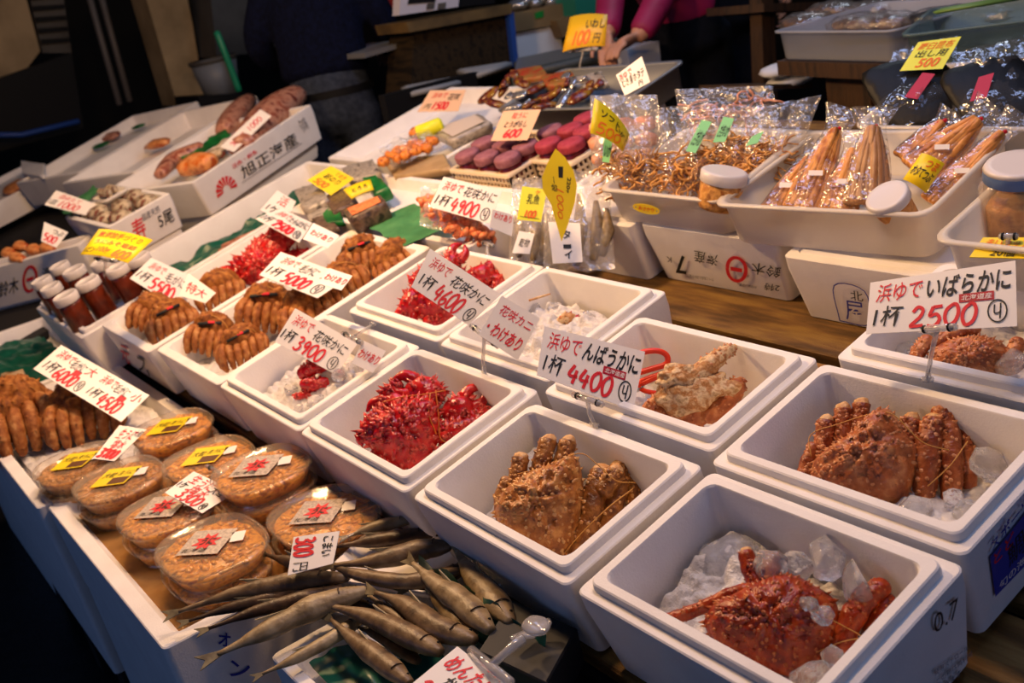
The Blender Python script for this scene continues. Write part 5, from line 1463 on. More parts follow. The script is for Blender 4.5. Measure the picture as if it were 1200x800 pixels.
pack('grey wrapped seaweed pack left of the lemon cards', [(345, 222), (372, 212), (384, 232), (356, 244)], .0, .04, M_WEED, seed=1)
pack('second grey wrapped seaweed pack at the front left', [(352, 240), (380, 228), (392, 244), (362, 258)], .0, .02, M_WEED, seed=2)
pack('dark seaweed pack under the first yellow card', [(378, 230), (405, 218), (418, 234), (390, 248)], .0, .03, M_PACKD, seed=3)
pack('small bright green pack between the dark packs', [(376, 244), (394, 240), (402, 258), (382, 262)], .0, .02, M_GREENB, seed=4)
pack('pack with an orange top edge right of the yellow cards', [(402, 246), (446, 228), (452, 236), (410, 256)], .0, .055, M_PACKD, M_SHRIMP, seed=5)
pack('bright green block behind the yellow cards', [(424, 208), (440, 204), (456, 218), (438, 226)], .0, .04, M_GREENB, seed=6)
pack('pale seaweed pack at the back of the seaweed box', [(400, 196), (436, 186), (446, 202), (410, 212)], .0, .03, M_WEED, seed=7)
pack('dark pack at the front of the seaweed box next to the 7500 card', [(364, 255), (384, 250), (396, 266), (376, 270)], .0, .02, M_PACKD, seed=8)
card('price_card', 'bright yellow card on the seaweed packs, the left of two', 'price card', [(388, 194), (415, 209), (388, 229), (360, 211)], at(388, 215, .055), [('てまき', M_ORANGE, .4, .72, .18, .4), ('岩のり', M_BLACK, .2, .42, .26, .6), ('500', M_ORANGE, .15, .08, .24, .5)], M_CARDY)
card('price_card', 'bright yellow card on the seaweed packs, the right of two', 'price card', [(402, 222), (434, 210), (438, 222), (412, 233)], at(420, 225, .06), [('とろろ', M_BLACK, .2, .35, .35, .6)], M_CARDY, bulge=.004)

# jars with cloth caps in baskets
def cap_jar(px, py, lab, lid, seed):
    p = at(px, py, .072); r = .036
    t = thing('cloth_capped_jar', lab, 'jar', (p.x, p.y, -.018), 'cloth-capped jars')
    mk('glass', lathe([(r * .85, 0), (r * .95, .008), (r * .95, .055), (r * .8, .066)], 20), M_JARR, t, local=True)
    mk('cloth_skirt', lathe([(r * 1.10, .040), (r * .98, .054), (r * .80, .068)], 20, False, False), M_JARR, t, local=True)
    mk('cloth_cap', lathe([(r * .98, .066), (r * 1.06, .070), (r * 1.06, .084), (r * 1.0, .089), (r * .5, .090)], 20), lid, t, local=True)
    k = Card([(-.02, -r * .97, .045), (.02, -r * .97, .045), (.02, -r * .97, .012), (-.02, -r * .97, .012)]); k.n = Vector((0, -1, 0)); mk('label', k.slab(.001, 3), M_GOLD, t, local=True, smooth=False)
    return t


for i, (x, y, l_, lab) in enumerate([(546, 178, 0, 'plum cloth-capped jar, front left of the left basket'), (569, 180, 0, 'plum cloth-capped jar, front middle of the left basket'), (593, 182, 0, 'plum cloth-capped jar, front right of the left basket'),
                                     (565, 164, 0, 'plum cloth-capped jar behind the front pair in the left basket'), (590, 166, 0, 'plum cloth-capped jar under the card at the left basket'), (614, 168, 0, 'plum cloth-capped jar between the two baskets'),
                                     (641, 165, 1, 'red cloth-capped jar, front left of the right basket'), (668, 165, 1, 'red cloth-capped jar, front right of the right basket'), (643, 150, 0, 'dull plum cloth-capped jar at the back of the right basket'),
                                     (667, 148, 1, 'red cloth-capped jar, middle of the right basket'), (686, 150, 1, 'red cloth-capped jar at the right end against the squid bags'), (686, 135, 1, 'red cloth-capped jar furthest back on the right')]):
    cap_jar(x, y, lab, M_LIDR if l_ else M_LIDP, i)


def basket(label, x0, y0, x1, y1, zb, h):
    t = thing('basket', label, 'basket', ((x0 + x1) / 2, (y0 + y1) / 2, zb), 'plastic baskets of jars')
    parts = [box(x0, y0, zb, x1, y1, zb + .004)]
    for (ax, ay, bx, by) in ((x0, y0, x1, y0), (x1, y0, x1, y1), (x1, y1, x0, y1), (x0, y1, x0, y0)):
        a, b = Vector((ax, ay, 0)), Vector((bx, by, 0)); n = max(6, int((b - a).length / .016))
        for i in range(n + 1):
            p = a.lerp(b, i / n); parts.append(box(p.x - .003, p.y - .003, zb, p.x + .003, p.y + .003, zb + h))
        for z in (zb + .012, zb + h * .55): parts.append(box(min(ax, bx) - .002, min(ay, by) - .002, z, max(ax, bx) + .002, max(ay, by) + .002, z + .007))
    mk('mesh_sides', parts, M_BASKET, t, smooth=False)
    e = .008
    mk('rim', loft([rrect(x0 - e, y0 - e, x1 + e, y1 + e, .012, zb + h), rrect(x0 - e, y0 - e, x1 + e, y1 + e, .012, zb + h + .01), rrect(x0 + e, y0 + e, x1 - e, y1 - e, .012, zb + h + .01), rrect(x0 + e, y0 + e, x1 - e, y1 - e, .012, zb + h)] + [rrect(x0 - e, y0 - e, x1 + e, y1 + e, .012, zb + h)], False, False), M_BASKET, t)


basket('pale plastic basket of plum cloth-capped jars', -1.215, .965, -.930, 1.215, -.024, .05)
basket('pale plastic basket of red cloth-capped jars', -.924, 1.055, -.755, 1.292, -.024, .05)
foam_box('foam box under the left basket of jars', -1.22, .965, -.93, 1.22, -.026, h=.128, depth=.004, lip=False, flange=False)
foam_box('foam box under the right basket of jars', -.924, 1.05, -.74, 1.29, -.026, h=.128, depth=.004, lip=False, flange=False)

# far left long box, orange packets
LB = foam_box('long foam box at the far edge with packets of orange sweets', -2.14, 1.01, -1.43, 1.60, .0, depth=.05, lip=False, wall=.02)
c = bag('orange_bag', 'bag of orange dried pieces at the front of the far long box', 'bag', [(440, 166), (500, 148), (522, 178), (462, 198)], (480, 178, .045), 24, M_BAG, 11, lean=.7)
rng = random.Random(3)
M_ORG = mat('orange_bits', '#c4641c', 0.4, ['#e08a34', '#9a4410'], 60)
o = mk('orange_pieces', [([c.p(448 + a_ * 62, 182 - a_ * 18 + b_ * 14, 4) + q * c.s for q in blob((0, 0, 0), rng.uniform(4, 7), i, .3, 1.5, 1)[0]], blob((0, 0, 0), 1, 0, 0, 1, 1)[1]) for i, (a_, b_) in enumerate([(rng.random(), rng.random()) for _ in range(60)])], M_ORG, c.t); o['kind'] = 'stuff'
pack('tan packet lying in front of the orange bag', [(450, 186), (520, 180), (528, 196), (462, 206)], -.02, .03, mat('tan_pack', '#b99a70', .4, '#a58860', 20), None, None, 'snack_pack', 'pack', 12)
pack('white packet with pale label behind the orange bag', [(505, 152), (560, 132), (574, 142), (528, 164)], .0, .035, M_WEED, mat('label_pale', '#cfc0b0', .4), None, 'snack_pack', 'pack', 13)
t = thing('yellow_roll', 'small yellow wrapped roll behind the orange bag', 'roll', at(508, 150, .02))
mk('wrapper', tube([at(490, 156, .05), at(516, 146, .05)], .025, 12), M_CARDLY, t); mk('orange_end', blob(at(487, 157, .05), .024, 2, .1), M_ORG, t)
card('price_card', 'peach card with red writing at the far left of the sweets tray', 'price card', [(504, 106), (546, 105), (537, 130), (489, 131)], at(515, 128, .06), [('浜ゆで', M_RED, .15, .62, .26, .4), ('花咲', M_BLACK, .6, .5, .32, .3), ('1500', M_RED, .3, .1, .34, .4), ('円', M_BLACK, .1, .1, .24, .14)], mat('card_peach', '#dfb690', .45))
card('price_card', 'peach card with red writing standing over the plum jars', 'price card', [(590, 130), (634, 128), (618, 164), (575, 165)], at(597, 162, .095), [('粒うに', M_RED, .3, .72, .2, .4), ('とうがらし', M_BLACK, .2, .42, .22, .6), ('600', M_RED, .3, .1, .26, .45)], MATS['card_peach'])

# tray of dark packets
foam_box('foam box under the steel tray of sweets', -1.36, 1.34, -.92, 1.56, -.026, h=.128, depth=.004, lip=False)
TT = px_tray('steel tray heaped with dark wrapped sweets', -1.41, 1.305, -.86, 1.62, -.022, .06, M_STEEL, rot=.06)
rng = random.Random(8)
spots = [(572, 112), (590, 104), (608, 112), (628, 104), (645, 112), (662, 106), (680, 112), (582, 122), (600, 126), (622, 122), (640, 124), (660, 118), (612, 96), (648, 96), (670, 98), (690, 100)]
for i, (x, y) in enumerate(spots):
    p = at(x, y, .06); r_ = rng.uniform(0, 3)
    t = thing('sweet_packet', ['dark wrapped sweet packet in the heap on the steel tray', 'silver wrapped sweet packet in the heap on the steel tray'][i % 3 == 2], 'packet', p, 'dark sweet packets on the steel tray' if i % 3 != 2 else 'silver sweet packets on the steel tray',
              (Matrix.Rotation(r_, 3, 'Z') @ Euler((rng.uniform(-.4, .4), rng.uniform(-.4, .4), 0)).to_matrix()))
    V, f = blob((0, 0, 0), .044, i, .3, 2.2, 2, (1.1, .55, .28)); mk('wrapper', (V, f), M_SILVER if i % 3 == 2 else M_COCOA, t, local=True)
    mk('wrapper_end', tube([(.05, 0, 0), (.075, 0, .004)], [.008, .02], 8, squash=.4), M_SILVER if i % 3 == 2 else M_COCOA, t, local=True)
for i, (x, y, lab, m_) in enumerate([(620, 84, 'red and brown printed snack packet behind the sweets', mat('pack_red', '#a8281c', .35, '#8a6a34', 30)), (655, 90, 'red printed snack packet right behind the sweets', MATS['pack_red']), (690, 92, 'pale snack packet at the back right of the sweets', M_WEED)]):
    pack(lab, [(x - 22, y - 2), (x + 14, y - 8), (x + 22, y + 4), (x - 14, y + 10)], .05, .02, m_, None, None, 'snack_pack', 'pack', 20 + i)
card('price_card', 'curved golden yellow card on a stem behind the sweets', 'price card', [(668, 20), (712, 17), (709, 54), (659, 61)], at_v(688, 58, 1.62), [('いわし', M_BLACK, .5, .55, .28, .45), ('100', M_ORANGE, .2, .1, .4, .45), ('円', M_BLACK, .72, .1, .3, .14)], mat('card_gold', '#e2b01c', .4), bulge=.012)
clip('clear stem clip under the golden yellow card', at_v(678, 90, 1.60), at_v(668, 60, 1.62), at_v(700, 57, 1.62))

# right trays with flat dried squid
R1 = px_tray('milky plastic tray of long bagged dried squid', -.055, .86, .41, 1.185, -.006, .09, rot=.08)
R2 = px_tray('milky plastic tray cut by the right edge, with a yellow card', .485, .79, .98, 1.19, .018, .105, rot=.02)
R3 = px_tray('milky tray of black kelp bags behind the dried squid', .03, 1.21, .92, 1.52, -.006, .085, rot=.03)


def squid(label, p0, p1, w0, w1, z, tie=None, white=True, seed=0, m_=None):
    """a flat dried squid in a clear sleeve; p0 = foot, p1 = tied top (pixels)"""
    c = Crab('dried_squid_bag', label, 'bag', p0[0], p0[1], z, .3, 'long bags of dried squid')
    rng = random.Random(seed); d = Vector((p1[0] - p0[0], p1[1] - p0[1])); n = Vector((-d.y, d.x)).normalized(); parts = []
    for k_ in range(7):
        o = (k_ - 3) / 3.0; pts = []
        for f in (0, .3, .65, 1.0):
            wd = 1.15 * w0 * (1 - .5 * f ** 2.2); q = Vector(p0) + d * f + n * o * wd * .44 * (1 - f * f * .5); pts.append(c.p(q.x, q.y, 4 + 6 * math.cos(o * 1.4) + rng.uniform(-2, 2)))
        parts.append(tube(smooth_path(pts, 4), [max(1.2, w0 * .17 * (1 - .45 * (f / 12) ** 2)) * c.s for f in range(13)], 7))
    mk('dried_squid', parts, m_ or M_SQUID2, c.t)
    V = []; Fc = []; NX, NY = 14, 14
    for j in range(NY + 1):
        f = j / NY * 1.28; wd = 1.35 * w0 * ((1 - .5 * f ** 2.2) if f < .93 else (.55 if f < 1.03 else .55 + (f - 1.03) * 1.8))
        for i in range(NX + 1):
            a = 2 * math.pi * i / NX; q = Vector(p0) + d * f + n * math.cos(a) * wd * .5
            V.append(c.p(q.x, q.y, 5 + math.sin(a) * 13 * (1.1 - .8 * min(1, f)) + 2.2 * noise.noise(Vector((i * .8, j * .9, seed)))))
    for j in range(NY):
        for i in range(NX): Fc.append((j * (NX + 1) + i, j * (NX + 1) + i + 1, (j + 1) * (NX + 1) + i + 1, (j + 1) * (NX + 1) + i))
    mk('film', (V, Fc), M_BAG, c.t)
    if tie: mk('red_tie', [tube([c.p(p1[0] - 5, p1[1] + 2, 8), c.p(p1[0] + 5, p1[1] - 1, 8)], 2.6 * c.s, 8)], mat('tie_red', '#c01020', .4), c.t)
    if white:
        q = Vector(p0) + d * .42; sticker(c, [(q.x - 8, q.y - 4), (q.x + 8, q.y - 2), (q.x + 7, q.y + 4), (q.x - 9, q.y + 2)], 20, M_CARD, name='white_label')
    return c


squid('long bagged dried squid furthest left in the tray', (905, 250), (950, 190), 24, 12, .02, False, True, 1)
squid('tallest bagged dried squid, second from the left, with a red tie', (940, 250), (985, 156), 36, 14, .02, True, True, 2)
squid('bagged dried squid third from the left in the tray', (982, 250), (1006, 178), 34, 14, .02, True, True, 3)
squid('pale wide bagged dried squid in the middle of the tray', (1015, 240), (1030, 150), 40, 14, .03, True, False, 4, mat('dried_squid_pale', '#b98a5a', .4, '#9a6a3e', 30, .5, 60))
squid('long bagged dried squid leaning right behind the yellow wrap', (1075, 205), (1145, 152), 40, 12, .06, True, True, 5)
squid('bagged dried squid with a red tie at the right of the tray', (1095, 242), (1175, 168), 30, 14, .03, True, True, 6)
squid('bagged dried squid standing behind the yellow wrapped jar', (1060, 190), (1104, 150), 26, 10, .07, True, False, 7)
p = at(1045, 240, .085)
t = thing('snack_jar', 'white-capped jar lying in the tray below the yellow wrap', 'jar', p, rot=Euler((math.radians(14), math.radians(-10), math.radians(30))).to_matrix())
mk('glass', lathe([(.030, -.055), (.034, -.05), (.034, 0), (.031, .008)], 24), M_SQUID2, t, local=True)
mk('lid', lathe([(.036, .006), (.038, .008), (.038, .022), (.035, .025), (.029, .024)], 24), M_LIDW, t, local=True)
card('price_card', 'yellow card wrapped round the jar in the dried squid tray', 'price card', [(1080, 179), (1107, 192), (1085, 226), (1058, 210)], at(1082, 205, .10), [('つま', M_ORANGE, .4, .62, .3, .5), ('ホタてつぶ', M_BLACK, .05, .25, .34, .85)], M_CARDY, bulge=.01)
card('price_card', 'yellow card clipped in the tray at the right edge', 'price card', [(1152, 278), (1215, 278), (1210, 303), (1136, 301)], at(1170, 301, .095), [('赤いカップ', M_ORANGE, .1, .5, .4, .8), ('20個', M_BLACK, .3, .05, .36, .4)], M_CARDY)
clip('clear clip on the yellow card at the right edge', at(1182, 300, .075), at(1172, 277, .108), at(1192, 277, .108))
p = at(1182, 192, .15)
t = thing('big_jar', 'large clear jar with a blue-rimmed lid at the right edge', 'jar', p - Vector((0, 0, .125)), rot=Euler((math.radians(-4), math.radians(6), 0)).to_matrix())
mk('glass', lathe([(.055, 0), (.062, .01), (.062, .085), (.05, .10)], 28, True, False), M_TUB, t, local=True); mk('contents', lathe([(.05, .004), (.057, .012), (.055, .06), (.03, .075)], 24), M_SQUID2, t, local=True)
mk('lid', lathe([(.052, .098), (.055, .10), (.055, .118)], 28, True, False), mat('lid_rim_blue', '#5a78a8', .35), t, local=True); mk('lid_top', lathe([(.055, .118), (.05, .125), (.04, .1245)], 28), M_LIDW, t, local=True)

# kelp bags
for i, (q, a_, lab) in enumerate([([(1062, 48), (1135, 46), (1110, 160), (1010, 160)], (1065, 140, .06), 'shiny bag of black kelp with a yellow 500 card'), ([(1140, 44), (1225, 46), (1215, 160), (1112, 160)], (1160, 140, .06), 'shiny bag of black kelp with a red label at the right edge')]):
    c = bag('kelp_bag', lab, 'bag', q, a_, 30, M_KELPF, 20 + i, 'bags of black kelp', lean=.45)
    v, f = blob((0, 0, 0), 1, i, .12, 1.4, 3); cx = sum(p[0] for p in q) / 4; mk('kelp', ([c.p(cx + (max(-.8, min(.8, q_.x)) - .30 * q_.y) * 60, 112 - max(-.8, min(.8, q_.y)) * 58, q_.z * 11) for q_ in v], f), M_KELP, c.t)
    if i == 0:
        sticker(c, [(1090, 55), (1137, 60), (1110, 96), (1064, 87)], 17, M_CARDLY, [('羅臼昆布', M_ORANGE, .1, .68, .24, .8), ('出し用', M_BLACK, .15, .42, .24, .7), ('500', M_ORANGE, .3, .08, .3, .5)], 'price_label')
        sticker(c, [(1088, 96), (1101, 101), (1077, 128), (1064, 122)], 18, M_REDTAG, [], 'red_label')
    else:
        sticker(c, [(1157, 95), (1174, 94), (1160, 123), (1142, 123)], 18, M_REDTAG, [], 'red_label')


# ------------------------------------------------------------------ crates on the far left
deck()
M_TABLED = mat('side_table', '#15120f', 0.8)


def face_frame(px, z):
    """frame of a crate from its printed side: x out of the side, y along it, z up, origin at its upper left corner"""
    TL, TR = at(*px[0], z), at(*px[1], z)
    y = (TR - TL).normalized(); up = Vector((0, 0, 1)); x = y.cross(up).normalized()
    BR, BL = at_plane(*px[2], TL, x), at_plane(*px[3], TL, x)
    M_ = Matrix((x, y, up)).transposed().to_4x4(); M_.translation = TL
    return M_, (TR - TL).length, (-(BR.z - z) - (BL.z - z)) / 2


def lump(name, label, cat, px, z, r, m_, sc=(1, 1, .5), seed=0, group=None, parts_=1):
    p = at(px[0], px[1], z)
    o = mk(name, [blob(p + Vector((i * r * .7, -i * r * .5, 0)), r, seed + i, .25, 1.8, 2, sc) for i in range(parts_)], m_)
    tag(o, label, cat, group); return o


M_FLESH = mat('red_fish', '#8e4a38', 0.3, ['#c08a70', '#6e2e24'], 26, .4, 60); M_ORF = mat('orange_fish', '#d06a24', 0.3, ['#e8a060', '#a84a18'], 22, .4, 60)
M_SHELLB = mat('shellfish', '#a89478', 0.4, ['#c8b698', '#6a5844', '#8c3c30'], 40, .6, 80); M_CLOTH = mat('white_print', '#d8c2ae', .5)

DK = FR.copy()
M_, wd, ht = face_frame([(226, 214), (365, 122), (384, 158), (240, 252)], .05)
FR = DK @ M_
AS = foam_box('printed white foam crate with a red sunburst mark, of fish and a long card', -.68, 0, .0, wd, 0, h=ht + .01, depth=.09, lip=False, wall=.02)
decal(AS, [(226, 214), (365, 122), (384, 158), (240, 252)], (.0005, 0, -.03), (1, 0, -.1),
      [('旭正海産', M_BLACK, .32, .26, .36, .46), ('活魚・鮮魚', M_RED, .28, .68, .13, .2), ('旬の味', M_GREYINK, .84, .45, .4, .06), ('S', [(.3, .2), (.8, .22)], M_GREYINK, .015)])
kq = Card([at_plane(x, y, Vector((0.002, 0, -.03)), Vector((1, 0, -.1))) for x, y in [(226, 214), (365, 122), (384, 158), (240, 252)]])
rays = []
for i in range(9):
    a0 = math.radians(-4 + i * 23.5 - 9); a1 = a0 + math.radians(14); asp = kq.W / kq.H
    rays.append(([kq.p(.19 + r_ * math.cos(a) / asp, .28 + r_ * math.sin(a), .001) for r_, a in ((.13, a0), (.38, a0 - .02), (.38, a1 + .02), (.13, a1))], [(0, 1, 2, 3)]))
mk('sunburst', rays, M_RED, AS, smooth=False)
foam_box('second foam crate of fish behind the sunburst crate', -1.31, .22, -.70, 1.02, .0, h=ht, depth=.09, lip=False, wall=.02)
foam_box('shallow foam crate furthest back on the left, of pale seafood and green leaf', -1.95, .34, -1.33, 1.15, .0, h=ht, depth=.06, lip=False, wall=.02)
foam_box('white foam crate beneath the sunburst crate', -.64, .03, -.04, wd - .03, -ht - .014, h=max(.02, .05 - ht - .014 + .166), depth=.005, lip=False)
foam_box('long foam crate beneath the far left crates', -1.90, .76, -.75, 1.0, -ht - .014, h=max(.02, .05 - ht - .014 + .166), depth=.005, lip=False)
for i, (pts, r, m_, lab, nm) in enumerate([([(345, 112), (325, 128), (302, 150), (282, 172)], 17, M_FLESH, 'large pale red fish along the right side of the sunburst crate', 'red_fish'),
                                           ([(236, 172), (215, 182), (200, 190), (188, 204)], 9, M_FLESH, 'reddish squid curled at the left of the sunburst crate', 'squid'),
                                           ([(290, 118), (275, 135), (262, 152)], 11, M_FLESH, 'dark red fish at the back of the sunburst crate', 'red_fish'),
                                           ([(246, 190), (230, 192), (212, 200)], 12, M_ORF, 'bright orange fish at the front corner of the sunburst crate', 'orange_fish'),
                                           ([(262, 178), (250, 182), (240, 186)], 7, M_SHELLB, 'grey shellfish in the middle of the sunburst crate', 'shellfish')]):
    P = [at(a, b, .0) for a, b in pts]; pp = [Vector(q) for q in smooth_path(P, 4)]; s_ = depth_of(pp[0]) / FOCAL * 1.5
    o = mk(nm, tube(pp, [r * s_ * (.45 + .55 * math.sin(math.pi * (.15 + .75 * k_ / (len(pp) - 1)))) for k_ in range(len(pp))], 10, squash=.7), m_); tag(o, lab, 'fish' if 'fish' in nm else 'seafood')
sheet('green_film', 'strip of green film between the fish in the sunburst crate', 'sheet', [(210, 184), (262, 152), (272, 158), (222, 190)], .005, M_GREENB, .008, 2)
card('price_card', 'long narrow card lying on the red fish in the sunburst crate', 'price card', [(258, 172), (305, 128), (318, 136), (274, 178)], at(290, 152, .045), [('生たこ', M_RED, .1, .3, .4, .35), ('1000', M_RED, .52, .3, .4, .35)])
lump('fish_piece', 'orange fish piece in the second crate behind the sunburst crate', 'fish', (185, 168), -.04, .07, M_ORF, (1.4, .7, .3), 3)
lump('green_leaf', 'green leaf in the shallow far left crate', 'leaf', (118, 170), -.03, .05, M_GREENB, (1.4, .8, .2), 4)
lump('green_leaf', 'green leaf in the second crate behind the sunburst crate', 'leaf', (162, 148), -.03, .04, M_GREENB, (1.4, .8, .2), 5)
lump('seafood_piece', 'pinkish seafood piece in the shallow far left crate', 'seafood', (128, 160), -.03, .07, M_FLESH, (1.4, .8, .3), 6)

FR = DK.copy()
M_, wd, ht = face_frame([(126, 267), (199, 226), (212, 264), (140, 305)], .08)
FR = DK @ M_
GO = foam_box('white foam crate marked with a 5, of shellfish under a card', -.54, .0, 0, wd, 0, h=ht + .01, depth=.07, lip=False, wall=.02)
decal(GO, [(126, 267), (199, 226), (212, 264), (140, 305)], (.0005, 0, -.03), (1, 0, -.1), [('5尾', M_BLACK, .70, .22, .4, .24), ('寿', M_RED, .30, .22, .62, .2), ('国産天然', M_GREYINK, .5, .66, .2, .28)])
foam_box('white foam crate beneath the crate marked with a 5', -.52, .02, -.02, wd - .02, -ht - .014, h=max(.02, .08 - ht - .014 + .166), depth=.005, lip=False)
O = Vector((-.42, wd * .66, .005)); t = thing('white_dish', 'small white foam dish of dark snails in the crate marked with a 5', 'dish', O)
mk('dish', loft([rrect(O.x - .06, O.y - .045, O.x + .06, O.y + .045, .02, 0), rrect(O.x - .08, O.y - .06, O.x + .08, O.y + .06, .02, .02), rrect(O.x - .07, O.y - .05, O.x + .07, O.y + .05, .02, .02), rrect(O.x - .055, O.y - .04, O.x + .055, O.y + .04, .02, .006)]), M_TRAYW, t)
def heap(name, label, cat, x, y, z, r, m_, sc, seed, group=None):
    return tag(mk(name, blob((x, y, z), r, seed, .25, 1.8, 2, sc), m_), label, cat, group)


for i in range(5): heap('snail', 'dark sea snail in the small white dish', 'snail', O.x - .04 + .02 * i, O.y + (.015 if i % 2 else -.015), .032, .022, M_SHELLB, (1, .8, .8), i, 'sea snails in the white dish')
for i, (x, y, lab) in enumerate([(-.50, .80, 'tan shellfish in the back corner behind the white dish'), (-.30, .85, 'tan shellfish between the white dish and the printed side'), (-.48, .2, 'pale scallop at the far front corner of the crate'), (-.36, .32, 'pale scallop under the card'), (-.24, .55, 'pale scallop right of the card'), (-.12, .75, 'pale scallop near the printed side'), (-.22, .22, 'pale scallop in the front middle of the crate'), (-.10, .32, 'pale scallop in the near front corner of the crate')]):
    heap('scallop' if 'scallop' in lab else 'shellfish', lab, 'shellfish', x, y * wd, -.012, .058, M_SHELLB, (1.1, .75, .5), i + 10)
sheet('green_film', 'green film at the back left of the crate marked with a 5', 'sheet', [(72, 248), (108, 218), (118, 222), (84, 254)], .0, MATS['green_sheet_light'], .006, 7)
card('price_card', 'white card with red writing lying in the crate marked with a 5', 'price card', [(66, 223), (116, 240), (100, 252), (52, 240)], at(84, 246, .03), [('活ほたて', M_RED, .15, .6, .3, .5), ('1000', M_RED, .25, .1, .42, .5), ('1皿', M_BLACK, .02, .15, .3, .18)])
card('price_card', 'small white card with red writing near the orange cod roe', 'price card', [(52, 260), (80, 272), (66, 290), (48, 282)], at(60, 284, .02), [('つぶ', M_BLACK, .4, .6, .28, .5), ('500', M_RED, .1, .1, .4, .7)])
FR = DK.copy()
M_, wd, ht = face_frame([(-14, 316), (92, 287), (96, 326), (-14, 370)], .02)
FR = DK @ M_
SZ = foam_box('white foam crate of orange cod roe with a red circle mark, at the left edge', -.105, -.30, 0, wd, 0, h=ht + .01, depth=min(.06, ht - .01), lip=False, wall=.02)
decal(SZ, [(-14, 316), (92, 287), (96, 326), (-14, 370)], (.0005, 0, -.03), (1, 0, -.1), [('鈴木', M_BLACK, .12, .3, .36, .22), ('S', [(.47 + .07 * math.cos(a), .5 + .3 * math.sin(a)) for a in [i * math.pi / 8 for i in range(17)]], M_RED, .07), ('R', M_RED, .43, .46, .51, .54), ('海産', M_BLACK, .60, .36, .3, .2)])
foam_box('white foam crate beneath the crate of cod roe', -.09, -.28, -.02, wd - .02, -ht - .012, h=max(.02, .02 + .164 - ht - .012), depth=.005, lip=False)
for i, (x, y, lab) in enumerate([(10, 298, 'glossy orange cod roe nearest the left edge'), (24, 290, 'glossy orange cod roe, long one at the back'), (40, 294, 'glossy orange cod roe in the middle'), (55, 292, 'glossy orange cod roe at the right'), (20, 304, 'glossy orange cod roe at the front of its crate')]):
    p = at(x, y, .0); o = mk('cod_roe', tube([p + Vector((-.03, -.05, 0)), p + Vector((0, 0, .008)), p + Vector((.02, .05, 0))], [.018, .028, .016], 10, squash=.8), M_ORF); tag(o, lab, 'roe', 'cod roe in the left crate')
FR = DK.copy()
t = thing('side_table', 'dark side table under the far left fish crates', 'table', (-3.6, .5, -.7)); mk('table_top', box(-4.75, -.2, -.22, -2.64, 1.22, -.168), M_TABLED, t, smooth=False)
for x, y in ((-4.65, -.1), (-2.75, -.1), (-4.65, .9), (-2.75, .9)): mk('leg', box(x - .03, y - .03, -.82 - y * .2, x + .03, y + .03, -.22), M_TABLED, t, smooth=False)
pack('white foam lid standing at the far left end of the seafood crates', [(24, 188), (52, 192), (50, 206), (26, 202)], .05, .02, M_FOAM, None, None, 'white_board', 'board', 41)
o = foam_box('shallow foam tray of salmon pieces at the far left edge', at(20, 215, .0).x - .5, at(20, 215, .0).y - .25, at(20, 215, .0).x + .25, at(20, 215, .0).y + .2, .0, h=.12, depth=.03, lip=False)
lump('salmon_piece', 'orange salmon piece at the far left edge', 'fish', (20, 218), -.01, .09, M_ORF, (1.6, .9, .3), 51); lump('salmon_piece', 'pink salmon piece next to the white foam lid', 'fish', (42, 208), -.01, .09, M_FLESH, (1.4, .9, .3), 52)
# green netting in the narrow box, crab legs
sheet_xy('green_net', 'rumpled green sheet in the narrow box behind the jars', 'sheet', -2.19, .24, -1.85, .92, -.075, M_GREEN, .03, 9)
for i, (a, b, lab) in enumerate([((262, 290), (338, 262), 'long pale crab leg on the green sheet, upper one'), ((258, 296), (330, 270), 'long pale crab leg on the green sheet, lower one')]):
    P = [at(*a, -.03), at((a[0] + b[0]) / 2, (a[1] + b[1]) / 2 - 3, -.02), at(*b, -.03)]; o = mk('cooked_crab_limb', tube(smooth_path(P, 4), .012, 8), M_FLESH); tag(o, lab, 'crab leg')

# left front tray with wrapped food
level()
L3 = foam_box('foam box with a green sheet and wrapped food at the left edge', -2.75, -.42, -1.93, .0, -.15, h=.2, depth=.06, lip=False, wall=.02)
foam_box('lower foam box beneath the green-lined box at the left edge', -2.70, -.40, -1.96, -.01, -.352, h=.49, depth=.02, lip=False, wall=.03)
sheet_xy('green_sheet', 'green sheet lining the box at the left edge', 'sheet', -2.68, -.36, -1.99, -.06, -.185, M_GREEN, .014, 6)
M_TANP = mat('tan_food', '#b08a58', .3, ['#cdb088', '#8a6236'], 30, .5, 60)
for i, (q, lab) in enumerate([([(0, 438), (26, 432), (36, 450), (4, 458)], 'tan film-wrapped food at the left edge'), ([(24, 440), (52, 452), (40, 468), (10, 460)], 'tan film-wrapped food nearer the hairy crabs')]):
    pack(lab, q, -.165, .03, M_TANP, None, None, 'wrapped_food', 'pack', 60 + i)

# ------------------------------------------------------------------ the hall behind
M_CREAM = mat('cream_paint', '#a08a66', .7, '#7d6a4a', 4, .2, 20); M_GREY = mat('grey_panel', '#4b4742', .6, '#3a3733', 5); M_PIPE = mat('pipe_grey', '#5a5654', .5); M_WOODD = mat('dark_board', '#1c150c', .7, ['#2a2012', '#110c07'], 5, .4, 30, .2, stretch=(1, 6, 6))
M_STOOL = mat('stand_wood', '#2e1d0e', .65, ['#3e2813', '#22150a'], 5, .4, 40, stretch=(6, 6, 1)); M_CARTON = mat('carton', '#7d6644', .7, '#6b5638', 6); M_WHITEB = mat('white_foam_far', '#c4c7ce', .6); M_CLOTHG = mat('cloth_grey', '#7c8086', .7); M_TEAL = mat('teal_crate', '#1c6a5c', .5)


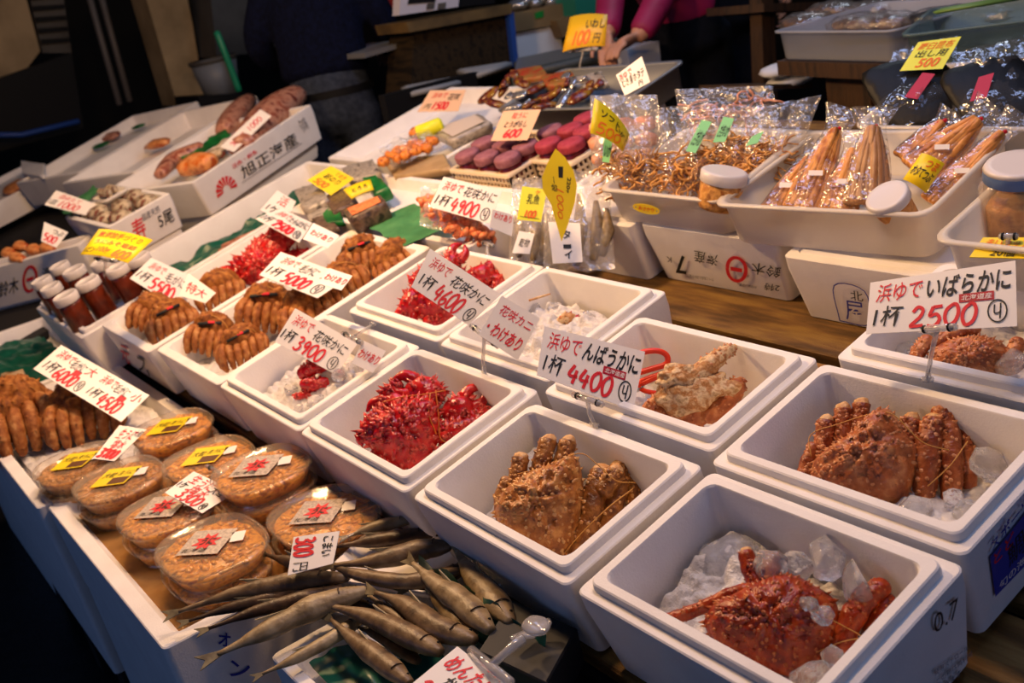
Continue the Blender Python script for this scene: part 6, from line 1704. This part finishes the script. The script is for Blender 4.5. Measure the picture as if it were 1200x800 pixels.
def slab_x(name, label, cat, px, x, th, m_, kind=None, parent=None):
    """a solid whose front face, facing the stall, is the four pixels on the plane at x"""
    q = [at_u(a, b, x) for a, b in px]; b_ = [p - Vector((th, 0, 0)) for p in q]
    v = q + b_; n = len(q); f = [tuple(range(n)), tuple(range(2 * n - 1, n - 1, -1))] + [(i, i + n, (i + 1) % n + n, (i + 1) % n) for i in range(n)]
    o = fixn(mk(name, (v, f), m_, parent, smooth=False))
    if parent is None: tag(o, label, cat, kind=kind)
    return o


slab_x('wooden_post', 'cream painted square post standing behind the sunburst crate', 'post', [(166, -20), (216, -20), (226, 30), (242, 128), (208, 124)], -5.6, .3, M_CREAM)
for a, b, lab in (((103, -10), (140, 122), 'left of two thin grey pipes left of the cream post'), ((117, -10), (152, 118), 'right of two thin grey pipes left of the cream post')):
    o = mk('pipe', tube([at_u(*a, -6.2), at_u(*b, -6.2)], .022, 8), M_PIPE); tag(o, lab, 'pipe')
slab_x('cream_board', 'cream board leaning in the far upper left corner', 'board', [(-8, -12), (28, -12), (47, 60), (13, 104), (-8, 90)], -6.4, .04, M_CREAM)
t = thing('slatted_panel', 'grey slatted panel beside the cream board', 'panel', at_u(60, 62, -6.6)); slab_x('frame', '', '', [(33, -12), (73, -12), (84, 62), (50, 62)], -6.6, .05, M_GREY, parent=t)
for i in range(5): slab_x('slat', '', '', [(36 + i * 3.2, -6 + i * 13), (73 + i * 2, -8 + i * 13), (74 + i * 2, -3 + i * 13), (37 + i * 3.2, 0 + i * 13)], -6.57, .03, M_DARK, parent=t)
slab_x('dark_cabinet', 'black cabinet behind the far left crates', 'cabinet', [(-10, 95), (84, 62), (98, 150), (-10, 180)], -6.3, .4, M_DARK)
o = mk('blue_hose', tube([at_u(-5, 158, -6.1), at_u(25, 158, -6.1), at_u(92, 142, -6.1)], .018, 8), M_BLUEC); tag(o, 'blue hose in front of the black cabinet', 'hose')
slab_x('steel_sink', 'grey steel sink behind the man', 'sink', [(246, -12), (330, -12), (330, 60), (254, 66)], -5.3, .5, mat('sink_grey', '#3d4145', .45, '#2c2f33', 5))
slab_x('black_stool', 'black stool under the grey bucket', 'stool', [(232, 113), (296, 108), (300, 190), (240, 200)], -4.8, .4, M_DARK)
p = at_u(262, 113, -5.0); p = p + Vector((0, 0, .02)); t = thing('bucket', 'grey bucket with a green hose over its rim, beside the man', 'bucket', p)
mk('body', lathe([(.10, -.02), (.14, .2), (.135, .2), (.1, .0)], 24), mat('bucket_grey', '#6a7078', .5), t, local=True); mk('rim', lathe([(.138, .19), (.148, .19), (.148, .21), (.138, .21)], 24, False, False), M_GREY, t, local=True)
o = mk('green_hose', tube(smooth_path([at_u(254, 38, -4.85), at_u(262, 58, -4.83), at_u(272, 84, -4.83), at_u(280, 106, -4.83)], 4), .02, 8), mat('hose_green', '#1c8a64', .4)); tag(o, 'green hose running down into the grey bucket', 'hose')

# cutting bench with scale
t = thing('wooden_bench', 'dark wooden bench with a thick board, behind the sweets', 'bench', at_u(540, 110, -2.75)); slab_x('front', '', '', [(486, 30), (596, 16), (604, 78), (480, 120)], -2.75, .22, M_WOODD, parent=t)
slab_x('top_board', '', '', [(476, 26), (600, 4), (600, 16), (480, 38)], -2.70, .28, mat('board_edge', '#5c4a2a', .6, '#3f321c', 8), parent=t); slab_x('blue_end', '', '', [(596, 14), (602, 14), (608, 74), (603, 78)], -2.72, .04, M_BLUEC, parent=t)
t = thing('weighing_scale', 'white and black weighing scale on the wooden bench', 'scale', at_u(520, 18, -2.7)); slab_x('panel', '', '', [(470, -14), (540, -22), (537, 8), (468, 18)], -2.68, .06, mat('scale_white', '#a8a8b4', .4), parent=t)
for q in ([(480, -4), (512, -8), (510, 2), (478, 5)],): slab_x('display', '', '', q, -2.675, .01, M_DARK, parent=t)
for x in (501, 514): slab_x('button', '', '', [(x, 4), (x + 9, 2.5), (x + 8, 10), (x - 1, 11)], -2.675, .01, M_GREY, parent=t)
slab_x('body', '', '', [(540, -22), (580, -24), (580, 4), (538, 8)], -2.70, .06, M_DARK, parent=t)
slab_x('red_basket', 'red plastic basket beside the weighing scale', 'basket', [(438, -12), (470, -14), (468, 14), (446, 24)], -3.6, .25, mat('basket_red', '#a81c10', .4))
slab_x('steel_ledge', 'grey steel ledge beside the man', 'ledge', [(428, 62), (482, 46), (482, 52), (428, 68)], -2.9, .4, M_STEEL)
slab_x('small_box', 'small pale box hanging at the end of the steel ledge', 'box', [(472, 38), (486, 36), (487, 50), (473, 52)], -2.85, .06, M_WHITEB)
slab_x('black_bench', 'black bench in front of the wooden bench', 'bench', [(450, 112), (560, 84), (560, 104), (462, 165)], -2.45, .05, M_DARK)
for i, (q, lab) in enumerate([([(470, 104), (532, 92), (540, 96), (482, 110)], 'white cloth lying on the black bench'), ([(535, 84), (572, 80), (600, 74), (560, 88)], 'white packet lying at the right of the black bench')]):
    P = [at_u(a, b, -2.5 + (.06 if k_ > 1 else -.1)) for k_, (a, b) in enumerate(q)]; cc = sum(P, Vector()) / 4
    o = mk('white_cloth', loft([[p - Vector((0, 0, .012)) for p in P], [p + Vector((0, 0, .004)) for p in P], [cc + (p - cc) * .8 + Vector((0, 0, .012)) for p in P]]), M_CLOTHG); tag(o, lab, 'cloth')

# cartons, white boxes, steel table
t = thing('carton', 'brown carton of foil packets on a white foam box, behind the golden card', 'carton', at_u(630, 38, -2.9)); slab_x('carton_body', '', '', [(602, 16), (668, 2), (668, 26), (602, 38)], -2.9, .3, M_CARTON, parent=t)
slab_x('green_mark', '', '', [(627, 15), (637, 12), (637, 20), (628, 22)], -2.895, .004, M_GREENB, parent=t)
for i in range(6):
    p = at_u(606 + i * 9, 6 - (i % 2) * 5 - i, -3.0); v, f = blob(p, .06, i, .3, 2.5, 2, (1, .8, .5)); tag(mk('foil_packet', (v, f), M_SILVER), 'silver foil packet in the brown carton', 'packet', 'foil packets in the carton')
slab_x('foam_box', 'white foam box under the brown carton', 'box', [(602, 40), (656, 28), (660, 62), (606, 76)], -2.92, .35, M_WHITEB)
slab_x('teal_crate', 'teal crate behind the golden card', 'crate', [(672, -14), (712, -14), (712, 16), (676, 20)], -2.8, .3, M_TEAL)
slab_x('carton', 'small brown carton beside the teal crate', 'carton', [(652, 24), (690, 12), (690, 30), (660, 44)], -2.85, .2, M_CARTON)
t = thing('steel_table', 'steel table with a dark front bar, under the hands of the person in magenta', 'table', at_u(680, 100, -2.15))
q = [at(603, 84, .30), at(736, 54, .30), at(722, 44, .30), at(606, 68, .30)]
mk('table_top', loft([[p - Vector((0, 0, .02)) for p in q], q]), mat('table_steel_top', '#8a9096', .35, metal=.6), t, smooth=False)
mk('front_bar', tube([q[0] + Vector((0, 0, -.02)), q[1] + Vector((0, 0, -.02))], .024, 8), mat('bar_dark', '#33393a', .5), t)
for p in q: mk('leg', tube([p - Vector((0, 0, .02)), Vector((p.x, p.y, -.85))], .02, 8), MATS['bar_dark'], t)
slab_x('foam_box', 'white foam box under the steel table', 'box', [(650, 88), (722, 72), (724, 110), (656, 122)], at(680, 80, .1).x, .3, M_WHITEB)
slab_x('foam_box', 'white foam box right of the steel table, behind the pink-lettered card', 'box', [(735, 58), (772, 48), (778, 102), (745, 110)], -1.9, .3, M_WHITEB)

# wooden stand with two trays
def tray_from(label, FLp, FRp, z, depth, h, m_):
    a, b = at(*FLp, z), at(*FRp, z); rot = math.atan2(b.y - a.y, b.x - a.x); L_ = (b - a).length; c_ = (a + b) / 2 + Vector((-math.sin(rot), math.cos(rot), 0)) * depth / 2
    return px_tray(label, c_.x - L_ / 2, c_.y - depth / 2, c_.x + L_ / 2, c_.y + depth / 2, z - h, z, m_, rot=rot), c_, rot, L_


M_TRAYD = mat('tray_bluish', '#a4a8b0', .35, alpha=.55)
T1, c1, r1, l1 = tray_from('clear tray of brown vacuum packs on the wooden stand', (903, 37), (1046, 36), .41, .42, .085, M_TRAYD)
T2, c2, r2, l2 = tray_from('greenish clear tray with a long leaf at the upper right edge', (1054, 42), (1230, 20), .43, .40, .085, mat('tray_teal', '#607876', .35, alpha=.5))
t = thing('wooden_stand', 'brown wooden stand carrying the clear tray of vacuum packs', 'stand', (c1.x, c1.y, -.85), rot=Matrix.Rotation(r1, 3, 'Z'))
mk('top_board', box(-l1 * .5, -.2, 1.13, l1 * .62, .22, 1.172), M_STOOL, t, local=True, smooth=False)
mk('leg', box(-l1 * .20, -.15, 0, l1 * .16, -.06, 1.13), M_STOOL, t, local=True, smooth=False); mk('leg', box(-l1 * .20, .1, 0, l1 * .16,   .19, 1.13), M_STOOL, t, local=True, smooth=False)
mk('leg', box(l1 * .48, -.15, 0, l1 * .58,   .19, 1.13), M_STOOL, t, local=True, smooth=False)
M_SAUS = mat('vacuum_brown', '#22110a', .25, ['#3c1e10', '#5c3a1c'], 30, .5, 50)
for i, (x, y, lab) in enumerate([(945, 26, 'brown vacuum pack at the front left of the clear tray'), (975, 12, 'brown vacuum pack at the back left of the clear tray'), (1005, 28, 'brown vacuum pack at the front of the clear tray'), (1020, 12, 'thick brown vacuum pack in the middle of the clear tray'), (1040, 26, 'brown vacuum pack at the front right of the clear tray'), (1060, 4, 'brown vacuum pack at the back right of the clear tray')]):
    p = at(x, y, .385); v, f = blob(p, .075, i, .2, 2, 2, (1.2, .7, .3)); t = thing('vacuum_pack', lab, 'pack', p - Vector((0, 0, .026)), 'brown vacuum packs'); mk('contents', (v, f), M_SAUS, t)
    v, f = blob(p, .085, i + 5, .25, 3, 3, (1.2, .75, .38)); mk('film', (v, f), M_BAG, t)
for x, y, lab in ((1105, 20, 'dark film pack at the left of the greenish tray'), (1165, 14, 'dark film pack in the middle of the greenish tray')):
    p = at(x, y, .39); v, f = blob(p, .085, x, .2, 2, 2, (1.2, .8, .3)); t = thing('vacuum_pack', lab, 'pack', p - Vector((0, 0, .025)), 'dark packs in the greenish tray'); mk('contents', (v, f), M_KELP, t)
    v, f = blob(p, .092, x + 5, .25, 3, 3, (1.2, .85, .33)); mk('film', (v, f), M_KELPF, t)
o = mk('long_leaf', tube(smooth_path([at(1095, 14, .46), at(1140, 6, .47), at(1200, -4, .46)], 4), [.006] + [.03] * 7 + [.01], 8, squash=.2), mat('leaf_green', '#5a7a34', .5)); tag(o, 'long flat green leaf across the greenish tray', 'leaf')
t = thing('wooden_rack', 'brown wooden rack behind the stand', 'rack', at_u(900, 130, -1.5)); slab_x('post', '', '', [(892, -10), (906, -10), (912, 130), (896, 130)], -1.5, .06, M_STOOL, parent=t); slab_x('shelf', '', '', [(898, 99), (952, 97), (952, 103), (898, 105)], -.95, .3, M_STOOL, parent=t); slab_x('shelf', '', '', [(895, 4), (960, 2), (960, 12), (895, 14)], -1.45, .3, M_STOOL, parent=t)
for i, (x, y, lab) in enumerate([(920, 80, 'upper folded white sack behind the wooden stand'), (926, 94, 'lower folded white sack behind the wooden stand')]):
    p = at_u(x, y, -1.0); v, f = blob(p, .08, i, .15, 1.6, 2, (.8, 1.3, .3)); tag(mk('white_sack', (v, f), M_WHITEB), lab, 'sack')


# ------------------------------------------------------------------ people
M_SKIN = mat('skin', '#b98468', .5); M_NAVY = mat('navy_knit', '#070a18', .95, '#0b1026', 60, .3, 200, .08); M_JEAN = mat('jean_grey', '#262c38', .9, '#343b48', 40, .4, 300, .1); M_MAG = mat('magenta_jacket', '#7c0c3c', .6, '#8e1248', 8); M_BLACKT = mat('dark_trouser', '#0a0c12', .9, '#0f121a', 20, .3, 100, .1)
M_HAIR = mat('hair_black', '#0b0908', .6); M_SHOE = mat('boot', '#101010', .5)


def limbs(name, parent, segs, m_, voxel=.016, smooth=8):
    """one continuous surface grown from overlapping tapered limbs: (points, radii, squash)"""
    parts = []
    for pts, rr, sq in segs:
        pp = [Vector(q) for q in smooth_path(pts, 4)]; r_ = [float(x[0]) for x in smooth_path([(r,) for r in rr], 4)]
        parts.append(tube(pp, r_, 14, squash=sq, up=Vector((0, 1, 0.01))))
    o = mk(name, parts, m_, parent, local=True)
    md = o.modifiers.new('remesh', 'REMESH'); md.mode = 'VOXEL'; md.voxel_size = voxel; md.use_smooth_shade = True
    sm = o.modifiers.new('smooth', 'SMOOTH'); sm.factor = .5; sm.iterations = smooth
    return o


def hand_segs(w_, d, palm_n, r=.0085):
    """palm and five bent fingers from wrist w_ along d"""
    w_ = Vector(w_); d = Vector(d).normalized(); n = Vector(palm_n).normalized(); s = d.cross(n).normalized(); S = []
    S.append(([w_, w_ + d * .05, w_ + d * .095], [.026, .038, .036], .5))
    for i, (o_, L_) in enumerate(((-.03, .07), (-.01, .08), (.01, .075), (.03, .06))):
        b = w_ + d * .09 + s * o_; S.append(([b, b + d * L_ * .5 + n * .006, b + d * L_ * .8 + n * .022, b + d * L_ * .95 + n * .04], [r * 1.1, r, r * .9, r * .75], 1))
    b = w_ + d * .03 - s * .03; S.append(([b, b - s * .03 + d * .03 + n * .01, b - s * .035 + d * .06 + n * .02], [r * 1.3, r * 1.15, r * .9], 1))
    return S


def head_parts(t, c_, fwd, hair_m, hairy_back=True):
    """head with a face, ears and hair; fwd = where it looks"""
    c_ = Vector(c_); f = Vector(fwd).normalized(); s = f.cross(Vector((0, 0, 1))).normalized(); u = s.cross(f)
    V, F_ = blob((0, 0, 0), 1, 1, .03, 1, 3); head = ([c_ + f * q.y * .098 * (1.0 if q.y > 0 else 1.02) + s * q.x * .076 * (1 - .12 * max(0, -q.z)) + u * q.z * .118 for q in V], F_)
    parts = [head, tube([c_ + f * .09 + u * .02, c_ + f * .115 - u * .012, c_ + f * .098 - u * .02], [.008, .014, .008], 8)]
    for sg in (-1, 1): parts.append(([c_ + s * sg * .078 + f * (q.y * .016 - .005) + u * q.z * .03 + s * q.x * .009 for q in blob((0, 0, 0), 1, 2, 0, 1, 2)[0]], blob((0, 0, 0), 1, 2, 0, 1, 2)[1]))
    parts.append(tube([c_ - u * .08, c_ - u * .16 - f * .01], [.052, .058], 12))
    h = mk('head', parts, M_SKIN, t, local=True)
    for sg in (-1, 1): mk('eye', blob(c_ + f * .088 + s * sg * .031 + u * .012, .011, 0, 0, 1, 2), M_DARK, h, local=True)
    mk('mouth', tube([c_ + f * .088 - u * .052 - s * .022, c_ + f * .095 - u * .05, c_ + f * .088 - u * .052 + s * .022], [.003, .006, .003], 6), mat('lips', '#8a4a40', .5), h, local=True)
    V, F_ = blob((0, 0, 0), 1, 4, .06, 3, 3); mk('hair', ([c_ - f * .012 + u * .022 + f * q.y * .102 + s * q.x * .084 + u * q.z * .112 - u * (.06 if (q.z < 0 and q.y > -.2) else 0) * 0 for q in V if True], [fc for fc in F_ if not any((V[i].z < .15 and V[i].y > -.1) or V[i].z < -.6 for i in fc)]), hair_m, t, local=True)


def rotz(v): return v


# man seen from behind: local y is the way he faces
B = at_depth(384, 92, 5.05)
facing = Vector((-.8, .6, 0)).normalized(); lat = Vector((facing.y, -facing.x, 0))
rotM = Matrix((lat, facing, Vector((0, 0, 1)))).transposed()
HZ = B.z + .85
t = thing('person', 'person in a navy sweater and grey jeans seen from behind, bending over the sink', 'person', (B.x, B.y, -.58), rot=rotM)
z0 = B.z + .58                                                       # belt height above the feet
limbs('jeans', t, [([(0, 0, z0 + .02), (0, -.01, z0 - .10), (0, -.02, z0 - .20)], [.185, .20, .19], .72), ([(-.10, -.02, z0 - .16), (-.11, 0, z0 * .52), (-.12, -.02, .10)], [.115, .085, .065], 1), ([(.10, -.02, z0 - .16), (.11, 0, z0 * .52), (.12, -.02, .10)], [.115, .085, .065], 1)], M_JEAN)
limbs('sweater', t, [([(0, 0, z0 + .03), (0, .03, z0 + .17), (0, .10, z0 + .36), (0, .15, z0 + .50)], [.215, .21, .225, .14], .66),
                     ([(-.19, .13, z0 + .44), (-.30, .10, z0 + .20), (-.25, .34, z0 + .06)], [.085, .068, .05], 1), ([(.19, .13, z0 + .44), (.30, .10, z0 + .20), (.24, .34, z0 + .06)], [.085, .068, .05], 1)], M_NAVY)
limbs('hands', t, [([(-.25, .32, z0 + .07), (-.23, .40, z0 + .04)], [.032, .028], 1), ([(.24, .32, z0 + .07), (.22, .40, z0 + .04)], [.032, .028], 1)] + hand_segs((-.23, .39, z0 + .04), (.1, 1, -.3), (0, -.3, -1)) + hand_segs((.22, .39, z0 + .04), (-.1, 1, -.3), (0, -.3, -1)), M_SKIN, .006, 4)
head_parts(t, (0, .22, z0 + .70), (0, .9, -.4), M_HAIR)
mk('belt', loft([[Vector((.207 * math.cos(a), .15 * math.sin(a) - .0, z0 + dz)) for a in [i * math.pi / 12 for i in range(24)]] for dz in (-.075, -.04)], False, False), M_DARK, t, local=True)
for sx in (-1, 1): mk('boot', loft([oval(sx * .12, .04, .055, .14, 0, 16), oval(sx * .12, .04, .055, .14, .05, 16), oval(sx * .12, -.02, .06, .08, .12, 16), oval(sx * .12, -.03, .06, .065, .22, 16)]), M_SHOE, t, local=True)
t = thing('duckboard', 'low wooden duckboard under the person in the navy sweater', 'duckboard', (B.x, B.y, -.85)); mk('top', box(B.x - .5, B.y - .4, -.62, B.x + .5, B.y + .4, -.58), M_WOODD, t, smooth=False)
for dx in (-.4, .4): mk('runner', box(B.x + dx - .05, B.y - .4, -.85, B.x + dx + .05, B.y + .4, -.62), M_WOODD, t, smooth=False)

# person in magenta leaning on the steel table
D = 4.45
def L(px, py, d=D): return at_depth(px, py, d)
pel = L(800, 2, D + .1); sh = L(757, -52, D - .05); fl = Vector((pel.x, pel.y, -.85)); kn = (pel + fl) / 2
t = thing('person', 'person in a magenta jacket leaning both hands on the steel table', 'person', fl)
I4 = ROOTL(t).inverted()
def loc(*ps): return [tuple(I4 @ Vector(p)) for p in ps]
right = RW[0].copy(); right.z = 0; right.normalize(); back = Vector((-right.y, right.x, 0))
limbs('jacket', t, [(loc(pel - Vector((0, 0, .05)), pel.lerp(sh, .5) + Vector((0, 0, .03)), sh), [.17, .18, .15], .75),
                    (loc(sh + right * .12, L(772, 0, D - .18), L(752, 38, D - .22)), [.075, .062, .055], 1), (loc(sh - right * .14, L(716, -8, D - .05), L(712, 36, D - .16)), [.075, .062, .055], 1)], M_MAG)
limbs('trousers', t, [(loc(pel + Vector((0, 0, .02)), pel - Vector((0, 0, .18))), [.165, .17], .8), (loc(pel - right * .09 - Vector((0, 0, .12)), kn - right * .09, fl - right * .10 + Vector((0, 0, .08))), [.10, .075, .06], 1), (loc(pel + right * .09 - Vector((0, 0, .12)), kn + right * .09, fl + right * .10 + Vector((0, 0, .08))), [.10, .075, .06], 1)], M_BLACKT)
w1, w2 = L(746, 44, D - .22), L(712, 40, D - .16); h1, h2 = L(730, 51, D - .26), L(712, 54, D - .2)
limbs('hands', t, [(loc(L(754, 34, D - .22), w1), [.042, .032], 1), (loc(L(712, 32, D - .16), w2), [.04, .032], 1)] + hand_segs(loc(w1)[0], h1 - w1, (0, 0, -1), .009) + hand_segs(loc(w2)[0], h2 - w2, (0, 0, -1), .009), M_SKIN, .007, 4)
head_parts(t, loc(sh + Vector((0, 0, .16)) - right * .10 - back * .05)[0], -right * .8 - back * .3 - Vector((0, 0, .5)), M_HAIR)
for sg in (-1, 1):
    q = Vector(loc(fl + right * sg * .10)[0]); mk('shoe', loft([oval(q.x, q.y, .13, .055, 0, 16), oval(q.x, q.y, .13, .055, .05, 16), oval(q.x, q.y, .06, .05, .11, 16)]), M_SHOE, t, local=True)

# person in dark trousers standing beside
pel = L(852, -22, 5.15); fl = Vector((pel.x, pel.y, -.85)); kn = (pel + fl) / 2
t = thing('person', 'person in dark trousers standing behind the squid bags, cut off at the waist', 'person', fl); I4 = ROOTL(t).inverted()
limbs('trousers', t, [(loc(pel + Vector((0, 0, .05)), pel - Vector((0, 0, .18))), [.18, .185], .75), (loc(pel - right * .08 - Vector((0, 0, .12)), kn - right * .085, fl - right * .10 + Vector((0, 0, .08))), [.115, .095, .08], 1), (loc(pel + right * .08 - Vector((0, 0, .12)), kn + right * .085, fl + right * .10 + Vector((0, 0, .08))), [.115, .095, .08], 1)], M_BLACKT)
limbs('coat', t, [(loc(pel + Vector((0, 0, .0)), pel + Vector((0, 0, .25)), pel + Vector((0, 0, .52))), [.185, .19, .13], .7), (loc(pel + right * .2 + Vector((0, 0, .47)), pel + right * .26 + Vector((0, 0, .2)), pel + right * .25 - back * .05 - Vector((0, 0, .02))), [.075, .06, .048], 1),
                  (loc(pel - right * .2 + Vector((0, 0, .47)), pel - right * .26 + Vector((0, 0, .2)), pel - right * .25 - back * .05 - Vector((0, 0, .02))), [.075, .06, .048], 1)], M_NAVY)
limbs('hands', t, [s_ for sg in (-1, 1) for s_ in [(loc(pel + right * sg * .25 - back * .05 + Vector((0, 0, .03)), pel + right * sg * .25 - back * .05 - Vector((0, 0, .05))), [.034, .028], 1)] + hand_segs(loc(pel + right * sg * .25 - back * .05 - Vector((0, 0, .05)))[0], (0, 0, -1), right * -sg)], M_SKIN, .007, 4)
head_parts(t, loc(pel + Vector((0, 0, .72)))[0], -back, M_HAIR)
for sg in (-1, 1):
    q = Vector(loc(fl + right * sg * .10)[0]); mk('shoe', loft([oval(q.x, q.y, .06, .13, 0, 16), oval(q.x, q.y, .06, .13, .05, 16), oval(q.x, q.y, .05, .06, .11, 16)]), M_SHOE, t, local=True)
